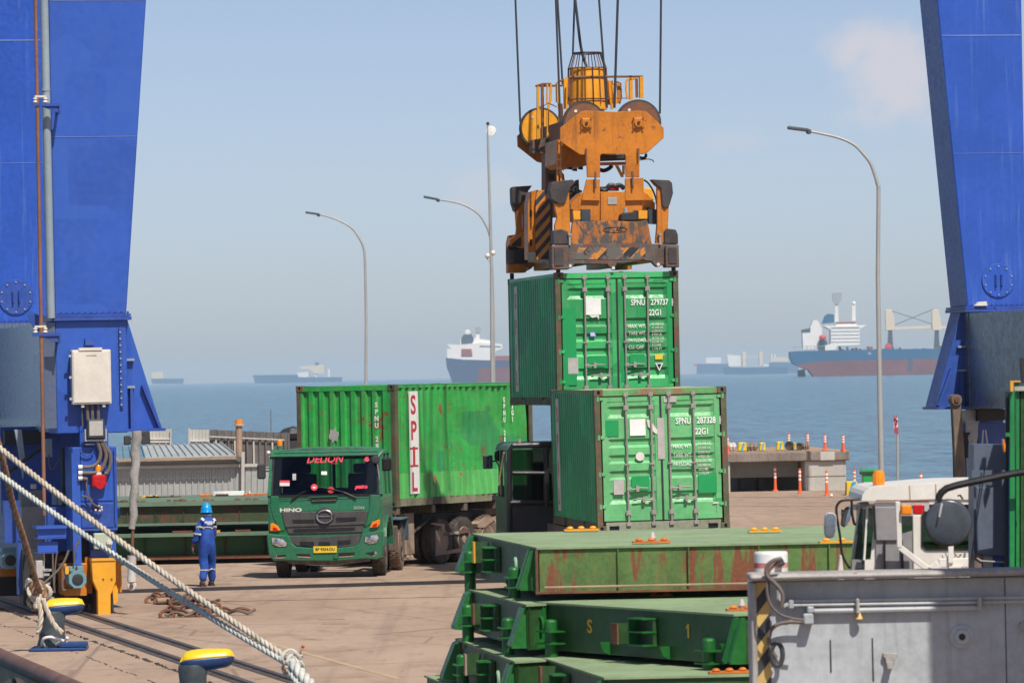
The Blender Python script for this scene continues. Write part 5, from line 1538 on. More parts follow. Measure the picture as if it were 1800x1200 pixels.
# ================================================================== green truck with its trailer
YTR=103.4
pt=at(572,990,YTR)
FT1=frame(pt.x,YTR,0,R(-5.5))
TRK=thing('container_truck',FT1,'green cab-over truck facing the camera with lettered windscreen and yellow number plate','truck')
def tz1(x,y,yl=0.0):return zh(FT1,'O',x,y,yl)
def tp(name,mat,pts,y0,y1,parent=None,bevel=0.0,ref=None):
 q=MB();q.prism([tz1(x,y,y0 if ref is None else ref) for x,y in pts],y0,y1);return q.build(name,[mat],parent or TRK,bevel=bevel)
xl0,zs=tz1(128,700);xr0,_=tz1(1003,700)
_,z_ws0=tz1(560,475);_,z_ws1=tz1(560,158,.28);_,z_top=tz1(560,112,.4);_,z_bump0=tz1(560,965);_,z_b1=tz1(560,760)
hw=(xr0-xl0)/2;cxm=(xl0+xr0)/2
DEP=1.75
def cx_(f):return cxm+hw*f
# cab shell: front apron, sides, floor, rear wall with window, roof
q=MB()
q.prismx([(0,z_b1-.1),(0,z_ws0-.28),(.04,z_ws0),(.16,z_ws0),(.16,z_b1-.1)],cx_(-.97),cx_(.97));apron=q.build('front_apron',[TRUCK],TRK,bevel=.02)
for s_ in (-1,1):
 q=MB()
 a,b_=cx_(s_*.985),cx_(s_*.93)
 side_prof=[(.02,z_b1-.1),(0.02,z_ws0-.1),(.05,z_ws0),(.17,z_ws0),(.62,z_ws0+.02),(.62,z_ws1-.1),(DEP-.5,z_ws1-.1),(DEP-.5,z_ws0),(DEP,z_ws0),(DEP,.75),(1.45,.75),(1.25,1.05),(.75,1.05),(.5,.8),(.3,z_b1-.1)]
 q.prismx([(.02,z_b1-.1),(.02,z_ws0-.1),(.05,z_ws0),(DEP,z_ws0),(DEP,.80),(1.45,.80),(1.22,1.08),(.62,1.08),(.42,.80),(.3,z_b1-.1)],a,b_);q.build('cab_side',[TRUCK],TRK,bevel=.01)
 q=MB()  # pillars
 q.bar((cx_(s_*.965),.06,z_ws0),(cx_(s_*.93),.33,z_ws1+.02),.07,.10,upv=(0,1,0));q.build('window_pillar',[TRUCK],TRK);q=MB();q.bar((cx_(s_*.965),1.0,z_ws0),(cx_(s_*.94),1.05,z_ws1+.02),.05,.10,upv=(0,1,0))
 q.build('window_pillar',[TRUCK],TRK);q=MB()
 q.bar((cx_(s_*.965),DEP-.1,z_ws0),(cx_(s_*.94),DEP-.12,z_ws1+.02),.05,.22,upv=(0,1,0));q.build('window_pillar',[TRUCK],TRK)
 q=MB();q.add([(cx_(s_*.965),.1,z_ws0),(cx_(s_*.965),DEP-.2,z_ws0),(cx_(s_*.938),DEP-.2,z_ws1),(cx_(s_*.935),.34,z_ws1),(cx_(s_*.962),.1,z_ws0),(cx_(s_*.962),DEP-.2,z_ws0),(cx_(s_*.935),DEP-.2,z_ws1),(cx_(s_*.932),.34,z_ws1)],[(0,1,2,3),(7,6,5,4),(0,4,5,1),(1,5,6,2),(2,6,7,3),(3,7,4,0)]);q.build('side_window',[GLASS_DK],TRK)
q=MB();q.box(cx_(-.93),cx_(.93),.2,DEP,.9,.95);q.build('cab_floor',[UNDER],TRK)
q=MB();zr0,zr1=z_ws0+.12,z_ws1-.14
q.box(cx_(-.93),cx_(.93),DEP-.05,DEP,.9,zr0);q.box(cx_(-.93),cx_(.93),DEP-.05,DEP,zr1,z_ws1+.02)
q.box(cx_(-.93),cx_(-.50),DEP-.05,DEP,zr0,zr1);q.box(cx_(.55),cx_(.93),DEP-.05,DEP,zr0,zr1);q.box(cx_(-.05),cx_(.0),DEP-.05,DEP,zr0,zr1)
q.build('rear_wall',[DARK_GREY],TRK)
q=MB();q.box(cx_(-.5),cx_(.55),DEP-.03,DEP-.02,zr0,zr1);q.build('rear_window',[GLASS],TRK)
# roof: arched shell
prof=[]
for k in range(13):
 t=-1+2*k/12
 prof.append((cx_(t*.965),z_top-.12*abs(t)**6-.02*t*t))
q=MB();q.prism(prof+[(cx_(.955),z_ws1-.005),(cx_(-.955),z_ws1-.005)],.30,DEP);q.build('cab_roof',[TRUCK_TOP],TRK,bevel=.03)
q=MB();q.prismx([(.20,z_ws1-.05),(.27,z_ws1-.055),(.36,z_ws1+.02),(.36,z_top-.02),(.33,z_top-.03)],cx_(-.955),cx_(.955));q.build('roof_visor',[TRUCK],TRK,bevel=.015)
# windscreen
w0=(cx_(-.925),cx_(.925));w1=(cx_(-.895),cx_(.895))
def ws(u,v,out=0.0):
 """a point on the windscreen plane, u -1..1, v 0..1"""
 y=.045+(.27-.045)*v
 n_=Vector((0,-(z_ws1-z_ws0),-(.225))).normalized()*-1
 f=.925+(.895-.925)*v
 return Vector((cx_(u*f),y,z_ws0+(z_ws1-z_ws0)*v))+Vector((0,-(z_ws1-z_ws0),.225)).normalized()*out
q=MB()
P0=[ws(-1,0.01),ws(1,.01),ws(1,.985),ws(-1,.985)];P1=[p+Vector((0,.012,0)) for p in P0]
q.add(P0+P1,[(0,1,2,3),(7,6,5,4),(0,4,5,1),(1,5,6,2),(2,6,7,3),(3,7,4,0)]);wsg=q.build('windscreen',[GLASS],TRK)
for (a,b_) in (((-1,0),(1,0)),((-1,1),(1,1)),((-1,0),(-1,1)),((1,0),(1,1))):
 q=MB();q.bar(ws(*a,.006),ws(*b_,.006),.05,.016,upv=(0,1,0));q.build('window_seal',[BLACK],wsg)
tilt=math.atan2(.225,z_ws1-z_ws0)
WSR=Matrix.Rotation(pi/2-tilt,4,'X')
def uv_ws(x,y):
 """zoom pixel -> (u, v) on the windscreen"""
 best=None
 v=.5
 for _ in range(6):
  yy=.045+.225*v
  X,Z=tz1(x,y,yy);v=(Z-z_ws0)/(z_ws1-z_ws0)
 f=.925-.03*v
 return (X-cxm)/hw/f,v
PINK=paint('decal_red',(.75,.05,.10),rough=.5,var=.04,bump=0)
u,v=uv_ws(560,203);text('decal','DELION',.21,PINK,wsg,ws(u,v,.012),WSR,sx=.98,shear=.25,bold=.004)
u,v=uv_ws(635,232);text('decal','transport',.035,PINK,wsg,ws(u,v,.012),WSR)
u,v=uv_ws(878,200);text('decal','6',.14,PINK,wsg,ws(u,v,.012),WSR,sx=1.2,bold=.012)
u,v=uv_ws(835,408);text('decal','putra',.10,PINK,wsg,ws(u,v,.012),WSR,sx=1.1,shear=.3,bold=.008)
def decal(x0,y0,x1,y1,mat,nm='decal'):
 a=ws(*uv_ws(x0,y1),.008);b_=ws(*uv_ws(x1,y0),.008);c_=ws(*uv_ws(x1,y1),.008);d_=ws(*uv_ws(x0,y0),.008)
 q=MB();P=[a,c_,b_,d_];q.add(P+[p+Vector((0,.004,0)) for p in P],[(0,1,2,3),(7,6,5,4),(0,4,5,1),(1,5,6,2),(2,6,7,3),(3,7,4,0)]);return q.build(nm,[mat],wsg)
decal(222,360,296,378,PINK);decal(222,378,296,402,WHITE_DIRTY);decal(535,292,578,318,WHITE_REF);decal(318,310,345,358,STICKER_G)
decal(780,152,858,160,SILVER)
for (x,y),mt in (((482,412),PINK),((608,432),paint('decal_red2',(.55,.03,.03),rough=.5,bump=0))):
 p=ws(*uv_ws(x,y),.01);q=MB();q.cyl(p,p+Vector((0,-.005,.001)),.068,n=20);q.build('round_decal',[mt],wsg)
 q=MB();q.cyl(p+Vector((0,-.006,0)),p+Vector((0,-.008,.001)),.030,n=14);q.build('round_decal',[WHITE_DIRTY if y<420 else PINK],wsg)
 # wipers
for pts in (((310,512),(380,460),(420,440)),((800,495),(700,450),(640,435),(520,412))):
 P=[]
 for x,y in pts:
  u,v=uv_ws(x,y);P.append(ws(u,max(v,-.15),.03))
 q=MB();q.tube(P,.012,6);q.tube([P[0],P[0].lerp(P[1],.9)],.022,6);q.build('wiper',[BLACK],TRK,smooth=True)
 # interior: dashboard, steering wheel, seats, pillar shades
q=MB();q.box(cx_(-.9),cx_(.9),.16,.50,z_ws0-.35,z_ws0+.06);q.build('dashboard',[DARK_GREY],TRK,bevel=.03)
for f in (-.48,.48):
 q=MB();q.box(cx_(f)-.24,cx_(f)+.24,1.15,1.32,z_ws0-.3,z_ws0+.42);q.box(cx_(f)-.13,cx_(f)+.13,1.15,1.28,z_ws0+.43,z_ws0+.62);q.build('seat',[BLACK],TRK,bevel=.03)
q=MB();q.tube([(cx_(-.45)+.22*cos(2*pi*k/20),.60+.09*sin(2*pi*k/20),z_ws0+.05+.2*sin(2*pi*k/20)) for k in range(21)],.016,6);q.build('steering_wheel',[BLACK],TRK,smooth=True)
for pts in (((190,165),(370,165),(285,260),(190,420)),((870,170),(935,170),(935,440),(885,440),(860,300))):
 q=MB();q.prism([tz1(x,y,.45) for x,y in pts],.45,.47);q.build('curtain',[BLACK],TRK)
 # grille with slats
gr=tp('grille',GRILLE,[(235,595),(480,598),(640,596),(890,588),(870,668),(865,672),(850,715),(845,750),(290,762),(262,700),(245,650)],-.025,.03,bevel=.008)
for pts in ([(315,655),(480,655),(480,680),(322,682)],[(645,640),(800,636),(798,655),(645,660)],[(322,740),(335,725),(790,712),(785,735),(335,750)],[(645,668),(800,655),(790,664),(640,680)]):
 tp('grille_slot',BLACK,pts,-.032,-.0255,gr)
tp('grille_bar',GRILLE,[(262,690),(870,672),(868,690),(266,712)],-.045,-.0255,gr,bevel=.004)
a,z=tz1(560,630,-.06)
q=MB()
for k in range(30):pass
q.tube([(a+.155*cos(2*pi*k/30),-.075,z+.125*sin(2*pi*k/30)) for k in range(31)],.020,8);em=q.build('emblem',[CHROME],gr,smooth=True)
q=MB();q.box(a-.13,a+.13,-.085,-.065,z-.016,z+.016);q.build('emblem_bar',[CHROME],em,bevel=.005)
q=MB();q.lathe([(.19,0),(.17,.03),(.0,.035)],(a,-.03,z),(0,-1,0),30);q.build('emblem_back',[DARK_GREY],em,smooth=True)
tp('intake_slot',BLACK,[(450,488),(655,480),(655,500),(462,508)],-.006,.0);tp('intake_lip',TRUCK,[(435,482),(660,474),(665,482),(440,490)],-.02,-.0,bevel=.003);tp('intake_lip',CHASSIS,[(462,510),(650,504),(648,510),(466,517)],-.02,.0)
text('lettering','HINO',.10,WHITE_DIRTY,TRK,(*((tz1(305,584)[0],-.008,tz1(305,584)[1])),),'-y',sx=1.75,bold=.004,ext=.005)
text('lettering','500',.085,SILVER,TRK,(*((tz1(818,567)[0],-.008,tz1(818,567)[1])),),'-y',sx=1.75,bold=.003,ext=.005)
tp('panel_seam',BLACK,[(212,500),(900,470),(900,474),(212,505)],-.004,.0)
tp('corner_panel',TRUCK,[(150,478),(212,478),(215,540),(262,742),(225,742),(170,640),(150,560)],-.02,.1,bevel=.015)
tp('corner_panel',TRUCK,[(900,468),(978,468),(985,560),(960,650),(905,690),(862,722),(895,560)],-.02,.1,bevel=.015)
# turn lamps
for pts,pp in (([(150,688),(165,680),(205,700),(228,738),(180,742),(148,740)],0),([(975,655),(960,655),(915,675),(898,718),(960,712),(975,690)],1)):
 l_=tp('turn_lamp',LAMP_O,pts,-.05,.06,bevel=.01)
 p2=[(x*.5+(190 if pp==0 else 935)*.5,y*.45+(735 if pp==0 else 705)*.55) for x,y in pts];tp('lamp_segment',LAMP_R,p2,-.056,-.051,l_)
 # bumper
bm=[(122,762),(135,760),(290,775),(312,830),(345,858),(440,866),(650,866),(780,855),(815,835),(838,765),(985,732),(1000,740),(998,850),(990,940),(955,955),(870,948),(800,955),(640,968),(350,965),(260,962),(180,965),(142,930),(130,850)]
bp_=tp('bumper',TRUCK,bm,-.09,.22,bevel=.02)
tp('bumper_insert',GRILLE,[(290,778),(560,785),(838,762),(815,835),(780,855),(640,860),(480,860),(350,850),(312,828)],-.07,.15,bevel=.006)
tp('bumper_slot',BLACK,[(370,820),(480,822),(480,850),(375,848)],-.078,-.0705);tp('bumper_slot',BLACK,[(655,815),(755,808),(755,835),(660,845)],-.078,-.0705);tp('bumper_slot',BLACK,[(515,822),(600,822),(600,850),(515,850)],-.078,-.0705)
for pts,(cx2,cy2) in (([(160,790),(240,800),(275,830),(268,855),(200,858),(168,840)],(212,825)),([(868,785),(955,765),(968,790),(950,828),(900,838),(862,820)],(915,800))):
 hl=tp('headlight',GRILLE,[(cx2+(x-cx2)*1.12,cy2+(y-cy2)*1.14) for x,y in pts],-.098,-.0905,bp_)
 tp('headlight_bowl',SILVER,pts,-.104,-.0985,hl)
 a,z=tz1(cx2-12,cy2,-.1);q=MB();q.lathe([(.075,0),(.07,.012),(.03,.022),(0,.024)],(a,-.105,z),(0,-1,0),18);q.build('headlight_lens',[CHROME],hl,smooth=True)
 a,z=tz1(cx2+25,cy2,-.1);q=MB();q.lathe([(.055,0),(.05,.012),(.02,.018),(0,.019)],(a,-.105,z),(0,-1,0),16);q.build('headlight_lens',[SILVER],hl,smooth=True)
for pts in ([(170,925),(270,918),(262,935),(190,940)],[(345,912),(450,912),(455,935),(352,930)],[(662,905),(790,900),(780,925),(668,932)],[(865,905),(945,893),(950,915),(920,925)]):
 tp('bumper_slot',BLACK,pts,-.098,-.0905,bp_)
 tp('slot_lip',CHASSIS_L,[(pts[3][0],pts[3][1]),(pts[2][0],pts[2][1]),(pts[2][0]-4,pts[2][1]+9),(pts[3][0]+4,pts[3][1]+9)],-.100,-.0905,bp_)
for x,y in ((190,935),(942,908)):
 a,z=tz1(x,y,-.1);q=MB();q.lathe([(.04,0),(.03,.012),(0,.014)],(a,-.095,z),(0,-1,0),14);q.build('fog_lamp',[CHROME],bp_,smooth=True)
tp('bumper_edge_dirt',CHASSIS,[(250,955),(640,962),(900,945),(900,968),(640,1000),(480,1000),(300,985)],-.03,.1)
npl=tp('number_plate',PLATE_Y,[(475,856),(651,853),(651,902),(477,905)],-.115,-.105,bp_)
text('lettering','BP 9354-DU',.085,BLACK,npl,(tz1(563,879,-.12)[0],-.1165,tz1(563,879,-.12)[1]),'-y',sx=.92,bold=.002)
tp('tow_hook',TRUCK,[(628,915),(662,915),(662,945),(628,945)],-.12,-.09)
# mirrors, lamp, beacon
q=MB();q.box(*[tz1(52,240,.3)[0],tz1(115,240,.3)[0]],.25,.34,tz1(80,350,.3)[1],tz1(80,235,.3)[1]);q.build('mirror',[DARK_GREY],TRK,bevel=.03)
q=MB();q.tube([(tz1(115,290,.35)[0],.3,tz1(115,290,.35)[1]),(tz1(160,290,.35)[0],.35,tz1(150,290,.35)[1])],.014,6);q.tube([(tz1(115,265,.35)[0],.3,tz1(115,268,.35)[1]),(tz1(160,290,.35)[0],.35,tz1(150,268,.35)[1])],.010,6);q.build('mirror_arm',[DARK_GREY],TRK,smooth=True)
q=MB();q.box(tz1(990,240,.45)[0],tz1(1062,240,.45)[0],.42,.53,tz1(1020,288,.45)[1],tz1(1020,190,.45)[1]);q.build('mirror',[BLACK],TRK,bevel=.03)
q=MB();a,z=tz1(945,200,.1);q.lathe([(.02,0),(.075,.01),(.085,.05),(.05,.08),(0,.09)],(a,.02,z),(0,1,0),18);q.build('close_view_mirror',[DARK_GREY],TRK,smooth=True)
q=MB();q.tube([(a+.02,.06,z),(cx_(.96),.3,z_ws1+.02)],.014,6);q.tube([(a+.03,.08,z-.05),(tz1(975,380,.1)[0],.12,tz1(940,380,.1)[1]),(tz1(940,470,.1)[0],.1,tz1(940,480,.1)[1])],.011,6);q.build('mirror_arm',[SILVER],TRK,smooth=True)
q=MB();a,z=tz1(137,152,.3);q.ball((a,.3,z),.045,12);q.tube([(a,.3,z),(a+.04,.32,z-.18)],.012,6);q.build('marker_lamp',[CAB_W],TRK,smooth=True)
a,z=tz1(222,100,.5)
q=MB();q.cyl((a,.5,z_top-.09),(a,.5,z+.0),.06,n=16);q.build('beacon_base',[TRUCK_TOP],TRK)
q=MB();q.lathe([(.055,0),(.055,.10),(.04,.125),(0,.13)],(a,.5,z),n=16);q.build('beacon',[BEACON],TRK,smooth=True)
# mudguards and wheels
for s_ in (-1,1):
 q=MB()
 pr=[(.28+.62-.62*cos(pi*k/10),.62+.62*sin(pi*k/10)) for k in range(11)]
 pr2=[(.28+.62-.58*cos(pi*k/10),.62+.58*sin(pi*k/10)) for k in range(10,-1,-1)]
 q.prismx(pr+pr2,cx_(s_*.90),cx_(s_*1.015));q.build('mudguard',[paint('guard_blue',(.03,.13,.22),rough=.5,dust=.3,var=.15) if s_<0 else TRUCK],TRK)
def wheel(root,x,y,r=.50,w=.27,mat=TYRE,s_=1,yaw=0,rim=CHASSIS):
 q=MB()
 q.M=Matrix.Translation((x,y,r))@Matrix.Rotation(yaw,4,'Z')
 h_=w/2
 q.lathe([(r*.58,-h_*.8),(r*.80,-h_),(r*.96,-h_*.9),(r,-h_*.6),(r,h_*.6),(r*.96,h_*.9),(r*.80,h_),(r*.58,h_*.8)],(0,0,0),(1,0,0),36)
 t=q.build('wheel',[mat],root,smooth=True)
 q=MB();q.M=Matrix.Translation((x,y,r))@Matrix.Rotation(yaw,4,'Z')
 f=s_*h_
 q.lathe([(r*.58,f*.7),(r*.56,f*.95),(r*.48,f*.9),(r*.35,f*.45),(r*.18,f*.45),(r*.17,f*.95),(0,f*1.0)],(0,0,0),(1,0,0),24)
 q.build('rim',[rim],t,smooth=True)
 for k in range(8):
  q=MB();q.M=Matrix.Translation((x,y,r))@Matrix.Rotation(yaw,4,'Z');an=2*pi*k/8
  q.cyl((f*.42,r*.27*cos(an),r*.27*sin(an)),(f*.6,r*.27*cos(an),r*.27*sin(an)),.018,n=6);q.build('wheel_nut',[rim],t)
  # tread blocks
 q=MB();q.M=Matrix.Translation((x,y,r))@Matrix.Rotation(yaw,4,'Z')
 for k in range(34):
  an=2*pi*k/34
  for xx in (-h_*.55,0,h_*.55):
   c_,s2=cos(an+(.09 if xx==0 else 0)),sin(an+(.09 if xx==0 else 0))
   q.bar((xx-h_*.22,c_*(r+.004),s2*(r+.004)),(xx+h_*.22,c_*(r+.004),s2*(r+.004)),.055,.014,upv=(0,c_,s2))
 o=q.build('tread',[mat],t);o['kind']='stuff'
 return t
for s_ in (-1,1):
 wheel(TRK,cx_(s_*.83),.90,.50,.28,TYRE,s_,R(3))
 for yy in (3.7,):
  wheel(TRK,cx_(s_*.84),yy,.50,.26,TYRE_MUD if s_>0 else TYRE,s_);wheel(TRK,cx_(s_*.60),yy,.50,.26,TYRE,s_)
for s_ in (-.38,.38):
 q=MB();q.box(cx_(s_)-.04,cx_(s_)+.04,.3,4.6,.62,.86);q.build('chassis_rail',[CHASSIS],TRK)
q=MB();q.box(cx_(-.75),cx_(.75),.85,.95,.42,.56);q.box(cx_(-.5),cx_(.5),3.6,3.8,.42,.58);q.build('axle',[UNDER],TRK)
q=MB();q.box(cx_(-.45),cx_(.45),.35,1.6,.42,.9);q.build('engine',[UNDER],TRK,bevel=.05)
q=MB();q.cyl((cx_(-.75),1.9,.68),(cx_(-.75),3.0,.68),.26,n=18);q.build('fuel_tank',[SILVER],TRK,bevel=.02)
q=MB();q.box(cx_(.45),cx_(.95),1.95,2.9,.45,.95);q.build('battery_box',[CHASSIS],TRK,bevel=.02)
for s_ in (-1,1):
 q=MB();q.box(cx_(s_*.5),cx_(s_*1.0),3.2,4.3,1.06,1.09);q.box(cx_(s_*.5),cx_(s_*1.0),4.27,4.3,.6,1.06);q.build('mudguard',[paint('guard_blue2',(.03,.12,.2),rough=.5,dust=.4,var=.2)],TRK)
 # ---- trailer under the container (frame of the container, dropped to the ground)
FTR=frame(F3.translation.x,F3.translation.y,0,yaw3)
TRL=thing('container_trailer',FTR,'muddy skeletal trailer with landing legs under the SPIL container','trailer')
zb3=F3.translation.z
def tr_(k,x,y,xl):return hitx(FTR,*zp(k,x,y),xl)
for xx in (-.48,.48):
 q=MB();q.box(xx-.07,xx+.07,-.6,7.0,zb3-.42,zb3-.12);q.build('chassis_beam',[CHASSIS],TRL)
for yy in (.1,1.6,3.0,4.4,5.9):
 q=MB();q.box(-1.2,1.2,yy-.07,yy+.07,zb3-.16,zb3-.005);q.build('cross_member',[CHASSIS],TRL)
 # landing legs: legs, braces and feet
for xx in (-.92,.92):
 y0=tr_('U',150,800,.98)[0];y1=tr_('U',228,800,.98)[0];zft=tr_('U',190,1028,.98)[1]
 q=MB();q.box(xx-.07,xx+.07,y0,y1,zft,zb3-.15);ll=q.build('landing_leg',[CHASSIS_L],TRL,bevel=.01)
 q=MB();q.box(xx-.05,xx+.05,(y0+y1)/2-.14,(y0+y1)/2+.14,zft-.10,zft-.04);q.lathe([(.2,0),(.22,.02),(.12,.06)],(xx,(y0+y1)/2,zft-.12),n=10)
 for k in range(6):q.ball((xx+.1*cos(k*2.2),(y0+y1)/2+.15*sin(k*1.7),zft-.06),.06,6)
 q.build('foot',[CHASSIS_L],ll)
 q=MB();q.bar((xx,y1,zft+.45),(xx,y1+.8,zb3-.3),.05,.05);q.build('brace',[CHASSIS],ll)
 # side frame / cycle guard on the near side with lettering bar
def trp(name,mat,pts,x0,x1,k='U',bevel=0.0):
 P=[tr_(k,x,y,x0) for x,y in pts]
 q=MB();q.prismx(P,x0,x1);return q.build(name,[mat],TRL,bevel=bevel)
XG=1.16
trp('spare_carrier',CHASSIS_L,[(378,825),(470,835),(465,1000),(640,960),(690,945),(690,985),(640,1000),(380,1038)],XG-.1,XG)
trp('side_guard',WORN,[(470,845),(690,805),(690,840),(490,870),(470,868)],XG-.02,XG+.01)
trp('side_guard',CHASSIS_L,[(370,760),(468,770),(468,830),(440,830),(440,790),(370,775)],XG-.06,XG)
trp('side_guard',CHASSIS_L,[(550,742),(632,740),(632,960),(600,960),(600,770),(550,760)],XG-.3,XG-.25)
a,z=tr_('U',570,848,XG+.015)
text('lettering','UNIPARK',.09,WHITE_DIRTY,TRL,(XG+.014,a,z),'+x',sx=1.1)
trp('mudguard',CHASSIS_L,[(630,770),(700,710),(760,715),(940,680),(940,700),(770,740),(730,770),(690,800),(635,800)],XG-.4,XG)
q=MB();a,z=tr_('U',818,800,XG);q.M=Matrix.Identity(4)
for i,(px_,n_) in enumerate(((430,0),(620,0),(818,0))):
 a,_=tr_('U',px_+10,1000,XG-.1)
 for s_ in (-1,1):
  wheel(TRL,s_*1.02,a,.49,.26,TYRE_MUD if i==2 else TYRE,s_,rim=CHASSIS_L);wheel(TRL,s_*.70,a,.49,.26,TYRE,s_)
 q=MB();q.cyl((-1.0,a,.49),(1.0,a,.49),.07,n=10);q.build('axle',[UNDER],TRL)
q=MB();q.box(-.9,.9,1.6,4.4,.75,zb3-.2);q.build('air_tanks',[UNDER],TRL)
q=MB();q.box(.95,1.1,-.1,.1,zb3-.14,zb3-.005);q.tube([(1.1,.05,zb3-.1),(1.2,0,zb3-.22),(1.0,-.1,zb3-.25)],.025,6);q.build('twistlock',[RUST],TRL)
# ================================================================== second truck, seen from behind, under the near container
FT2=frame(F1.translation.x,F1.translation.y,0,yaw1)
TR2=thing('chassis_truck',FT2,'dark green truck seen from behind, guard frame over its rear window, under the near container','truck')
z1b=F1.translation.z
YC=7.6
def t2(k,x,y,yl=YC):return zh(FT2,k,x,y,yl)
def t2p(name,mat,k,pts,y0,y1,parent=None,bevel=0.0):
 q=MB();q.prism([zh(FT2,k,x,y,y0) for x,y in pts],y0,y1);return q.build(name,[mat],parent or TR2,bevel=bevel)
xcl,zt2=t2('U',1005,100);xcr=xcl+2.36
q=MB();q.box(xcl,xcr,YC,YC+.08,.9,t2('U',1100,600)[1]+.05);q.build('rear_wall',[TRUCK_B],TR2)
zw0=t2('U',1100,590)[1];zw1=t2('U',1100,125)[1]
q=MB();q.box(xcl,xcl+.12,YC,YC+.06,zw0,zt2-.1);q.box(xcr-.12,xcr,YC,YC+.06,zw0,zt2-.1);q.box(xcl+.12,xcr-.12,YC,YC+.06,zw1,zt2-.05)
q.build('rear_wall',[TRUCK_B],TR2)
q=MB();q.box(xcl+.12,xcr-.12,YC+.02,YC+.03,zw0,zw1);q.build('rear_window',[GLASS_DK],TR2)
q=MB()
pr=[(xcl-.01,zt2-.13),(xcl+.03,zt2-.02),(xcl+.14,zt2+.03),(xcr-.14,zt2+.03),(xcr-.03,zt2-.02),(xcr+.01,zt2-.13)]
q.prism(pr,YC-.02,YC+1.75);q.build('cab_roof',[TRUCK_B],TR2,bevel=.02)
for xx in (xcl,xcr-.05):
 q=MB();q.box(xx,xx+.05,YC+.08,YC+1.85,.8,zw0+.1);q.box(xx,xx+.05,YC+.08,YC+.4,zw0+.1,zt2-.1);q.box(xx,xx+.05,YC+1.0,YC+1.1,zw0+.1,zt2-.1);q.build('cab_side',[TRUCK_B],TR2)
q=MB();q.box(xcl+.05,xcr-.05,YC+1.75,YC+1.85,.8,zw0+.3);q.build('front_wall',[TRUCK_B],TR2)
q=MB();q.box(xcl+.05,xcr-.05,YC+1.76,YC+1.77,zw0+.3,zt2-.12);q.build('windscreen',[GLASS],TR2)
for f in (.3,.72):
 q=MB();x_=xcl+(xcr-xcl)*f;q.box(x_-.24,x_+.24,YC+.35,YC+.5,zw0-.2,zw0+.55);q.box(x_-.13,x_+.13,YC+.36,YC+.47,zw0+.57,zw0+.78);q.build('seat',[DARK_GREY],TR2,bevel=.03)
 # guard frame (black tube)
g0=YC-.28
def g2(x,y):a,z=zh(FT2,'U',x,y,g0);return (a,g0,z)
for pts in ([(1035,840),(1037,150),(1060,110),(1400,100)],[(1345,120),(1345,620)],[(1060,340),(1345,340)],[(1040,590),(1400,590)]):
 q=MB();q.tube([g2(*p) for p in pts],.055 if pts[0][0]!=1060 else .04,8);q.build('guard_frame',[BLACK],TR2,smooth=True)
q=MB();a=g2(1035,840);q.tube([(a[0]+2.1,g0,a[2]),(a[0]+2.1,g0,g2(1100,110)[2]),g2(1400,100)],.055,8);q.build('guard_frame',[BLACK],TR2,smooth=True)
q=MB();a,z0_=t2('U',1040,800,YC-.2);q.box(a,a+2.2,YC-.25,YC-.02,.75,t2('U',1100,600)[1]);q.build('bulkhead_gear',[DARK],TR2)
# side edge, grab rail, mirrors
q=MB();q.tube([(xcl-.03,YC+.1,t2('U',995,170)[1]),(xcl-.10,YC+.3,t2('U',970,380)[1]),(xcl-.08,YC+.3,t2('U',960,520)[1])],.025,8);q.build('grab_rail',[CHASSIS_L],TR2,smooth=True)
q=MB();q.box(zh(FT2,'U',812,250,YC+1.9)[0],zh(FT2,'U',893,250,YC+1.9)[0],YC+1.88,YC+1.96,zh(FT2,'U',850,305,YC+1.9)[1],zh(FT2,'U',850,190,YC+1.9)[1]);mr_=q.build('mirror',[DARK_GREY],TR2,bevel=.02)
a,z1_=zh(FT2,'U',822,200,YC+1.87);b_,z0_=zh(FT2,'U',884,298,YC+1.87)
q=MB();q.box(a,b_,YC+1.866,YC+1.875,z0_,z1_);q.build('mirror_face',[MIRROR],mr_)
for pts in ([(893,242),(915,240)],[(915,165),(915,225),(950,290),(948,420)],[(915,165),(935,155),(1000,165)]):
 q=MB();q.tube([(zh(FT2,'U',x,y,YC+1.9)[0],YC+1.9,zh(FT2,'U',x,y,YC+1.9)[1]) for x,y in pts],.016,6);q.build('mirror_arm',[BLACK],TR2,smooth=True)
q=MB();a,z=zh(FT2,'U',955,195,YC+1.85);q.lathe([(.02,0),(.11,.01),(.12,.05),(0,.09)],(a,YC+1.8,z),(0,1,0),16);q.build('wide_mirror',[BLACK],TR2,smooth=True)
q=MB();a,z=zh(FT2,'U',1118,75,YC+.4);q.cyl((a,YC+.4,zt2),(a,YC+.4,z+.05),.035,n=10);q.build('horn',[CHASSIS_L],TR2)
q=MB();q.box(xcl-.02,xcl+.5,YC+.1,YC+1.5,.55,.95);q.build('step_box',[TRUCK_B],TR2,bevel=.03)
# chassis deck with long beams
zd=t2('U',1075,610,6.9)[1]
for xx in (-1.17,1.17):
 q=MB();q.box(xx-.05,xx+.05,-.35,6.95,z1b-.24,z1b-.02);q.build('chassis_beam',[CHASSIS],TR2)
for k in range(14):
 q=MB();yy=-.25+k*.55;q.box(-1.12,1.12,yy-.04,yy+.04,z1b-.2,z1b-.05);q.build('cross_member',[CHASSIS],TR2)
for xx in (-.42,.42):
 q=MB();q.box(xx-.05,xx+.05,-.3,9.0,z1b-.5,z1b-.22);q.build('chassis_beam',[UNDER],TR2)
for yy in (.9,2.2,8.4):
 for s_ in (-1,1):
  wheel(TR2,s_*1.0,yy,.46,.27,TYRE,s_)
  if yy<5:wheel(TR2,s_*.7,yy,.46,.27,TYRE,s_)
 q=MB();q.cyl((-1.0,yy,.46),(1.0,yy,.46),.07,n=10);q.build('axle',[UNDER],TR2)
q=MB();q.box(-1.22,1.22,-.42,-.32,z1b-.26,z1b-.06);q.build('rear_bumper',[WORN_D],TR2)
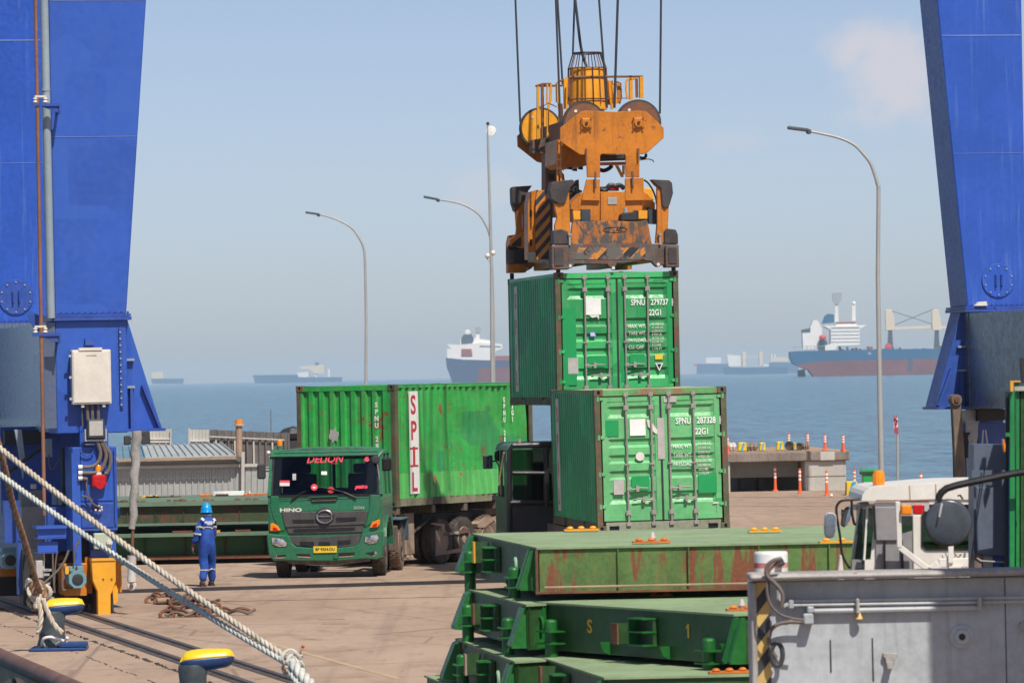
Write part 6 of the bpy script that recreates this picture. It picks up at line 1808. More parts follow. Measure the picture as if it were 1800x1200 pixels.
q=MB();q.box(-.35,.1,-.428,-.4205,z1b-.2,z1b-.14);q.build('reflector',[LAMP_R],TR2)
q=MB();q.box(1.05,1.22,-.1,.1,z1b-.3,z1b-.005);q.build('twistlock',[RUST],TR2)
# ================================================================== stack of green hatch covers, right foreground
HG='green hatch covers stacked on the quay'
def cyl_pin(root,x,y,z0,z1,r=.075,mat=HATCH_B):
 q=MB();q.cyl((x,y,z0),(x,y,z1),r,n=16);p=q.build('stacking_post',[mat],root,smooth=True)
 for zz in (z0+(z1-z0)*.45,z0+(z1-z0)*.75):
  q=MB();q.cyl((x,y,zz),(x,y,zz+.015),r*1.75,n=16);q.build('post_flange',[mat],p)
 return p
def hatch(Fm,label,W,D,T,top=HATCH_T,front=HATCH_R,endm=HATCH_D,ends=(),front_lip=True,girders=True):
 """Fm: near-left top corner; W along x, D along y, T thickness; the left end (x=0) carries brackets and posts"""
 root=thing('hatch_cover',Fm,label,'hatch cover',HG)
 q=MB()
 nx,ny=24,12
 vs=[(W*i/nx,D*j/ny,noise.noise(Vector((i*.5,j*.6,W)))*.012) for j in range(ny+1) for i in range(nx+1)]
 fs=[(j*(nx+1)+i,j*(nx+1)+i+1,(j+1)*(nx+1)+i+1,(j+1)*(nx+1)+i) for j in range(ny) for i in range(nx)]
 q.add(vs,fs)
 q.box(0,W,0,.012,-.03,-.012);q.build('top_plate',[top],root)
 q=MB();q.box(.0,W,.015,.035,-T,-.013)
 q.build('side_plate',[front],root)
 q=MB();q.box(0,W,-.03,.2,-T-.012,-T+.012);q.build('bottom_flange',[RUST],root)
 q=MB();q.tube([(0.05,-.035,-T+.05),(W,-.035,-T+.05)],.014,6);q.build('flange_rod',[CHASSIS_L],root)
 q=MB();q.box(0,.02,.035,D,-T,-.013);q.build('end_plate',[endm],root)
 q=MB();q.box(0,W,D-.02,D,-T,-.013);q.box(W-.02,W,.035,D-.02,-T,-.013);q.build('side_plate',[endm],root)
 for k in range(int(W/.62)):
  q=MB();q.box(.55+k*.72,.56+k*.72,.0,.015,-T+.02,-.03);q.build('stiffener',[front],root)
 q=MB()
 for k in range(6):q.box(.3,W-.3,.5+k*(D-1)/5,.52+k*(D-1)/5,-T+.02,-.03)
 q.build('inner_girder',[endm],root)
 return root
def end_fittings(root,D,T,spec):
 """things on the left end plate (x=0), y along the end"""
 for kind,y,*a in spec:
  if kind=='post':cyl_pin(root,-.13,y,a[0],a[1])
  elif kind=='box':# recessed lashing pocket
   q=MB();q.box(-.16,-.005,y-.16,y+.16,-.40,-.385);q.box(-.16,-.005,y-.16,y+.16,-.24,-.228);q.box(-.16,-.005,y-.16,y+.16,-.10,-.085)
   q.box(-.16,-.005,y+.145,y+.16,-.385,-.10);q.box(-.16,-.005,y-.16,y-.145,-.385,-.10);q.build('lashing_pocket',[HATCH_B],root)
  elif kind=='gusset':
   q=MB();w_=a[0] if a else .02
   q.prism([(-.005,-.05),(-.02,-.05),(-.22,-T+.05),(-.22,-T+.02),(-.005,-T+.02)],y-w_,y+w_);q.build('gusset',[HATCH_B],root)
  elif kind=='flag':
   q=MB();q.box(-.19,-.17,y-.1,y+.05,-.34,-.08);q.build('reflector_plate',[YELLOW if not a else RUST],root)
  elif kind=='ring':
   q=MB();q.tube([(-.05,y+.075*cos(2*pi*k/16),-.22+.075*sin(2*pi*k/16)) for k in range(13)],.018,6);q.build('lashing_ring',[paint('ring_green',(.25,.5,.25),rough=.5) if a else HATCH_B],root,smooth=True)
def pad(root_world,label,n=4,L=.62,seed=1,white=False,mat=None):
 """orange container socket lying on a cover"""
 r=thing('container_socket',root_world,label,'container socket','orange container sockets on the hatch covers')
 rn=random.Random(seed)
 q=MB();q.box(-L/2,L/2,-.09,.09,.0,.02);q.build('socket_base',[mat or RUST_L],r)
 for k in range(n):
  x=-L/2+L*(k+.5)/n
  q=MB();q.lathe([(.035,0),(.045,.012),(.03,.03),(.012,.035)],(x,rn.uniform(-.03,.03),.02),n=10);q.build('socket_boss',[mat or RUST_L],r)
 if white:
  q=MB();q.lathe([(.035,0),(.045,.03),(.03,.06),(.018,.09),(.0,.10)],(.02,.05,.02),n=10);q.build('locking_cone',[STICKER_G],r,smooth=True)
 return r
 # top cover
ZT=2.1
c_near=ground(943,962,ZT);c_far=ground(829,937,ZT)
e_=c_far-c_near;Dt=e_.length;yaw_t=atan2(-e_.x,e_.y)
W1=7.4;T1=.50
HF1=frame(c_near.x,c_near.y,ZT,0)
# the left end runs obliquely: shear is avoided by giving the cover its own outline
def cover_poly(Fm,label,P,T,mats,edge_mats,name='hatch_cover'):
 """P: outline (x,y) counter-clockwise seen from above, local; edges get their own side plates"""
 root=thing(name,Fm,label,'hatch cover',HG)
 q=MB();n=len(P)
 q.prismz(P,-.022,0)
 q.build('top_plate',[mats],root)
 for i in range(n):
  a=Vector((*P[i],0));b=Vector((*P[(i+1)%n],0));d=(b-a).normalized();nn=Vector((-d.y,d.x,0))
  q=MB();m_=edge_mats[i]
  pts=[(a+nn*.03+d*.03)[:2],(b+nn*.03-d*.03)[:2],(b+nn*.05-d*.05)[:2],(a+nn*.05+d*.05)[:2]]
  # outward is -nn for counter-clockwise outlines; plates sit 3 cm inside the top plate's rim
  q.prismz(pts,-T,-.023);q.build('side_plate',[m_],root)
 return root
A=(0.0,0.0);B=(7.6,.18);C=(7.6,Dt*.9+1.0);D_=((c_far-c_near).x,(c_far-c_near).y)
cov1=cover_poly(HF1,'topmost cover of the foreground stack, rusty streaked side under a pale sage deck',[A,B,C,D_],T1,HATCH_T,[HATCH_R,HATCH_D,HATCH_D,HATCH_D])
q=MB();q.bar((-.02,.0,-T1+.0),(7.5,.18,-T1),.16,.02);q.build('bottom_flange',[RUST],cov1)
q=MB();q.tube([(.08,-.06,-T1+.06),(7.5,.12,-T1+.06)],.013,6);q.build('flange_rod',[CHASSIS_L],cov1)
for k in range(9):
 q=MB();q.bar((.9+k*.78,.0+.0237*(.9+k*.78),-.03),(.9+k*.78,.0+.0237*(.9+k*.78),-T1+.02),.012,.03);q.build('stiffener',[HATCH_R],cov1)
q=MB();q.bar((0,.02,-.03),(0,.02,-T1-.03),.03,.03);q.build('corner_edge',[RUST],cov1)
# fittings along the left end of a cover: local frame with y along the end, x outwards negative
def end_frame(Fm,P,Q_):
 a=Fm@Vector((*P,0));b=Fm@Vector((*Q_,0));d=b-a
 return frame(a.x,a.y,a.z,atan2(-d.x,d.y)),d.length
def fit(root,Fe,L,T,spec,mat=HATCH_B):
 inv=root.matrix_world.inverted()@Fe
 for it in spec:
  kind,t=it[0],it[1];y=t*L;a=it[2:]
  def mk(name,fn,m=mat,par=root,smooth=False):
   q=MB();q.M=inv;fn(q);return q.build(name,[m],par,smooth=smooth)
  if kind=='post':
   p=mk('stacking_post',lambda q:(q.cyl((-.10,y,a[1]),(-.10,y,a[0]),.07,n=16)),smooth=True)
   for f in (.55,.8):mk('post_flange',lambda q:q.box(-.20,.0,y-.14,y+.14,a[1]+(a[0]-a[1])*f-.008,a[1]+(a[0]-a[1])*f+.008),par=p)
   mk('post_cap',lambda q:q.lathe([(.07,0),(.06,.02),(.03,.03)],(-.10,y,a[0]),n=14),par=p)
  elif kind=='pocket':
   for zz in (-.10,-.24,-.38):mk('pocket_shelf',lambda q:q.box(-.16,.02,y-.17,y+.17,zz-.008,zz+.008))
   mk('pocket_back',lambda q:q.box(-.03,.02,y-.16,y+.16,-.39,-.09),HATCH_D)
   mk('pocket_side',lambda q:q.box(-.15,.02,y+.15,y+.17,-.38,-.10))
  elif kind=='gusset':
   w_=.02
   mk('gusset',lambda q:q.prism([(.02,-.03),(-.03,-.04),(-.16,-T+.06),(-.16,-T+.02),(.02,-T+.02)],y-w_,y+w_))
   mk('gusset_face',lambda q:q.prism([(-.025,-.045),(-.032,-.04),(-.17,-T+.05),(-.163,-T+.04)],y-(it[2] if len(it)>2 else .085),y+(it[2] if len(it)>2 else .085)))
  elif kind=='wing':
   mk('end_wing',lambda q:q.prism([(.0,-.02),(-.05,-.05),(-.20,-T+.08),(-.20,-T+.04),(.0,-T+.02)],y-.02,y+.30))
  elif kind=='plate':
   mk('reflector_plate',lambda q:q.box(-.19,-.17,y-.07,y+.07,a[1],a[0]),a[2]);mk('plate_stay',lambda q:q.box(-.168,.0,y-.01,y+.01,a[1],a[0]),HATCH_D)
  elif kind=='ring':
   mk('lashing_ring',lambda q:q.tube([(-.07,y+.06*cos(2*pi*k/14+.8),-.24+.085*sin(2*pi*k/14+.8)) for k in range(12)],.018,6),a[0] if a else mat,smooth=True)
  elif kind=='lug':
   mk('lug',lambda q:q.prism([(.02,a[0]),(-.10,a[0]),(-.06,a[0]-.10),(.02,a[0]-.14)],y-.012,y+.012))
RING_L=paint('ring_pale_green',(.28,.5,.3),rough=.5,var=.1)
Fe1,L1=end_frame(HF1,A,D_)
fit(cov1,Fe1,L1,T1,[('post',.20,-.28,-.72),('post',.90,-.22,-.72),('pocket',.60),('gusset',.04,.04),('gusset',.085,.05),('ring',.22,RING_L),('plate',.72,-.05,-.30,YELLOW),('wing',.96),('lug',.35,-.42)])
# second layer, left piece
ZT2=1.50
c2n=ground(925,1062,ZT2);c2f=ground(823,1035,ZT2)
HF2=frame(c2n.x,c2n.y,ZT2)
P2=[(0,0),(6.0,4.4),(6.2,8.5),((c2f-c2n).x,(c2f-c2n).y)]
cov2=cover_poly(HF2,'dark green cover in the second layer of the stack, left of the S 1 cover',P2,.50,HATCH_T,[HATCH_D]*4)
Fe2,L2=end_frame(HF2,P2[0],P2[3])
fit(cov2,Fe2,L2,.5,[('post',.16,-.20,-.62),('post',.86,-.18,-.66),('pocket',.52),('gusset',.02),('gusset',.06),('plate',.64,-.10,-.34,RUST),('wing',.95)])
# second layer, the lettered cover with its end turned to the camera
c3n=ground(940,1057,ZT2+.012);c3r=ground(1290,1079,ZT2+.012)
HF3=frame(c3n.x,c3n.y,ZT2+.012)
v3=c3r-c3n;f3=Vector((-v3.y,v3.x,0)).normalized()
P3=[(0,0),(v3.x,v3.y),(v3.x+f3.x*4.0,v3.y+f3.y*4.0),(f3.x*4.0,f3.y*4.0)]
cov3=cover_poly(HF3,'green cover with yellow S and 1 on its dark end, in the stack',P3,.52,HATCH_T,[HATCH_D]*4)
Fe3,L3=end_frame(HF3,P3[1],P3[0])
T3=.52
YLET=paint('letter_yellow',(.66,.36,.02),rough=.6,var=.1)
def on3(px_,py_):
 """zoom T pixel -> (fraction along, z) on the lettered end"""
 inv=Fe3.inverted();o=inv@CAM;d=inv.to_3x3()@ray(*zp('T',px_,py_));t=(.028-o.x)/d.x
 return (o.y+d.y*t)/L3,o.z+d.z*t
fit(cov3,Fe3,L3,T3,[('post',on3(285,300)[0],-.20,-.72),('post',on3(1475,300)[0],-.28,-.80),('pocket',on3(955,300)[0]),('gusset',on3(95,300)[0],.03),('gusset',on3(140,300)[0],.03),('gusset',on3(180,300)[0],.03),('gusset',on3(1670,300)[0],.03),('gusset',on3(1625,300)[0],.03),('ring',on3(190,300)[0]),('plate',on3(815,330)[0],-.16,-.38,RUST),('lug',on3(655,400)[0],-.38),('lug',on3(1105,400)[0],-.38),('lug',on3(1560,400)[0],-.30)])
for ch,x,y in (('S',502,305),('1',1245,340)):
 f,z=on3(x,y);Mloc=cov3.matrix_world.inverted()@Fe3@Matrix.Translation((.024,f*L3,z))@Matrix.Rotation(-pi/2,4,'Z')@Matrix.Rotation(pi/2,4,'X')
 t_=text('lettering',ch,.20,YLET,cov3,(0,0,0),Matrix.Identity(4),sx=1.3,bold=.005);t_.data.transform(Mloc)
 if ch=='1':
  q=MB();q.M=Mloc;q.bar((-.045,.035,0),(.0,.072,0),.02,.004,upv=(0,0,1));q.build('lettering',[YLET],cov3)
f,z=on3(1600,230)
# third layer
ZT3=.92
c4n=ground(905,1162,ZT3);c4f=ground(800,1121,ZT3)
HF4=frame(c4n.x,c4n.y,ZT3);P4=[(0,0),(5.0,3.8),(5.5,8),((c4f-c4n).x,(c4f-c4n).y)]
cov4=cover_poly(HF4,'grimy dark cover in the third layer of the stack, at the bottom left edge',P4,.50,HATCH_T,[HATCH_D]*4)
Fe4,L4=end_frame(HF4,P4[0],P4[3])
fit(cov4,Fe4,L4,.5,[('post',.72,-.14,-.6),('pocket',.38),('gusset',.02),('gusset',.07),('ring',.17,RING_L),('plate',.55,-.06,-.3,CHASSIS_L),('wing',.93)])
c5n=ground(1062,1190,ZT3+.01);c5l=ground(942,1151,ZT3+.01)
HF5=frame(c5n.x,c5n.y,ZT3+.01);P5=[(0,0),(5.5,.16),(5.5,5.0),((c5l-c5n).x,(c5l-c5n).y)]
cov5=cover_poly(HF5,'cover with a scuffed sage top in the third layer, below the S 1 cover',P5,.50,HATCH_T,[HATCH_D]*4)
Fe5,L5=end_frame(HF5,P5[0],P5[3])
fit(cov5,Fe5,L5,.5,[('pocket',.55),('ring',.86),('gusset',.03),('plate',.68,-.04,-.3,RUST),('wing',.95),('post',.25,-.2,-.6)])
# two lowest covers carry the stack down to the quay
for (cn,zz,lab) in ((c4n,.33,'lowest cover of the stack, standing on the quay below the frame, left half'),(c5n,.34,'lowest cover of the stack, standing on the quay below the frame, right half')):
 pass
q0=cover_poly(frame(c4n.x-.1,c4n.y-.1,.42),'lowest cover of the hatch cover stack, lying on the quay',[(0,0),(8.0,.2),(8.0,8.2),(-1.0,6.5)],.42,HATCH_T,[HATCH_D]*4)
# orange sockets on top plates
for px_,py_,z_,lab,wh,L_,n_,mt in ((1022,932,ZT,'yellow container socket at the far edge of the top cover, below the near container',False,.42,3,YELLOW),(1145,953,ZT,'rusty orange socket with a grey locking cone on the top cover',True,.42,3,None),(1344,934,ZT,'yellow socket on the far edge of the top cover, right of the containers',False,.38,3,YELLOW),(1480,953,ZT,'yellow socket on the top cover right beside the white cab',False,.5,3,YELLOW),(1162,1047,ZT2,'small orange socket in the dark gap behind the S 1 cover deck',False,.24,2,None),(1302,1072,ZT2,'rusty orange socket with locking cone on the corner of the S 1 cover',True,.30,2,None),(1282,1182,ZT3,'orange socket on the scuffed third layer cover',False,.42,3,None),(1060,1147,ZT3,'rusty lump of sockets in the gap between third and second layer',False,.3,2,RUST)):
 p=ground(px_,py_,z_+.015)
 pad(frame(p.x,p.y,z_+.014,R(4)),lab,n=n_,L=L_,seed=px_,white=wh,mat=mt)
 # ================================================================== grey beam with the striped end post, lower right
YB=45.0
FB=frame(0,YB,0,R(1.0))
def b_(x,y,yl=0.0):return zh(FB,'H',x,y,yl)
BM=thing('steel_beam',FB,'grey steel beam with conduits and a black and yellow striped end, lower right corner','steel beam')
xbl,zbt=b_(165,640);xtl,ztt=b_(60,608)
XR=5.6
q=MB();q.box(xbl,XR,.0,.25,.02,zbt);q.build('beam_web',[GREYW],BM)
q=MB();xs_,_=b_(90,640);q.box(xs_,xbl,-.012,.4,.02,zbt);q.build('striped_end',[STR_POST],BM)
q=MB();a,_=b_(60,640,-.05);q.box(a,xs_,-.06,.4,.02,zbt);q.build('end_edge',[GREYW_T],BM,bevel=.01)
# rounded top flange
xf_,zf1=b_(55,596,-.2);_,zf0=b_(55,640,-.2)
q=MB();q.prismx([(-.20,zf0+.01),(-.235,(zf0+zf1)/2),(-.20,zf1),(.30,zf1),(.30,zf0+.01)],xf_,XR);q.build('top_flange',[GREYW_T],BM,bevel=.03,seg=3)
q=MB();q.box(b_(1473,700)[0]-.004,b_(1473,700)[0]+.004,-.004,.0,.02,zbt);q.build('plate_seam',[DARK],BM)
for (x0,y0,x1,y1) in ((500,960,506,1140),(733,950,741,1190)):
 a,b2=b_(x0,y0,-.004),b_(x1,y1,-.004);q=MB();q.prism([(a[0],a[1]),(a[0]+.012,a[1]),(b2[0]+.01,b2[1]),(b2[0]-.004,b2[1])],-.005,.0);q.build('scratch_mark',[DARK],BM)
 # conduits
for y0,y1,r_ in ((745,745,.014),(768,772,.014)):
 q=MB();P=[b_(300,y0,-.06),b_(640,y0+2,-.06)];x2=XR
 q.tube([(P[0][0],-.06,P[0][1]),(x2,-.06,P[1][1])],r_,8);q.build('conduit',[GREYW],BM,smooth=True)
P=b_(415,800,-.05);q=MB();q.tube([(P[0],-.05,P[1]),(b_(1340,805)[0],-.05,P[1])],.024,8);q.build('conduit',[GREYW],BM,smooth=True)
for x0,y0,x1,y1 in ((645,730,666,815),(1320,718,1345,800)):
 a,z1=b_(x0,y0,-.1);b2,z0=b_(x1,y1,-.1);q=MB();q.box(a,b2,-.13,0,z0,z1);cl=q.build('conduit_clamp',[GREYW_T],BM,bevel=.01)
a,z=b_(660,838,-.05);q=MB();q.lathe([(.015,.05),(.035,0),(.038,-.008),(.0,-.01)],(a,-.07,z),n=14);q.build('small_lamp',[STRIPE_Y],BM,smooth=True)
for x0,y0,x1,y1,nm,dp in ((355,815,412,875,'junction_box',.14),(270,735,302,790,'conduit_elbow',.1),(375,775,415,812,'conduit_elbow',.1)):
 a,z1=b_(x0,y0,-dp);b2,z0=b_(x1,y1,-dp);q=MB();q.box(a,b2,-dp,0,z0,z1);q.build(nm,[GREYW],BM,bevel=.012)
def bpath(pts,yl):return smooth_path([(b_(x,y,yl)[0],yl,b_(x,y,yl)[1]) for x,y in pts],5)
for pts,yl,r_,mt in (([(235,510),(190,520),(155,550),(150,600),(190,640),(225,680),(240,720),(232,780)],-.3,.020,HOSE),([(240,512),(200,540),(160,590),(152,680),(170,760),(220,815),(290,840),(355,850)],-.28,.013,HOSE),([(355,862),(270,862),(200,880),(165,930),(170,1000),(205,1060)],-.1,.018,HOSE),([(235,700),(240,770),(270,762)],-.08,.02,GREYW)):
 q=MB();q.tube(bpath(pts,yl),r_,7);q.build('cable',[mt],BM,smooth=True)
q=MB();a,z=b_(225,715,-.28);q.cyl((a,-.2,z-.05),(a,-.2,z+.04),.03,n=10);q.build('cable_joint',[STICKER_G],BM)
a,z=b_(208,1040,-.1);q=MB();q.tube([(a+.05*cos(k*.45),-.1,z+.10*sin(k*.45)) for k in range(15)],.022,8);q.build('cable_eye',[DARK_GREY],BM,smooth=True)
a,z=b_(1233,942,-.02);q=MB();q.lathe([(.105,0),(.105,.02),(.07,.03),(.065,.06),(.03,.06)],(a,.0,z),(0,-1,0),24);bs_=q.build('round_boss',[GREYW],BM,smooth=True,angle=30)
q=MB();q.cyl((a,-.061,z),(a,-.066,z),.03,n=14);q.build('boss_hole',[BLACK],bs_)
q=MB();q.prism([b_(x,y,-.02) for x,y in ((795,1030),(875,1035),(868,1060),(845,1115),(812,1100),(808,1062),(795,1052))],-.05,0);q.build('hook_bracket',[GREYW_T],BM,bevel=.005)
q=MB();q.prism([b_(x,y,-.06) for x,y in ((815,1085),(850,1080),(850,1118),(820,1118))],-.11,-.05);q.build('hook_bracket',[GREYW_T],BM)
a,z=b_(1577,882,-.05);q=MB();q.cyl((a,-.05,z),(a,0,z),.04,n=10);q.build('pipe_stub',[GREYW_T],BM)
TW=thing('shade_tower',frame(5.5,41.0,0),'unseen grey housing standing on the quay just outside the right edge of the photo','shade blocker')  # unseen block, added to throw shade on the right part of the beam
q=MB();q.box(0,2.2,0,.9,0,9.5);q.build('blocker',[GREYW],TW,bevel=.03)
q=MB();q.box(.6,1.4,-.03,0,.1,2.1);q.build('door',[GREYW_T],TW)  # plain plate on the added block
# red and white drum on the beam end
a,z0=b_(180,598,.25);_,z1=b_(180,485,.25);rdr=(b_(274,540,.25)[0]-b_(86,540,.25)[0])/2
q=MB();hD=z1-z0
DR=thing('marker_drum',FB@Matrix.Translation((a,.35,z0)),'white drum with a faded red band standing on the end of the grey beam','drum')
q.cyl((0,0,0),(0,0,hD*.32),rdr,n=32);q.build('drum_band',[WHITE_DIRTY],DR,smooth=True)
q=MB();q.cyl((0,0,hD*.32),(0,0,hD*.58),rdr,n=32);q.build('drum_band',[paint('faded_red',(.5,.12,.11),rough=.6,var=.3,dust=.5,dustcol=(.6,.5,.48))],DR,smooth=True)
q=MB();q.cyl((0,0,hD*.58),(0,0,hD),rdr,n=32);q.lathe([(rdr,hD),(rdr*.96,hD+.02),(0,hD+.02)],n=32);q.build('drum_band',[WHITE_PAINT],DR,smooth=True)
q=MB();q.tube([(rdr*.5,-rdr,hD*.65),(rdr*.6,-rdr*1.2,hD*.6),(rdr*.3,-rdr*1.2,hD*.55)],.03,6);q.build('cable_knot',[DARK_GREY],DR,smooth=True)
# ================================================================== white cab behind the beam
YW=51.5
FW=frame(at(1600,950,YW).x,YW,0,R(0))
WC=thing('mobile_crane_cab',FW,'white vehicle cab with amber beacon, mirrors and a window, behind the grey beam','vehicle cab')
def w_(x,y,yl=0.0):return zh(FW,'Rz',x,y,yl)
def wp(name,mat,pts,y0,y1,parent=None,bevel=0.0,ref=None):
 q=MB();q.prism([w_(x,y,y0 if ref is None else ref) for x,y in pts],y0,y1);return q.build(name,[mat],parent or WC,bevel=bevel)
zb=1.15
def base_pts(pts):return pts
lowY=1400
wp('side_panel',CAB_W,[(822,425),(895,425),(895,640),(905,700),(940,732),(1600,735),(1600,lowY),(835,lowY)],.0,.06,bevel=.006)
wp('side_panel',CAB_W,[(965,250),(1600,225),(1600,330),(965,330)],.0,.06)
wp('side_panel',CAB_W,[(1355,330),(1600,330),(1600,735),(1355,735)],.0,.06)
wp('side_window',GLASS_DK,[(905,330),(1355,330),(1355,735),(940,732),(905,690)],.03,.04)
for pts in ([(897,425),(912,425),(912,690),(945,722),(1355,715),(1355,735),(938,735),(897,700)],):
 wp('window_seal',BLACK,pts,-.015,.0)
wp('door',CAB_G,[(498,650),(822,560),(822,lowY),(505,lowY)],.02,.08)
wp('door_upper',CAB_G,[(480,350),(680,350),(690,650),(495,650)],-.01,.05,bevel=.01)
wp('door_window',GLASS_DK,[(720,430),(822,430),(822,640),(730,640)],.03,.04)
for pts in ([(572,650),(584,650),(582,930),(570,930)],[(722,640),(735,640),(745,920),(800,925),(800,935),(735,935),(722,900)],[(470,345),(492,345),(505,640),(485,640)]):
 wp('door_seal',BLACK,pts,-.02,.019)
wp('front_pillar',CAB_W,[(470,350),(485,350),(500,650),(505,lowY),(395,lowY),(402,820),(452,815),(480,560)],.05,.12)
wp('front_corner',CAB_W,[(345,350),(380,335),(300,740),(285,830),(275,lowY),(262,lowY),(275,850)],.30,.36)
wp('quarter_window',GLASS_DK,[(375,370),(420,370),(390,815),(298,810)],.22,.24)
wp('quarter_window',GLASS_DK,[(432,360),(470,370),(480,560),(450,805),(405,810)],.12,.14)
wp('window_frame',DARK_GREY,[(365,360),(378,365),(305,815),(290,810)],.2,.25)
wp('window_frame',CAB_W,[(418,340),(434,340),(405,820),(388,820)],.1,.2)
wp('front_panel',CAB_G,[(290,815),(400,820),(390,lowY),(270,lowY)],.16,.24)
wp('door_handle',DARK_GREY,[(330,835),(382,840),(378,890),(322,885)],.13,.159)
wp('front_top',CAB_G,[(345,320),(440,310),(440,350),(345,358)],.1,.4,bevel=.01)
# roof: rounded shell
rf_=[w_(x,y,.0) for x,y in ((370,298),(378,250),(400,215),(440,188),(520,172),(700,165),(900,148),(1150,132),(1370,128),(1600,124),(1600,290),(970,285),(690,300),(370,300))]
q=MB();q.prism(rf_,-.02,2.0);q.build('cab_roof',[CAB_W],WC,bevel=.06,seg=3)
wp('gutter',RUST,[(500,292),(700,292),(700,300),(500,302)],-.035,-.021);wp('gutter',RUST,[(700,292),(960,290),(960,312),(705,315)],-.035,-.0)
wp('header_panel',CAB_W,[(490,312),(672,312),(672,348),(490,348)],.0,.05)
for x in (790,1020):
 wp('roof_stain',CHASSIS_L,[(x,165-(x-790)*.05),(x+8,165-(x-790)*.05),(x+14,285),(x+5,285)],-.0245,-.0205)
wp('far_panel',CAB_W,[(300,820),(1600,740),(1600,lowY),(300,lowY)],1.9,1.96)
wp('far_panel',CAB_W,[(300,330),(1600,300),(1600,360),(300,380)],1.9,1.96);wp('far_pillar',CAB_W,[(330,350),(380,350),(380,830),(320,830)],1.9,1.96)
q=MB();a=w_(600,800)[0];q.box(a,a+1.6,.3,1.8,.9,w_(600,880)[1]);q.build('seat',[BLACK],WC,bevel=.05)
# handrail frame in front of the door (pale steel)
def wtube(name,mat,pts,yl,r,n=8):
 q=MB();q.tube([(w_(x,y,yl)[0],yl,w_(x,y,yl)[1]) for x,y in pts],r,n);return q.build(name,[mat],WC,smooth=True)
q=MB()
for (p0,p1) in (((690,305),(705,710)),((705,705),(975,915)),((975,915),(1050,855)),((1050,845),(1355,838))):
 a,b2=w_(*p0,-.35),w_(*p1,-.35);wd=.06 if p0[1]<840 else .09
 q=MB();q.bar((a[0],-.35,a[1]),(b2[0],-.35,b2[1]),.05,wd);q.build('step_frame',[CAB_W],WC,bevel=.006)
for (p0,p1,w2) in (((1155,690),(1155,840),.07),((1160,870),(1170,935),.07),((1235,880),(1170,935),.05)):
 a,b2=w_(*p0,-.36),w_(*p1,-.36);q=MB();q.bar((a[0],-.38,a[1]),(b2[0],-.38,b2[1]),.05,w2);q.build('step_frame',[CAB_W],WC)
rn=random.Random(12)
for k in range(9):
 x0=1080+k*30+rn.uniform(-12,12);y0=rn.uniform(745,790)
 wtube('loose_wire',CHASSIS,[(x0,y0),(x0+rn.uniform(-30,30),y0+35),(x0+rn.uniform(-20,35),y0+75),(x0+rn.uniform(-15,25),y0+120)],-.1,.005,5)
for k in range(5):
 wtube('loose_wire',CHASSIS,[(1345+k*5,290+k*20),(1335+k*6,420),(1350,520+20*k),(1330+k*5,640)],-.15,.006,5)
wtube('loose_wire',DARK,[(1215,255),(1240,250),(1262,285)],-.2,.010,6)
# rear lamps on their bar
wp('lamp_bar',STICKER_G,[(722,318),(965,318),(970,390),(925,390),(925,340),(722,340)],-.40,-.36)
wp('lamp_housing',LAMP_O,[(722,340),(815,340),(815,422),(722,422)],-.44,-.36,bevel=.012);wp('lamp_housing',LAMP_R,[(828,335),(918,335),(918,418),(828,418)],-.44,-.36,bevel=.012)
# beacon
a,z0=w_(523,160,.5);_,zt_=w_(523,28,.5);rb=(w_(575,90,.5)[0]-w_(473,90,.5)[0])/2
q=MB();q.lathe([(rb*1.5,0),(rb*1.4,.02),(rb*.9,.03),(rb*.85,.08)],(a,.5,z0-.05),n=20);q.build('beacon_base',[DARK],WC,smooth=True)
q=MB();q.lathe([(rb,0),(rb*.97,(zt_-z0)*.75),(rb*.75,(zt_-z0)*.97),(0,zt_-z0)],(a,.5,z0),n=24);bc_=q.build('beacon',[BEACON],WC,smooth=True)
for k in range(12):
 an=2*pi*k/12;q=MB();q.bar((a+rb*cos(an),.5+rb*sin(an),z0+.02),(a+rb*.96*cos(an),.5+rb*.96*sin(an),z0+(zt_-z0)*.75),.008,.008);q.build('lens_rib',[LAMP_O],bc_)
 # mirrors at the front left
for pts in ([(365,285),(280,290),(200,298),(165,325),(150,370),(160,470),(185,620),(200,760),(240,850),(270,890)],[(285,295),(288,400),(305,490),(320,510)]):
 wtube('mirror_arm',BLACK,smooth_path([Vector((x,y,0)) for x,y in pts],3) and [(p.x,p.y) for p in smooth_path([Vector((x,y,0)) for x,y in pts],3)],.3,.013)
q=MB()
P=[w_(x,y,.2) for x,y in ((50,420),(70,398),(130,400),(155,430),(152,560),(135,615),(80,635),(50,615),(42,520))]
q.prism(P,.2,.28);m1=q.build('mirror',[STICKER_G],WC,bevel=.015)
c_=(sum(p[0] for p in P)/len(P),sum(p[1] for p in P)/len(P));q=MB();q.prism([(c_[0]+(p[0]-c_[0])*.82,c_[1]+(p[1]-c_[1])*.88) for p in P],.19,.199);q.build('mirror_face',[MIRROR],m1)
P=[w_(x,y,.35) for x,y in ((235,350),(275,348),(285,400),(270,470),(230,530),(205,535),(190,500),(200,420))]
q=MB();q.prism(P,.35,.42);m1=q.build('mirror',[DARK_GREY],WC,bevel=.015)
P2_=[w_(x,y,.34) for x,y in ((262,360),(280,362),(278,430),(255,490),(222,525),(240,440))];q=MB();q.prism(P2_,.335,.345);q.build('mirror_face',[MIRROR],m1)
q=MB();a,z=w_(195,415,.4);q.lathe([(.05,0),(.03,.06),(.02,.1)],(a,.4,z),(1,0,0),10);q.build('mirror_joint',[BLACK],WC,smooth=True)
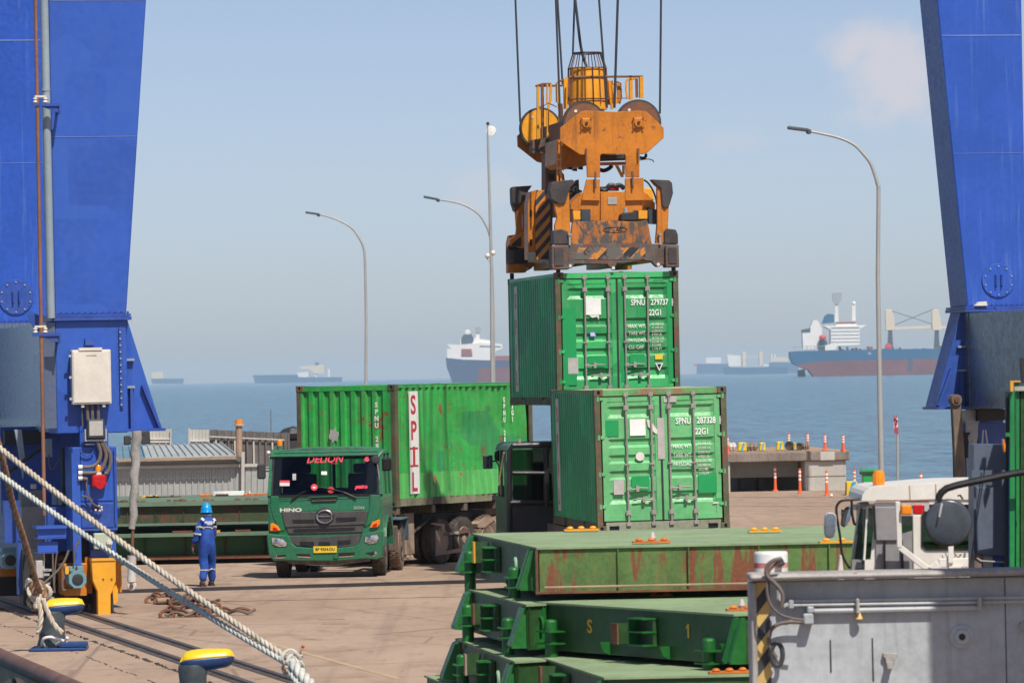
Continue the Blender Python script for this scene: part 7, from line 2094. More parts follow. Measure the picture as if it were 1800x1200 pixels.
# body and wheels below, hidden by the beam
q=MB();a=w_(262,900)[0];q.box(a,a+6.5,.0,2.3,.5,1.2);q.build('chassis',[CHASSIS],WC)
for xx in (.9,3.4,5.0):
 for yy in (.15,2.15):
  q=MB();q.lathe([(.25,-.13),(.45,-.13),(.5,-.08),(.5,.08),(.45,.13),(.25,.13),(0,.12)],(a+xx,yy,.5),(0,1,0),28);q.build('wheel',[TYRE],WC,smooth=True)
cone=w_(185,860,-.5)
tr_cone=thing('tarpaulin_end',FW@Matrix.Translation((cone[0],-.5,cone[1])),'small folded white tarpaulin end beside the white cab, above the grey beam','tarpaulin')
q=MB();q.prism([(x-cone[0],z-cone[1]) for x,z in [w_(*p,-.5) for p in ((180,770),(195,775),(215,940),(212,lowY),(165,lowY),(160,930))]],-.05,.06);q.build('cloth_fold',[WHITE_DIRTY],tr_cone,bevel=.01)
# round mirror on a black tube arm, in front of the cab, and the grey and green cabin side it belongs to
YM=48.2
FM=frame(at(1700,900,YM).x,YM,0)
def m_(x,y,yl=0.0):return zh(FM,'Rz',x,y,yl)
MC=thing('crane_cabin',FM,'slate cabin corner with green frame at the right edge, carrying a round mirror','crane cabin')
def mp(name,mat,k,pts,y0,y1,parent=None,bevel=0.0):
 q=MB();q.prism([zh(FM,k,x,y,y0) for x,y in pts],y0,y1);return q.build(name,[mat],parent or MC,bevel=bevel)
CABG=paint('cabin_slate',(.105,.13,.18),rough=.5,var=.1,streak=.3,streakcol=(.08,.1,.15),seed=4)
zlow=1400
mp('cabin_wall',CABG,'px',[(1712,781),(1768,781),(1768,1004),(1712,1004)],.3,.9)
mp('cabin_panel',CABG,'Rz',[(1378,180),(1650,180),(1658,782),(1395,770)],.0,.05,bevel=.006)
mp('cabin_panel',CABG,'Rz',[(1340,30),(1645,30),(1648,178),(1375,178),(1345,140)],.02,.06)
mp('cabin_edge',CHASSIS,'Rz',[(1360,760),(1425,780),(1430,945),(1360,945)],-.02,.2,bevel=.004)
mp('cable_tray',STICKER_G,'Rz',[(1440,785),(1525,788),(1525,880),(1440,880)],.1,.2)
mp('cable_tray',BLUE_D,'Rz',[(1530,785),(1610,785),(1570,925),(1530,925)],.1,.2)
mp('base_sill',GREYW_T,'Rz',[(1370,928),(1850,918),(1850,950),(1370,950)],-.05,.4)
wt=[(1400,780),(1420,820),(1650,830)]
def mtube(name,mat,pts,yl,r,par=None,n=8):
 q=MB();q.tube([(m_(x,y,yl)[0],yl,m_(x,y,yl)[1]) for x,y in pts],r,n);return q.build(name,[mat],par or MC,smooth=True)
mtube('wire',STICKER_G,[(1385,800),(1420,825),(1530,832),(1650,838)],-.03,.006)
mtube('wire',BLACK,[(1465,-60),(1445,80),(1420,250),(1370,560),(1330,860),(1315,930)],-.06,.006)
# green frame with bars
GF=paint('frame_green',(.015,.22,.06),rough=.45,var=.15,seed=3)
mp('corner_tube',GF,'W',[(960,265),(1000,262),(1005,1200),(1000,2000),(955,2000),(955,1200)],-.3,-.2)
mp('corner_tube',DARK,'W',[(918,262),(955,262),(955,2000),(918,2000)],-.2,-.1)
mp('corner_tube',BLUE_D,'W',[(940,770),(956,770),(956,2000),(940,2000)],-.22,-.201)
for x in (1015,1060,1120,1180,1240):
 mp('vertical_bar',GF if x!=1060 else HATCH_D,'W',[(x,255),(x+32,255),(x+32,2000),(x,2000)],-.15,-.05)
mp('mesh_backing',HATCH_D,'W',[(1000,260),(1300,255),(1300,2000),(1000,2000)],.0,.05)
mp('top_rail',STICKER_G,'W',[(1000,215),(1300,205),(1300,250),(1000,255)],-.2,.0)
mp('top_bracket',YELLOW,'W',[(960,158),(1060,158),(1060,170),(990,172),(990,260),(962,260)],-.35,-.3)
mp('top_bracket',GF,'W',[(990,175),(1050,172),(1050,205),(1000,210)],-.32,-.3)
mp('corner_post',DARK,'W',[(1065,-60),(1300,-60),(1300,170),(1080,180)],.1,.3)
mp('cross_plate',GF,'W',[(915,655),(958,655),(958,695),(915,690)],-.31,-.3)
mp('side_lamp',LAMP_O,'W',[(888,715),(900,715),(915,780),(912,830),(900,850),(888,770)],-.35,-.25,bevel=.01)
mp('door_frame',DARK,'Rz',[(1662,30),(1700,30),(1700,930),(1668,930)],-.12,-.0)
arm=[(1050,300),(1052,262),(1075,225),(1120,190),(1200,165),(1300,142),(1400,122),(1500,102),(1600,80),(1700,60),(1900,30)]
mtube('mirror_arm',BLACK,arm,-.5,.034)
a,z=m_(1132,490,-.48);rm=(m_(1335,480,-.48)[0]-m_(925,480,-.48)[0])/2
q=MB();q.lathe([(rm,.0),(rm*.985,.02),(rm*.9,.028),(rm*.6,.04),(0,.046)],(a,-.50,z),(0,-1,0),48);rmr=q.build('round_mirror',[paint('mirror_dark_reflection',(.06,.07,.085),rough=.22,var=.12,bump=0)],MC,smooth=True,angle=60)  # dark base colour stands in for what the convex mirror reflects
q=MB();q.lathe([(rm*.99,0),(rm*1.02,.012),(rm*.99,.025)],(a,-.49,z),(0,-1,0),48);q.build('mirror_rim',[DARK],rmr,smooth=True)
q=MB();q.bar((m_(1080,320,-.6)[0],-.595,m_(1080,320,-.6)[1]),(m_(1055,440,-.6)[0],-.60,m_(1055,440,-.6)[1]),.018,.008,upv=(0,1,0));q.build('mirror_stay',[STICKER_G],rmr)
# body of the cabin down to the quay
mp('cabin_wall',CABG,'px',[(1715,1004),(1850,1004),(1850,1300),(1715,1300)],.3,.9)
# ================================================================== background on land
def fr(px_,py_,Y,yaw=0.0,z=0.0):
 return frame(at(px_,py_,Y).x,Y,z,yaw)
def P_(root,name,mat,k,pts,y0,y1,parent=None,bevel=0.0,ref=None,kind=None):
 q=MB();q.prism([zh(root.matrix_world,k,x,y,y0 if ref is None else ref) for x,y in pts],y0,y1)
 return q.build(name,[mat],parent or root,bevel=bevel,kind=kind)
def T_(root,name,mat,k,pts,yl,r,n=8):
 q=MB();q.tube([(zh(root.matrix_world,k,x,y,yl)[0],yl,zh(root.matrix_world,k,x,y,yl)[1]) for x,y in pts],r,n)
 return q.build(name,[mat],root,smooth=True)
bpy.context.view_layer.update()
# two old hatch covers behind the worker
YH=113.0
BH=thing('hatch_cover',fr(340,985,YH),'rusty old hatch cover lying on top of another behind the worker in blue','hatch cover','old hatch covers behind the worker');bpy.context.view_layer.update()
def gx(pts):return pts
q=MB();z1=hit(BH.matrix_world,340,880,0)[1];zt=z1+.0
xL=hit(BH.matrix_world,150,900)[0];xR=hit(BH.matrix_world,490,900)[0]
_,zu0=hit(BH.matrix_world,340,922);_,zl1=hit(BH.matrix_world,340,937);_,zl0=hit(BH.matrix_world,340,985);_,zd=hit(BH.matrix_world,340,866,5.5)
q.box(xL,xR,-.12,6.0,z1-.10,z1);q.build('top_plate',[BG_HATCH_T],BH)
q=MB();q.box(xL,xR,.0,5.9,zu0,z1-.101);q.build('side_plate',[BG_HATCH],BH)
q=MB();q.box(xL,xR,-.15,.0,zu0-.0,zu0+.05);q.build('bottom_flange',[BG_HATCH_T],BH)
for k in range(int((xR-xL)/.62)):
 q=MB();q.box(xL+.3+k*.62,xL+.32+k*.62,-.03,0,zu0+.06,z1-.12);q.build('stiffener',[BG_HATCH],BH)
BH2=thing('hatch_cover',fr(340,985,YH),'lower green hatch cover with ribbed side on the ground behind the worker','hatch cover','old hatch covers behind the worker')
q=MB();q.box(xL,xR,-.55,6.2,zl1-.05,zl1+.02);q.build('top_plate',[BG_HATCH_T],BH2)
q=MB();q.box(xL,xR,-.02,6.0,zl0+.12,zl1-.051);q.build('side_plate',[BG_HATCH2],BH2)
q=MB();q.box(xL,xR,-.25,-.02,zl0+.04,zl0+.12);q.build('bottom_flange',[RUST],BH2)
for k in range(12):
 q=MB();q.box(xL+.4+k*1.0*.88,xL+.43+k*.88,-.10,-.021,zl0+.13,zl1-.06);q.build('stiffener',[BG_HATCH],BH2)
for k,(x,y,w,mt,lab) in enumerate(((178,865,.34,YELLOW,'yellow socket casting on the old cover, right of the canvas rod'),(264,866,.42,YELLOW,'yellow twin socket on the far edge of the old hatch cover'),(361,866,.26,RUST_L,'flat orange socket on the old hatch cover above the blue helmet'),(437,863,.3,RUST_L,'orange socket with a small cone near the truck mirror'),(462,864,.36,RUST_L,'long orange socket at the right end of the old cover, beside the truck'),(390,868,.3,RUST,'brown rusty socket on the old hatch cover, right of the helmet'),(287,868,.8,RUST,'long brown chain of sockets on the old hatch cover, left of the helmet'))):
 p=at(x,y+3,YH+4.0)
 pad(frame(p.x,p.y,z1+.002,0),lab,n=2+k%3,L=w,seed=k,white=(k in (0,3)),mat=mt)
rn=random.Random(8)
DB=MB()
for k in range(22):
 x=xL+.5+rn.random()*(xR-xL-1);DB.ball((x,-.05+rn.random()*.3,z1+.01),rn.uniform(.02,.06),6,sq=(1.5,1,.8))
DB.build('debris',[RUST],BH,kind='stuff')
for k,(x0,x1) in enumerate(((310,415),(530,560),(640,720))):
 a,_=zh(BH2.matrix_world,'D',x0,630,-.3);b_2,_=zh(BH2.matrix_world,'D',x1,630,-.3)
 q=MB();q.box(a,b_2,-.4,-.2,zl1+.02,zl1+.07);q.build('socket_strip',[RUST if k!=1 else YELLOW],BH2)
wb=thing('white_bar',frame(at(402,861,YH+4.6).x,YH+4.6,z1),'white painted bar lying on the old hatch cover in front of the shed','bar')
q=MB();q.box(-.36,.36,-.05,.05,0,.10);q.build('bar_body',[WHITE_PAINT],wb,bevel=.01)
# corrugated shed
YS=131.0
SD=thing('corrugated_shed',fr(300,860,YS),'low grey corrugated metal shed with a sloping sheet roof behind the hatch covers','shed')
def sx(x,y,yl=0):return zh(SD.matrix_world,'D',x,y,yl)
xw0=sx(-60,300)[0];xw1=sx(672,300)[0];zr=sx(300,256)[1];npan=23
for k in range(npan):
 a=xw0+(xw1-xw0)*k/npan;b_2=xw0+(xw1-xw0)*(k+1)/npan
 q=MB();q.box(a+.004,b_2-.03,-.0,.02,0,zr-.02);q.box(b_2-.03,b_2+.003,-.03,.02,0,zr-.03);q.build('wall_panel',[SHEET],SD)
zrr=sx(300,298)[1];q=MB();q.box(xw0,sx(760,298)[0],-.10,-.04,zrr-.05,zrr+.03);q.build('wall_rail',[SHEET_L],SD)
zrail=sx(300,295)[1]
# roof of single sheets with a ragged rolled edge
e0=sx(20,255,-.35);e1=sx(645,240,-.35);t0=sx(20,196,2.6);t1=sx(562,176,2.6);nr=17
for k in range(nr):
 f0,f1=k/nr,(k+1)/nr
 A0=(e0[0]+(e1[0]-e0[0])*f0,-.35,e0[1]+(e1[1]-e0[1])*f0);A1=(e0[0]+(e1[0]-e0[0])*f1,-.35,e0[1]+(e1[1]-e0[1])*f1)
 B0=(t0[0]+(t1[0]-t0[0])*f0,2.6,t0[1]+(t1[1]-t0[1])*f0);B1=(t0[0]+(t1[0]-t0[0])*f1,2.6,t0[1]+(t1[1]-t0[1])*f1)
 q=MB();m0=Vector(A0).lerp(Vector(A1),.86);m1=Vector(B0).lerp(Vector(B1),.86);up_=Vector((0,0,.05));dn=Vector((0,0,-.02))
 V=[Vector(A0),m0,m1,Vector(B0)];q.add([v for v in V]+[v+dn for v in V],[(0,1,2,3),(7,6,5,4),(0,4,5,1),(1,5,6,2),(2,6,7,3),(3,7,4,0)])
 V=[m0,Vector(A1),Vector(B1),m1];q.add([v+up_ for v in V]+[v+dn for v in V],[(0,1,2,3),(7,6,5,4),(0,4,5,1),(1,5,6,2),(2,6,7,3),(3,7,4,0)])
 q.build('roof_sheet',[paint('roof_blue',(.13,.24,.30),rough=.5,var=.15) if k<4 else ROOF_S],SD)
q=MB();q.bar((e0[0],-.37,e0[1]-.06),(e1[0],-.37,e1[1]-.06),.04,.07);q.build('roof_edge',[CHASSIS_L],SD)
P_(SD,'roof_end',SHEET_D,'D',[(645,240),(660,245),(672,250),(665,275),(640,262),(600,258)],-.3,.0)
for x in (680,):
 P_(SD,'post',SHEET_L,'D',[(x-6,222),(x+10,222),(x+8,430),(x-8,430)],-.2,-.1)
P_(SD,'side_wall',SHEET,'D',[(690,300),(900,300),(900,450),(690,450)],.0,.05)
for k in range(7):
 P_(SD,'wall_panel',SHEET,'D',[(694+k*32,302),(722+k*32,302),(722+k*32,450),(694+k*32,450)],-.03,-.001)
 # fences behind the shed
YF=148.0
FN=thing('board_fence',fr(420,800,YF),'dark weathered board fence with pale posts above the shed roof','fence')
def fx(x,y,yl=0):return zh(FN.matrix_world,'D',x,y,yl)
q=MB()
for k in range(34):
 x=506+k*12.4;f=k/34;zt_=fx(x,106+18*f)[1];a=fx(x,150)[0]
 q=MB();q.box(a,a+.065+.008*(k%3),.0,.03+.01*(k%2),0,zt_+.02*((k*7)%5)/5);q.build('board',[SHEET_D],FN)
for k in range(12):
 x=535+k*33;zt_=fx(x,140+13*k/12)[1];a=fx(x,150)[0]
 q=MB();q.box(a,a+.05,-.06,-.0,0,zt_);q.build('post',[SHEET_D if k%3 else SHEET_L],FN)
a=fx(506,140);b_2=fx(900,158);q=MB();q.bar((a[0],-.09,a[1]),(b_2[0],-.09,b_2[1]),.03,.04);q.build('fence_rail',[SHEET_L],FN)
for (x0,x1,yt,lab) in ((398,503,104,'short light metal hoarding left of the dark board fence'),(185,300,110,'pale sheet hoarding between the blue crane leg and the sea')):
 HD=thing('hoarding',fr(x0/3+200,800,YF-1),lab,'fence')
 n_=6
 for k in range(n_):
  xa=x0+(x1-x0)*k/n_;xb=x0+(x1-x0)*(k+1)/n_;ya_=yt+(0 if x0>300 else-10*k/n_)
  P_(HD,'sheet',SHEET_L,'D',[(xa,ya_),(xb-2,ya_),(xb-2,300),(xa,300)],0,.03)
 xx=x0 if x0>300 else x1
 P_(HD,'post',SHEET_L,'D',[(xx-4,yt-8),(xx+4,yt-8),(xx+5,300),(xx-5,300)],-.08,-.01)
 for yy in (150,165) if x0<300 else (160,):
  P_(HD,'rail',WHITE_DIRTY,'D',[(x0,yy),(x1,yy),(x1,yy+6),(x0,yy+6)],-.05,-.005)
bx_=thing('wall_lamp_box',fr(265,770,100.0),'dark speaker-like boxes on a bracket under the flared foot of the left crane leg','loudspeaker')
P_(bx_,'box_body',DARK_GREY,'B',[(935,815),(980,812),(985,900),(930,905)],0,.3,bevel=.02)
P_(bx_,'box_body',DARK_GREY,'B',[(815,845),(855,845),(858,905),(815,908)],0,.3,bevel=.02);P_(bx_,'bracket',DARK,'B',[(855,860),(932,860),(932,872),(855,872)],.05,.1)
# short mast with orange beacon
MS=thing('beacon_mast',fr(420,800,140.0),'short tan mast topped by an orange beacon behind the shed','mast')
T_(MS,'mast_tube',CHASSIS_L,'D',[(661,260),(660,84)],.0,.09);T_(MS,'mast_cap',STICKER_G,'D',[(660,84),(660,76)],.0,.14,14);T_(MS,'beacon',LAMP_O,'D',[(660,76),(660,52)],0,.11,14)
T_(thing('thin_aerial',fr(477,800,150),'thin whip aerial standing against the sea left of the rusty container','aerial'),'whip',SHEET_D,'px',[(477,790),(476,720)],0,.012,5)
rk=thing('rock_heap',fr(498,760,175.0),'dark rocks of a breakwater peeping out left of the rusty container','rocks')
rn=random.Random(3)
for k in range(9):
 a,z=hit(rk.matrix_world,496+rn.random()*30,756+rn.random()*8,0);q=MB();q.ball((a,rn.random(),z-.1),rn.uniform(.15,.4),7,sq=(1.2,1,.7));q.build('rock',[DARK],rk)
q=MB();a,z=hit(rk.matrix_world,515,770,0);q.prism([(a-.8,0),(a+1.5,0),(a+1.2,z),(a-.3,z-.1)],-.3,1.5);q.build('rock',[DARK],rk)
# ================================================================== lamp posts
def lamp_post(px_b,Y,head,pts,label,zb=0.0):
 F_=fr(px_b[0],px_b[1],Y,z=zb);r=thing('street_lamp',F_,label,'street lamp','curved street lamps at the water side')
 base=(0,0,-.0);P=[hit(F_,x,y,0) for x,y in pts]
 n1=[(p[0],0,p[1]) for p in P]
 pole_top=n1[0]
 q=MB();q.tube([(0,0,0),(0,0,3.0),pole_top],[.09,.085,.07],12);q.build('pole',[POLE],r,smooth=True)
 sm=smooth_path(n1,4);m=len(sm)
 q=MB();q.tube(sm,[.07-.03*i/m for i in range(m)],10);q.build('arm',[POLE],r,smooth=True)
 h0,h1=hit(F_,*head[0],0),hit(F_,*head[1],0)
 d=Vector((h1[0]-h0[0],0,h1[1]-h0[1]))
 q=MB();q.bar((h0[0],0,h0[1]),(h1[0],0,h1[1]),.30,.11);q.build('lamp_head',[LAMP],r,bevel=.03)
 mid=(h1[0]-d.x*.12,0,h1[1]-d.z*.12);q=MB();q.bar((mid[0],0,mid[2]-.05),(h1[0]+d.x*.12,0,h1[1]+d.z*.12-.04),.16,.16);q.build('lamp_neck',[LAMP],r,bevel=.03)
 q=MB();q.box(-.2,.2,-.2,.2,0,.04);q.build('base_plate',[POLE],r)
 return r
def zz2(pts):return [(1360+x/7.5,180+y/7.5) for x,y in pts]
lamp_post((1550,866),165.5,(zz2([(180,333)])[0],zz2([(460,368)])[0]),[(1543,480)]+zz2([(1382,1200),(1370,1080),(1330,940),(1275,800),(1190,690),(1060,560),(850,465),(480,382)]),'nearest curved street lamp, standing before the sea at right')
def zz3(pts):return [(520+x/4,180+y/4) for x,y in pts]
lamp_post((870,800),250,(zz3([(898,663)])[0],zz3([(1000,682)])[0]),[(867.5,560)]+zz3([(1374,1040),(1366,940),(1335,860),(1280,780),(1180,720),(1080,695),(1000,684)]),'middle street lamp, its arm meeting the tall floodlight mast')
lamp_post((645,800),268,(zz3([(68,773)])[0],zz3([(160,786)])[0]),[(643.5,560)]+zz3([(488,1160),(480,1040),(455,970),(400,890),(330,843),(250,810),(160,786)]),'leftmost and farthest street lamp, above the rusty container')
q=MB()
FM_=fr(866,800,236.0);MST=thing('floodlight_mast',FM_,'thin tall mast with a round white lamp at the top, beside the spreader','mast')
def fm(x,y):a=hit(FM_,520+x/4,180+y/4,0);return (a[0],0,a[1])
q.tube([(0,0,0),fm(1376,1160),fm(1350,240),fm(1350,145)],[.10,.075,.05,.04],10);q.build('mast_tube',[POLE],MST,smooth=True)
a=fm(1372,202);q=MB();q.lathe([(.05,.16),(.2,.14),(.24,.05),(.23,0),(0,-.02)],(a[0],-.05,a[2]),(.2,1,0),20);q.build('round_lamp',[WHITE_PAINT],MST,smooth=True)
for x,y in ((1350,150),(1387,1058),(1348,1078)):
 a=fm(x,y);q=MB();q.ball(a,.12 if x!=1350 else .08,10);q.build('small_lamp',[BOXCREAM if y>500 else DARK],MST,smooth=True)
q=MB();q.tube([fm(1335,1085),fm(1375,1135)],.03,6);q.build('lamp_stay',[POLE],MST)
# ================================================================== concrete jetty and what stands around it
YJ=170.0
JF=frame(at(1385,860,YJ).x,YJ,0,R(4))
JT_=thing('concrete_jetty',JF,'raised concrete jetty with a stained edge beam and a dark opening below, by the sea','jetty')
def jz(x,y,yl=0):return zh(JF,'M',x,y,yl)
zt=jz(700,370)[1];zbm=jz(700,452)[1];xa=jz(-300,400)[0];xb=jz(1170,400)[0];xm=jz(780,500)[0]
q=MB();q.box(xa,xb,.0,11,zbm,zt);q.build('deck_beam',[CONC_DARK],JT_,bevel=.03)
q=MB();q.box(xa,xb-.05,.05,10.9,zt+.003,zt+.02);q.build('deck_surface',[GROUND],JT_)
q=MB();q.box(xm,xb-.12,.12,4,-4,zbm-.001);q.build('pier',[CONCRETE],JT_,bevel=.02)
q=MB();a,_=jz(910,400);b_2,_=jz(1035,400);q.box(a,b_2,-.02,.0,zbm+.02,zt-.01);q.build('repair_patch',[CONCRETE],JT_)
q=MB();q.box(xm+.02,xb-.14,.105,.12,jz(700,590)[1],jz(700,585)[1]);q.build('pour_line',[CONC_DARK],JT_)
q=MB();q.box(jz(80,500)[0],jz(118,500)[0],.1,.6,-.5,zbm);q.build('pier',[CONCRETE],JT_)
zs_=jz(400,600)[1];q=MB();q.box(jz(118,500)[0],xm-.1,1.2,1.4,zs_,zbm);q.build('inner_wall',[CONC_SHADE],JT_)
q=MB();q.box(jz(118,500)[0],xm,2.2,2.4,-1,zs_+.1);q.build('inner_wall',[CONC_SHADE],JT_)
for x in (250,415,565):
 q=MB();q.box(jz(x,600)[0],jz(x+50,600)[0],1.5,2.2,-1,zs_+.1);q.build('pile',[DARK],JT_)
def delineator(p,h,label,grp='orange and white delineator posts'):
 r=thing('delineator_post',frame(p.x,p.y,p.z),label,'delineator post',grp)
 q=MB();q.lathe([(.10,0),(.10,.03),(.055,.06),(.045,h*.45),(.04,h)],n=14);q.build('post_body',[DELIN],r,smooth=True)
 for k in range(3):
  z0=h*(.52+.15*k);q=MB();q.cyl((0,0,z0),(0,0,z0+h*.085),.047,n=14);q.build('white_band',[WHITE_REF],r,smooth=True)
 return r
for x,y,lab in ((1277.5,856,'delineator post half hidden behind the near container, in front of the jetty'),(1318.5,860,'delineator post before the left part of the dark jetty opening'),(1363,863,'delineator post before the middle of the dark jetty opening'),(1406.5,867,'delineator post at the right end of the jetty opening'),(1453.5,871,'delineator post before the white pier of the jetty'),(1502.5,868,'delineator post behind the yellow and blue block'),(1619.5,874,'delineator post whose tip shows over the white cab roof')):
 g_=ground(x,y);sc_=9000/g_.y;delineator(g_,44/sc_,lab)
for x,y,hh,lab in ((1279,795,20,'delineator post on the jetty deck beside the near container'),(1387,789,28,'delineator post behind the tyres on the jetty deck'),(1420,789,28,'delineator post on the jetty deck at the right end of the tyres'),(1450.5,791,28,'delineator post alone on the jetty deck, right of the tyres'),(1482.5,793,30,'delineator post at the right corner of the jetty deck')):
 g_=ground(x,y,zt+.02) if y<795 else at(x,y,169.6);g_.y=min(g_.y,180);g_=Vector((at(x,y,g_.y).x,g_.y,zt+.02))
 delineator(g_,max(hh,28)*g_.y/9000,lab)
 # heap of old tyres, bags and painted blocks on the deck
rn=random.Random(21)
JBLUE=paint('block_blue',(.03,.3,.5),rough=.6);JYEL=paint('block_yellow',(.7,.5,.03),rough=.6);JWHI=paint('bag_white',(.6,.55,.5),rough=.9,var=.3);JBR=paint('bag_brown',(.22,.17,.13),rough=.9,var=.5,dust=.5,scale=4)
def jobj(x0,x1,yb,yt,mat,name,label,cat,shape,grp=None):
 Y_=172.5;a=at(x0,yb,Y_);b2=at(x1,yt,Y_);c=(a.x+b2.x)/2;w=(b2.x-a.x)/2;h_=b2.z-a.z
 r=thing(name,frame(c,Y_,zt+.02),label,cat,grp)
 q=MB()
 if shape=='tyre':
  q.lathe([(w*.45,-.1),(w*.9,-.12),(w,-.05),(w,.05),(w*.9,.12),(w*.45,.1)],(0,0,w*.98),(.3,1,0),20);q.build('tyre_ring',[mat],r,smooth=True)
 elif shape=='bag':
  for k in range(3):
   q=MB();q.ball(((k-1)*w*.55,0,h_*.5),h_*.55,8,sq=(1.0*w/h_*.9,1.0,.9));q.build('bag_lump',[mat],r)
 else:
  q.prism([(-w,0),(w,0),(w*.9,h_),(-w*.75,h_)],-.2,.25);q.build('block_body',[mat],r,bevel=.03)
  q=MB();q.prism([(-w*.3,h_*.05),(w*.1,h_*.05),(w*.6,h_*.95),(w*.2,h_*.95)],-.21,-.201);q.build('block_stripe',[JBLUE if mat is JYEL else JYEL],r)
 return r
HP_='old tyres and bags heaped on the jetty'
jobj(1273,1294,783,766,JWHI,'sack','white dirty sack on the jetty nearest the container','sack','bag',HP_)
jobj(1296,1312,783,767,JYEL,'painted_block','leftmost yellow and blue block on the jetty deck','block','block',HP_)
jobj(1308,1332,784,768,JBR,'sack','brown bundle between two yellow blocks on the jetty','sack','bag',HP_)
jobj(1334,1345,784,769,JYEL,'painted_block','small yellow block right of the brown bundle on the jetty','block','block',HP_)
jobj(1364,1377,785,769,JYEL,'painted_block','yellow and blue block at the left end of the tyres','block','block',HP_)
jobj(1380,1396,785,771,TYRE,'tyre_bundle','black tyre left of the slim yellow block on the jetty','tyre','tyre',HP_)
jobj(1394,1399,785,771,JYEL,'painted_block','slim yellow block between the two black tyres','block','block',HP_)
jobj(1399,1412,786,772,TYRE,'tyre_bundle','black tyre right of the slim yellow block on the jetty','tyre','tyre',HP_)
jobj(1410,1423,787,773,JBR,'sack','brown bundle at the right end of the tyres','sack','bag',HP_)
jobj(1386,1404,790,787,JWHI,'sack','low pale slab in front of the tyres on the jetty','slab','bag',HP_)
# yellow and blue kerb block, wheeled bin, sign post, small white thing
BK=thing('striped_block',fr(1497,872,163.0),'yellow block with a slanting blue stripe at the quay edge beside the pier','block')
P_(BK,'block_body',JYEL,'M',[(1142,632),(1235,628),(1238,768),(1140,768)],0,.8,bevel=.02)
P_(BK,'block_stripe',JBLUE,'M',[(1188,633),(1226,630),(1198,740),(1160,740)],-.01,.0);P_(BK,'block_base',DARK,'M',[(1136,755),(1240,755),(1240,772),(1136,772)],-.05,.5)
GB=thing('wheeled_bin',fr(1531,872,163.5),'green wheeled bin with a dark rim behind the white cab roof','bin')
P_(GB,'bin_body',BIN_G,'M',[(1282,565),(1400,565),(1388,760),(1290,760)],0,.6,bevel=.02);P_(GB,'bin_lid',BIN_G,'M',[(1265,540),(1285,522),(1420,522),(1425,545),(1265,548)],-.05,.65,bevel=.02);P_(GB,'bin_rim',DARK,'M',[(1266,548),(1425,546),(1425,565),(1266,568)],-.04,.62)
for x in (1300,1380):
 a,z=zh(GB.matrix_world,'M',x,770,.1);q=MB();q.cyl((a-.03,.3,.08),(a+.03,.3,.08),.08,n=14);q.build('bin_wheel',[DARK],GB)
SG=thing('sign_post',fr(1578,872,163.2),'grey post with a narrow dark red upright sign board before the sea','sign')
P_(SG,'sign_board',paint('sign_white',(.62,.55,.55),rough=.5,bump=0),'M',[(1552,66),(1590,66),(1597,210),(1558,205)],-.06,-.03)
SGR=paint('sign_maroon',(.35,.05,.09),rough=.5,bump=0)
P_(SG,'sign_band',SGR,'M',[(1557,165),(1594,165),(1597,208),(1560,203)],-.065,-.0605)
for k,ch in enumerate('K3L'):
 a,z=zh(SG.matrix_world,'M',1572+k*2,85+k*28,-.07);text('lettering',ch,.26,SGR,SG,(a,-.062,z),'-y',sx=.9,bold=.012)
T_(SG,'pole',POLE,'M',[(1590,790),(1588,200)],0,.04)
q=MB();g_=ground(1461.5,873);WB_=thing('white_float',frame(g_.x,g_.y,0),'small round white float on the ground before the pier','float');q.ball((0,0,.05),.05,10);q.build('float_ball',[WHITE_PAINT],WB_,smooth=True)
# ================================================================== ships at anchor
def ship_frame(px_,Y):return frame(at(px_,655,Y).x,Y,SEA_Z)
# big bulk carrier at right
S1=thing('bulk_carrier',ship_frame(1520,4600),'blue hulled bulk carrier with white deckhouse and two cream deck cranes','ship','ships at anchor')
hull=[(662,462),(700,458),(800,455),(1000,452),(1300,445),(1700,440),(2400,432),(2440,470),(2380,640),(1600,640),(830,640),(790,590),(730,565),(680,540),(664,500)]
P_(S1,'hull',HULL_B,'L',hull,0,30)
P_(S1,'boot_topping',HULL_BOOT,'L',[(700,555),(770,540),(930,525),(1650,510),(2400,500),(2385,645),(1600,645),(832,645),(792,590),(730,566)],-.6,-.01)
P_(S1,'rudder',SHIP_DK,'L',[(712,590),(762,580),(768,645),(715,645)],12,16)
P_(S1,'deckhouse',SHIP_W,'L',[(890,285),(1190,280),(1140,310),(1140,418),(985,425),(975,450),(900,455),(900,420),(940,410),(940,312)],3,27,bevel=.3)
P_(S1,'deckhouse_aft',SHIP_W,'L',[(745,325),(800,320),(800,290),(820,245),(850,245),(880,300),(885,440),(750,445)],6,24)
P_(S1,'dark_roof',SHIP_DK,'L',[(745,310),(800,300),(800,325),(745,328)],5.5,24)
for k in range(5):P_(S1,'deck_line',SHIP_DK if k==0 else SILVER,'L',[(945,296+k*24),(1138,294+k*24),(1138,297+k*24),(945,299+k*24)],2.6,2.99)
P_(S1,'bridge_roof',SHIP_DECK,'L',[(985,258),(1110,255),(1110,272),(985,274)],6,24);P_(S1,'bridge_band',SHIP_W,'L',[(975,272),(1120,270),(1120,284),(975,284)],5,25)
P_(S1,'funnel',HULL_B,'L',[(900,215),(925,200),(962,205),(965,262),(880,270)],10,18,bevel=.3)
P_(S1,'mast',SHIP_W,'L',[(970,135),(990,135),(994,256),(968,256)],14,16);P_(S1,'mast_head',SILVER,'L',[(950,60),(1015,55),(1015,110),(990,135),(965,130),(950,100)],13,17)
P_(S1,'mast',SHIP_W,'L',[(1088,135),(1110,135),(1112,250),(1086,250)],14,16)
a,z=zh(S1.matrix_world,'L',1099,130,15);q=MB();q.ball((a,15,z),1.9,14);q.build('radome',[SHIP_W],S1,smooth=True)
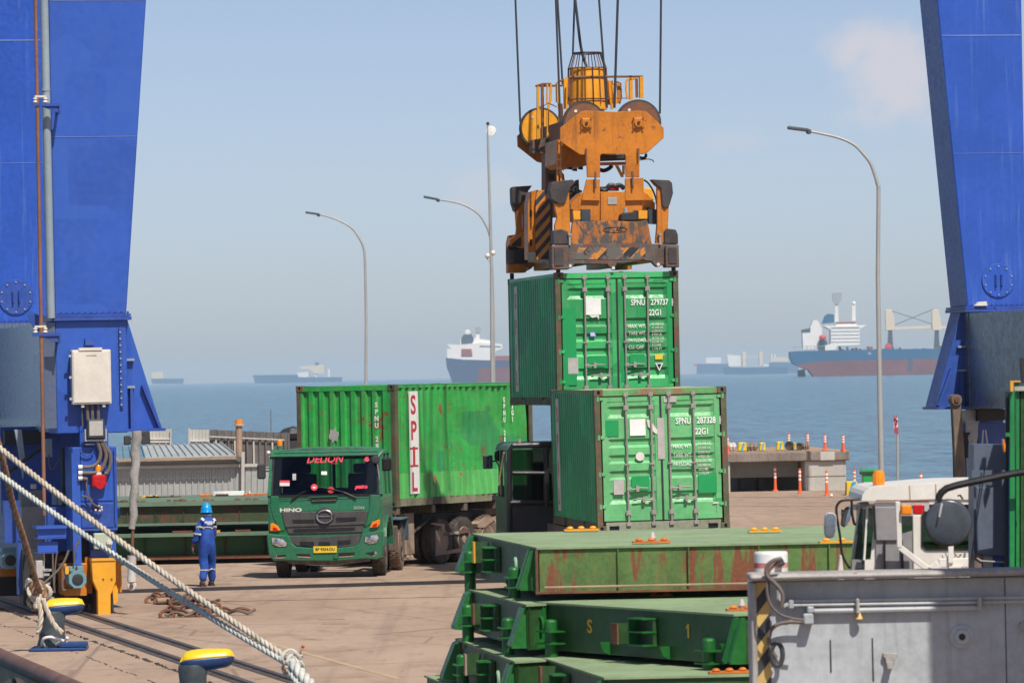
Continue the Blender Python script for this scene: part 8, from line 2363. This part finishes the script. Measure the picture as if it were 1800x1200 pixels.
a,z=zh(S1.matrix_world,'L',885,365,2);q=MB();q.ball((a,2,z),3.0,14,sq=(1.1,1,.95));q.build('lifeboat',[SHIP_RED],S1,smooth=True)
P_(S1,'boat_cradle',SHIP_DK,'L',[(860,385),(915,385),(925,455),(855,455)],4,6)
for x in (1315,1635):
 P_(S1,'crane_house',SHIP_CR,'L',[(x,180),(x+12,170),(x+45,172),(x+62,240),(x+68,315),(x+5,315)],12,17,bevel=.3)
 P_(S1,'crane_pedestal',SHIP_DK,'L',[(x+22,315),(x+48,315),(x+55,440),(x+15,440)],13,16)
P_(S1,'crane_jib',SHIP_CR,'L',[(1385,292),(1640,282),(1640,298),(1385,308)],14,15);P_(S1,'crane_jib',SHIP_CR,'L',[(1700,285),(1900,280),(1900,296),(1700,300)],14,15)
for p0,p1 in (((1350,178),(1640,272)),((1375,280),(1650,168))):
 a,b2=zh(S1.matrix_world,'L',*p0,14),zh(S1.matrix_world,'L',*p1,14);q=MB();q.tube([(a[0],14.5,a[1]),(b2[0],14.5,b2[1])],.35,5);q.build('jib_wire',[SHIP_DK],S1)
a,z=zh(S1.matrix_world,'L',1335,425,2);q=MB();q.prism([(a-2.8,z-2),(a+3.4,z-2),(a+3,z+1),(a+.5,z+3),(a-1.5,z+2.5),(a-2.8,z)],1,5);q.build('grab_bucket',[SHIP_RED],S1,bevel=.3)
rn=random.Random(6)
for k in range(26):
 x=990+k*28+rn.uniform(-8,8);h_=rn.uniform(10,34);P_(S1,'deck_fitting',[SHIP_DECK,SHIP_DK,SILVER,SHIP_DK][k%4],'L',[(x,455-h_),(x+rn.uniform(6,26),455-h_),(x+24,456),(x,456)],8,10)
for k in range(9):
 P_(S1,'stern_rail',SILVER,'L',[(690+k*28,425+(k*5)%12),(694+k*28,425),(694+k*28,460),(690+k*28,460)],4,4.6)
P_(S1,'stern_rail',SILVER,'L',[(690,424),(980,420),(980,424),(690,428)],3.4,3.9)
text('lettering','M',3.2,SHIP_W,S1,(zh(S1.matrix_world,'L',1207,475,-.5)[0],-.3,zh(S1.matrix_world,'L',1207,475,-.5)[1]),'-y')
P_(S1,'hull_stain',paint('hull_stain',(.06,.08,.12),rough=.8,var=.5,scale=.05),'L',[(1470,505),(1500,500),(1510,560),(1490,600),(1465,590)],-.7,-.61)
# tanker seen from its quarter, centre
S2=thing('tanker',ship_frame(840,5200),'stern of a blue and red tanker with a broad white bridge, behind the mast','ship','ships at anchor')
P_(S2,'hull',paint('hull_grey_blue',(.045,.085,.17),rough=.7,var=.1,scale=.05,bump=0),'K',[(1472,250),(1560,258),(1700,262),(2000,262),(2000,375),(1505,375),(1490,330),(1478,300)],0,40)
P_(S2,'boot_topping',HULL_BOOT,'K',[(1640,300),(2000,285),(2000,375),(1620,375)],-.5,-.01)
P_(S2,'bridge',SHIP_W,'K',[(1478,182),(1545,185),(1640,175),(1750,180),(1752,205),(1720,215),(1715,262),(1600,262),(1480,250),(1478,205),(1500,205)],2,30)
P_(S2,'bridge_top',SHIP_W,'K',[(1545,155),(1600,150),(1700,165),(1700,182),(1545,186)],8,22);P_(S2,'funnel',SHIP_DK,'K',[(1550,150),(1562,135),(1600,132),(1612,160),(1600,185),(1550,180)],7,7.9)
P_(S2,'mast',SHIP_W,'K',[(1622,110),(1640,110),(1640,165),(1622,165)],9,12);P_(S2,'mast_head',SILVER,'K',[(1618,98),(1645,98),(1645,125),(1618,125)],8,13);P_(S2,'radome',SHIP_W,'K',[(1566,118),(1580,108),(1594,118),(1592,136),(1568,136)],9,13,bevel=.6)
P_(S2,'lifeboat',SHIP_DECK,'K',[(1550,205),(1600,205),(1605,240),(1550,240)],1,1.9,bevel=.3);P_(S2,'deck_pipes',SHIP_DECK,'K',[(1715,240),(2000,235),(2000,262),(1715,262)],5,6)
P_(S2,'window_row',SHIP_DK,'K',[(1640,190),(1745,192),(1745,195),(1640,193)],1.5,1.99)
# faint ships far off
def far_ship(px_,Y,label,parts,k):
 s_=thing('distant_ship',ship_frame(px_,Y),label,'ship','ships at anchor')
 for i,(nm,mt,pts) in enumerate(parts):P_(s_,nm,mt,k,pts,i*.6,25+i)
far_ship(515,11000,'hazy ship with a long low hull and pale deckhouse, left of the first lamp post',[('hull',HULL_B,[(518,335),(740,333),(745,345),(960,345),(955,375),(530,375)]),('deckhouse',SHIP_W,[(738,322),(795,318),(795,362),(742,365)]),('deckhouse',SHIP_CR,[(750,292),(870,283),(872,325),(830,328),(795,305),(755,305)]),('funnel',HULL_B,[(826,272),(842,272),(845,292),(826,292)]),('kingpost',SHIP_W,[(890,305),(900,305),(900,360),(890,360)]),('kingpost',SHIP_W,[(828,320),(838,320),(838,358),(828,358)])],'K')
far_ship(290,12500,'faint pink and white ship at the far left by the crane leg',[('hull',HULL_B,[(15,352),(175,352),(172,378),(20,378)]),('deckhouse',SHIP_CR,[(18,322),(72,318),(78,345),(70,366),(20,366)])],'K')
far_ship(1240,12500,'faint ship with a boxy white deckhouse just right of the near container',[('hull',HULL_B,[(20,545),(250,545),(250,615),(20,615)]),('deckhouse',SHIP_W,[(80,503),(185,500),(185,540),(80,542)]),('deck_gear',SHIP_RED,[(0,545),(45,543),(45,560),(0,560)])],'L')
far_ship(1300,9500,'hazy cargo ship with two tall pale kingposts, left of the bulk carrier',[('hull',HULL_B,[(200,568),(330,570),(560,566),(650,570),(640,618),(215,618)]),('deckhouse',SHIP_W,[(225,480),(320,490),(322,560),(238,562)]),('kingpost',SHIP_CR,[(332,462),(356,462),(356,565),(334,565)]),('kingpost',SHIP_CR,[(448,462),(472,462),(472,555),(450,555)]),('deck_gear',SHIP_W,[(475,548),(512,548),(512,560),(475,560)]),('jib',SHIP_CR,[(356,495),(448,493),(448,498),(356,500)])],'L')
far_ship(1365,12000,'faintest cargo ship, half behind the stern of the bulk carrier',[('hull',HULL_B,[(520,535),(720,535),(720,615),(520,615)]),('deckhouse',SHIP_CR,[(525,500),(645,500),(645,528),(525,528)]),('mast',SHIP_W,[(528,475),(538,475),(538,502),(528,502)]),('mast',SHIP_W,[(552,475),(562,475),(562,502),(552,502)])],'L')
# ================================================================== worker in a blue coverall
gp=ground(365,1030)
WF=frame(gp.x,gp.y,0,R(14))  # faces away from the camera, turned a little to the left
MAN=thing('person',WF,'worker in blue coverall with reflective bands and a blue helmet, seen from behind','person')
def skinned(name,J,E,mat,root_i=0,lv=2,parent=MAN):
 me=bpy.data.meshes.new(name);me.from_pydata([j[:3] for j in J],E,[]);me.materials.append(mat)
 o=bpy.data.objects.new(name,me);scene.collection.objects.link(o);o.parent=parent
 sk=o.modifiers.new('skin','SKIN');sk.use_smooth_shade=True;sk.branch_smoothing=.3
 for i,v in enumerate(me.skin_vertices[0].data if len(me.skin_vertices) else []):pass
 if not len(me.skin_vertices):return o
 for i,v in enumerate(me.skin_vertices[0].data):
  r=J[i][3];v.radius=r if isinstance(r,tuple) else (r,r);v.use_root=(i==root_i)
 ss=o.modifiers.new('sub','SUBSURF');ss.levels=lv;ss.render_levels=lv
 # bake to a real mesh so that the figure is one plain surface
 dg=bpy.context.evaluated_depsgraph_get();m2=bpy.data.meshes.new_from_object(o.evaluated_get(dg));m2.name=name
 if not m2.materials:m2.materials.append(mat)
 m2.transform(Matrix.Identity(4));o.modifiers.clear();o.data=m2
 m2.polygons.foreach_set('use_smooth',[True]*len(m2.polygons))
 return o
def pin(px_,py_,yl=0.0):return zh(WF,'N',px_,py_,yl)
# joints traced from the photograph; y+ is away from the camera (the way he faces)
hip=pin(385,610);nk=pin(385,262);hd=pin(377,190)
lsh=pin(315,330,-.0);lel=pin(262,500,.02);lwr=pin(235,610,.10);rsh=pin(448,335)
lh=pin(345,640);lk=pin(358,800,-.02);la=pin(348,990,-.14);rh=pin(425,640);rk=pin(424,800,.14);ra=pin(430,985,.24)
ft_z=.05
J=[(hip[0],0,hip[1],(.155,.12)),(hip[0]-.005,.0,(hip[1]+nk[1])/2-.05,(.15,.11)),(nk[0],.0,nk[1]-.22,(.14,.095)),(nk[0],.01,nk[1]-.06,(.075,.065)),(nk[0]-.005,.02,nk[1]+.03,.055),(hd[0],.03,hd[1]-.03,(.078,.09)),(hd[0]-.002,.03,hd[1]+.07,(.07,.085)),(lsh[0]+.045,0,lsh[1]+.01,.055),(lel[0]+.02,.0,lel[1],.052),(lwr[0],.09,lwr[1]+.03,.036),(rsh[0]-.045,0,rsh[1]+.01,.055),(rsh[0]+.02,.06,rsh[1]-.30,.052),(rsh[0]-.06,.27,rsh[1]-.42,.038),(lh[0],.0,lh[1]-.06,.095),(lk[0],.0,lk[1],.066),(la[0],-.10,la[1]+.05,.05),(la[0]-.03,.02,ft_z,.045),(rh[0],.0,rh[1]-.06,.095),(rk[0],.12,rk[1],.066),(ra[0],.17,ra[1]+.05,.05),(ra[0]-.02,.29,ft_z,.045)]
E=[(0,1),(1,2),(2,3),(3,4),(4,5),(5,6),(2,7),(7,8),(8,9),(2,10),(10,11),(11,12),(0,13),(13,14),(14,15),(15,16),(0,17),(17,18),(18,19),(19,20)]
# hands: palm and five fingers each, loosely curled
def hand(J,E,wi,dirv,side):
 wv=Vector(J[wi][:3]);d=Vector(dirv).normalized();s_=Vector((0,1,0)) if abs(d.y)<.6 else Vector((1,0,0));s_=(s_-d*s_.dot(d)).normalized();c=d.cross(s_)*side
 pi_=len(J);p=wv+d*.06;J.append((*p,(.034,.020)));E.append((wi,pi_))
 for k,(off,ln) in enumerate(((-.03,.062),(-.010,.072),(.010,.068),(.03,.055))):
  b0=len(J);q1=p+d*.035+s_*off;q2=q1+d*ln*.55+c*.012;q3=q2+d*ln*.3+c*.03
  J+=[(*q1,.0095),(*q2,.0085),(*q3,.0075)];E+=[(pi_,b0),(b0,b0+1),(b0+1,b0+2)]
 b0=len(J);q1=p-s_*.035+d*.0;q2=q1-s_*.02+d*.035+c*.015
 J+=[(*q1,.011),(*q2,.009)];E+=[(pi_,b0),(b0,b0+1)]
hand(J,E,9,(-.12,.18,-1),1)
hand(J,E,12,(-.3,.8,-.5),1)
body=skinned('body',J,E,SKIN)
# coverall as one garment over torso, arms and legs
G_=[(hip[0],0,hip[1],(.185,.14)),(hip[0]-.005,.0,(hip[1]+nk[1])/2-.04,(.185,.135)),(nk[0],.0,nk[1]-.20,(.205,.135)),(nk[0],.01,nk[1]-.075,(.13,.10)),(nk[0],.015,nk[1]-.02,(.075,.07)),(lsh[0]+.035,0,lsh[1]+.02,.088),(lel[0]+.035,.0,lel[1]+.06,.078),(lel[0]+.01,.03,lel[1]-.06,.070),(lwr[0],.085,lwr[1]+.05,.052),(rsh[0]-.03,0,rsh[1]+.02,.088),(rsh[0]+.015,.05,rsh[1]-.26,.075),(rsh[0]-.045,.24,rsh[1]-.405,.055),(lh[0],.0,lh[1]-.06,.125),(lk[0]-.01,.02,lk[1]+.1,.105),(lk[0],-.02,lk[1]-.1,.088),(la[0]-.005,-.07,la[1]+.13,.084),(la[0],-.09,la[1]+.02,.068),(rh[0],.0,rh[1]-.06,.125),(rk[0],.09,rk[1]+.1,.10),(rk[0]+.005,.13,rk[1]-.1,.088),(ra[0],.16,ra[1]+.13,.082),(ra[0],.18,ra[1]+.02,.066)]
GE=[(0,1),(1,2),(2,3),(3,4),(2,5),(5,6),(6,7),(7,8),(2,9),(9,10),(10,11),(0,12),(12,13),(13,14),(14,15),(15,16),(0,17),(17,18),(18,19),(19,20),(20,21)]
cv=skinned('coverall',G_,GE,COVERALL)
for v in cv.data.vertices:# soft folds of loose cloth
 n_=noise.noise(Vector((v.co.x*9,v.co.y*9,v.co.z*14)))*.012+noise.noise(Vector((v.co.x*22,v.co.y*22,v.co.z*30)))*.006
 v.co+=v.normal*n_
 # reflective bands: closed rings lying on the cloth
def band(c,rx,ry,zh_,name='reflective_band',mat=REFL,tilt=0):
 q=MB();N=28;vs=[]
 for dz in (-zh_,zh_):
  for k in range(N):
   a=2*pi*k/N;vs.append((c[0]+rx*cos(a),c[1]+ry*sin(a),c[2]+dz+tilt*cos(a)))
 q.add(vs,[(k,(k+1)%N,N+(k+1)%N,N+k) for k in range(N)]);o=q.build(name,[mat],cv,smooth=True)
 m=o.modifiers.new('thick','SOLIDIFY');m.thickness=.006;m.offset=1
 sw_=o.modifiers.new('wrap','SHRINKWRAP');sw_.target=cv;sw_.offset=.007;sw_.wrap_mode='OUTSIDE_SURFACE' if False else 'ABOVE_SURFACE'
 return o
bt=pin(410,395)
band((nk[0]+.0,0,bt[1]),.225,.155,.022)
kb=pin(380,852);band((lk[0]-.0,.02,kb[1]),.11,.11,.022,tilt=.0);kb2=pin(410,850);band((rk[0],.07,kb2[1]),.11,.11,.022)
eb=pin(288,470);band((lel[0]+.04,.0,eb[1]),.09,.09,.020,tilt=-.015)
for x0,y0,x1,y1 in ((325,300,352,325),(452,305,470,330)):
 a,b2=pin(x0,y0,-.10),pin(x1,y1,-.13);q=MB();q.bar((a[0],-.095,a[1]),(b2[0],-.135,b2[1]),.045,.01,upv=(0,-1,.3));q.build('shoulder_band',[REFL],cv)
q=MB();q.tube([(nk[0]+.075*cos(a_),.015+.068*sin(a_),nk[1]-.0+.012*sin(a_)) for a_ in [2*pi*k/20 for k in range(21)]],.018,8);q.build('collar',[paint('collar_pale',(.55,.5,.48),rough=.8)],cv,smooth=True)
tp_=pin(412,345,-.14);text('lettering','MARINE',.062,WHITE_PAINT,cv,(tp_[0],-.149,tp_[1]),'-y',sx=.92,bold=.002)
tp_=pin(412,364,-.14);text('lettering','CREW',.04,WHITE_REF,cv,(tp_[0],-.152,tp_[1]),'-y',bold=.002)
# helmet, hair, ears
hc=pin(377,225,.03);ht=pin(377,137,.03);hr=(pin(438,200)[0]-pin(314,200)[0])/2
q=MB();prof=[]
for k in range(9):
 a_=pi/2*k/8;prof.append((hr*.93*cos(a_),(ht[1]-hc[1])*sin(a_)))
q.M=Matrix.Translation((hd[0]+.005,.03,hc[1]))@Matrix.Diagonal((1,1.18,1,1))
q.lathe([(hr*.88,-.03),(hr*1.02,-.03),(hr*1.03,-.02),(hr*.95,-.012)]+prof,n=28);q.build('helmet',[HELMET],MAN,smooth=True,angle=60)
q=MB();q.prismz([(hd[0]-.09,.10),(hd[0]+.09,.10),(hd[0]+.06,.235),(hd[0]-.06,.235)],hc[1]-.028,hc[1]-.018);q.build('helmet_peak',[HELMET],MAN)
q=MB();q.bar((hd[0]+.005,-.098,hc[1]),(hd[0]+.005,-.04,ht[1]-.015),.03,.012);q.build('helmet_ridge',[HELMET],MAN)
q=MB();q.ball((hd[0],.02,hc[1]-.045),.083,14,sq=(.98,1.08,.75));q.build('hair',[HAIR],MAN,smooth=True)
for s_ in (-1,1):
 q=MB();q.ball((hd[0]+s_*.082,.04,hc[1]-.06),.026,8,sq=(.45,.8,1.2));q.build('ear',[SKIN],MAN,smooth=True)
q=MB();q.ball((hd[0],.125,hc[1]-.085),.018,8,sq=(.8,1,1.3));q.build('nose',[SKIN],MAN,smooth=True)
q=MB();q.box(hd[0]-.022,hd[0]+.022,.112,.12,hc[1]-.128,hc[1]-.12);q.build('mouth',[paint('lips',(.2,.07,.06))],MAN)
for s_ in (-1,1):
 q=MB();q.ball((hd[0]+s_*.032,.108,hc[1]-.06),.012,8);q.build('eye',[WHITE_PAINT],MAN,smooth=True)
for (ax,ay) in ((la[0],-.10),(ra[0],.17)):
 q=MB();q.ball((ax-.005,ay+.06,.055),.1,12,sq=(.55,1.5,.6));q.box(ax-.05,ax+.045,ay-.08,ay+.19,.0,.035);q.build('boot',[BOOT],MAN,smooth=True)
 # ================================================================== bollards and mooring ropes
def bollard(base,capdir,label,capL,hgt,r=.175):
 FB_=frame(base.x,base.y,0,0);b=thing('bollard',FB_,label,'bollard','mooring bollards with yellow heads')
 d=Vector((capdir,.12,0)).normalized()
 q=MB();q.lathe([(r*1.25,0),(r*1.2,.05),(r,.18),(r*.95,hgt*.6),(r*1.05,hgt*.85),(r*.95,hgt*.95)],n=24);q.build('stem',[BOLL_GREY],b,smooth=True)
 # head: a fat rounded arm leaning over to one side, navy below and yellow above
 rr_=.165;N=22;M_=18
 for part,mat in (('head_top',YELLOW2),('head_underside',BOLL_BLUE)):
  vs=[];fs=[]
  a0,a1=(R(12),R(168)) if part=='head_top' else (R(168),R(372))
  for i in range(M_+1):
   t=i/M_;x=-r*.9+(capL+r*.9)*t
   f=math.sqrt(max(0,1-abs(2*t-1)**6))*(.86+.14*math.sin(pi*min(1,t*1.2+.1)))
   zc=hgt-rr_*0+.05*t
   for k in range(N+1):
    a=a0+(a1-a0)*k/N
    vs.append((d.x*x-d.y*rr_*f*cos(a),d.y*x+d.x*rr_*f*cos(a),zc+rr_*.86*f*sin(a)))
  for i in range(M_):
   for k in range(N):
    fs.append((i*(N+1)+k,i*(N+1)+k+1,(i+1)*(N+1)+k+1,(i+1)*(N+1)+k))
  q=MB();q.add(vs,fs);o=q.build(part,[mat],b,smooth=True,angle=80);m=o.modifiers.new('thick','SOLIDIFY');m.thickness=.01
 return b
g1=ground(92,1142);b1=bollard(g1,1,'bollard with yellow and navy head at the quay edge, brown rope made fast around it',.50,.62,.20)
q=MB();q.box(-.32,.52,-.42,.42,0,.05);q.box(.15,.55,-.35,-.05,.05,.13);q.build('base_plate',[BOLL_BLUE],b1,bevel=.015)
g2=ground(340,1243);b2_=bollard(g2,1,'bollard with a shiny yellow top, cut by the bottom edge left of the rope splice',.52,.56)
q=MB();q.box(-.32,.52,-.42,.42,0,.05);q.build('base_plate',[BOLL_BLUE],b2_,bevel=.015)
# ropes laid of three strands
def laid_rope(name,pts,r,mat,label,twist=12.0,cat='mooring rope',grp='mooring ropes',kz=None):
 P=[Vector(p) for p in pts];c=P[0];base=frame(c.x,c.y,c.z);root=thing(name,base,label,cat,grp)
 L=[0]
 for i in range(1,len(P)):L.append(L[-1]+(P[i]-P[i-1]).length)
 n=max(20,int(L[-1]/(r*.9)))
 out=[]
 for i in range(n+1):
  s_=L[-1]*i/n;j=0
  while j<len(L)-2 and L[j+1]<s_:j+=1
  t=(s_-L[j])/max(L[j+1]-L[j],1e-6);out.append(P[j].lerp(P[j+1],min(t,1)))
 for ph in range(3):
  sp_=[]
  for i,p in enumerate(out):
   d=(out[min(i+1,n)]-out[max(i-1,0)]).normalized();u=d.cross(Vector((0,1,0))).normalized();w=d.cross(u)
   a=L[-1]*i/n*twist/(r*16)*1.0+ph*2*pi/3
   sp_.append(p+(u*cos(a)+w*sin(a))*r*.50-c)
  q=MB();q.tube(sp_,r*.56,7);q.build('strand',[mat],root,smooth=True,angle=80)
 return root
def curve(p0,p1,sag,n=14):
 out=[]
 for i in range(n+1):
  t=i/n;p=p0.lerp(p1,t);out.append(p+Vector((0,0,-sag*4*t*(1-t))))
 return out
B3=at(512,1160,53.0)
e1=at(-120,688,60.0);e2=at(-120,742,60.5)
laid_rope('mooring_line',curve(e1,B3,.10),.035,ROPE_T,'upper of the two thick mooring ropes, tan stained, running from upper left')
laid_rope('mooring_line',curve(e2,B3+Vector((-.06,.02,-.02)),.10),.034,ROPE,'lower of the two thick mooring ropes, pale grey, running from upper left')
end3=at(760,1420,48.5)
laid_rope('mooring_line',curve(B3+Vector((.0,-.02,-.02)),end3,.05,8),.062,ROPE,'thick doubled rope leaving the splice towards the bottom edge')
laid_rope('mooring_line',curve(B3+Vector((-.05,.04,-.06)),end3+Vector((-.25,0,-.1)),.05,8),.04,ROPE,'thinner grey leg of the rope eye under the doubled rope')
SPL=thing('rope_splice',frame(B3.x,B3.y,B3.z),'frayed whipping knot where the two thick ropes join, with an orange tail','rope splice')
rn=random.Random(14)
for k in range(7):
 a=rn.uniform(0,6.28);q=MB();c0=Vector((.02+rn.uniform(-.05,.06),-.03,rn.uniform(-.12,.04)))
 q.tube([c0+Vector((.085*cos(a+t),-.03+.03*sin(t*2),.085*sin(a+t))) for t in [j*.5 for j in range(10)]],.020,6);q.build('lashing',[ROPE_T if k%2 else ROPE],SPL,smooth=True)
for p1,mt in (((531,1138),ROPE_T),((534,1134),RUST_L)):
 tpt=at(*p1,52.9)-B3;q=MB();q.tube([Vector((.03,-.03,0)) if mt is ROPE_T else tpt*.75,tpt],[.035,.010] if mt is ROPE_T else [.012,.020],7);q.build('loose_tail',[mt],SPL,smooth=True)
q=MB();t2_=at(500,1176,52.9)-B3;q.tube([Vector((0,-.04,0)),t2_*.5,t2_],.012,6);q.build('loose_tail',[RUST_L],SPL,smooth=True)
# old brown rope to the first bollard
YR=g1.y-.3
P0=[at(-14,740,YR-3),at(8,822,YR-2.5),at(22,885,YR-1.8),at(45,958,YR-1),at(62,1018,YR-.4),at(70,1040,YR)]
laid_rope('old_rope',smooth_path(P0,4),.052,ROPE_B,'frayed brown rope coming down at the left edge to the first bollard',grp=None)
kn=at(72,1046,YR);KN=thing('rope_knot',frame(kn.x,kn.y,kn.z),'bulky knot of old rope above the first bollard','rope knot')
for k in range(9):
 a=rn.uniform(0,6.28);c0=Vector((rn.uniform(-.13,.05),rn.uniform(-.08,.08),rn.uniform(-.14,.16)))
 q=MB();q.tube([c0+Vector((.10*cos(a+t),.06*sin(t*1.3),.11*sin(a+t))) for t in [j*.5 for j in range(11)]],.034,6);q.build('rope_turn',[ROPE_B if k%3==0 else ROPE_T],KN,smooth=True)
for pts,lab in (([(66,1050),(72,1080),(68,1108),(64,1110)],'tan rope leg hanging down the left side of the first bollard'),([(76,1052),(84,1075),(96,1098),(110,1112)],'tan rope leg crossing the front of the first bollard to the right'),([(64,1046),(62,1060),(64,1068)],'short rope end hanging left of the knot')):
 laid_rope('old_rope',smooth_path([at(x,y,YR-.12) for x,y in pts],5),.040,ROPE_T,lab,grp=None)
wr=ground(95,1128,.12);WR=thing('thin_rope_coil',frame(wr.x,wr.y-.35,0),'loose loop of thin white rope at the foot of the first bollard','rope')
def wz(x,y):a=zh(WR.matrix_world,'C',x,y,0);return (a[0],.25-a[1]*1.2,max(a[1],.02))
for pts in ([(240,975),(255,940),(300,930),(350,945),(385,965),(390,990),(350,1005),(320,990),(345,965),(370,960)],[(245,960),(260,990),(300,1008),(390,1015)],[(270,1000),(330,1003),(385,1008)],[(380,950),(395,932)]):
 q=MB();q.tube(smooth_path([wz(*p) for p in pts],4),.022,7);q.build('rope_loop',[ROPE_W],WR,smooth=True)
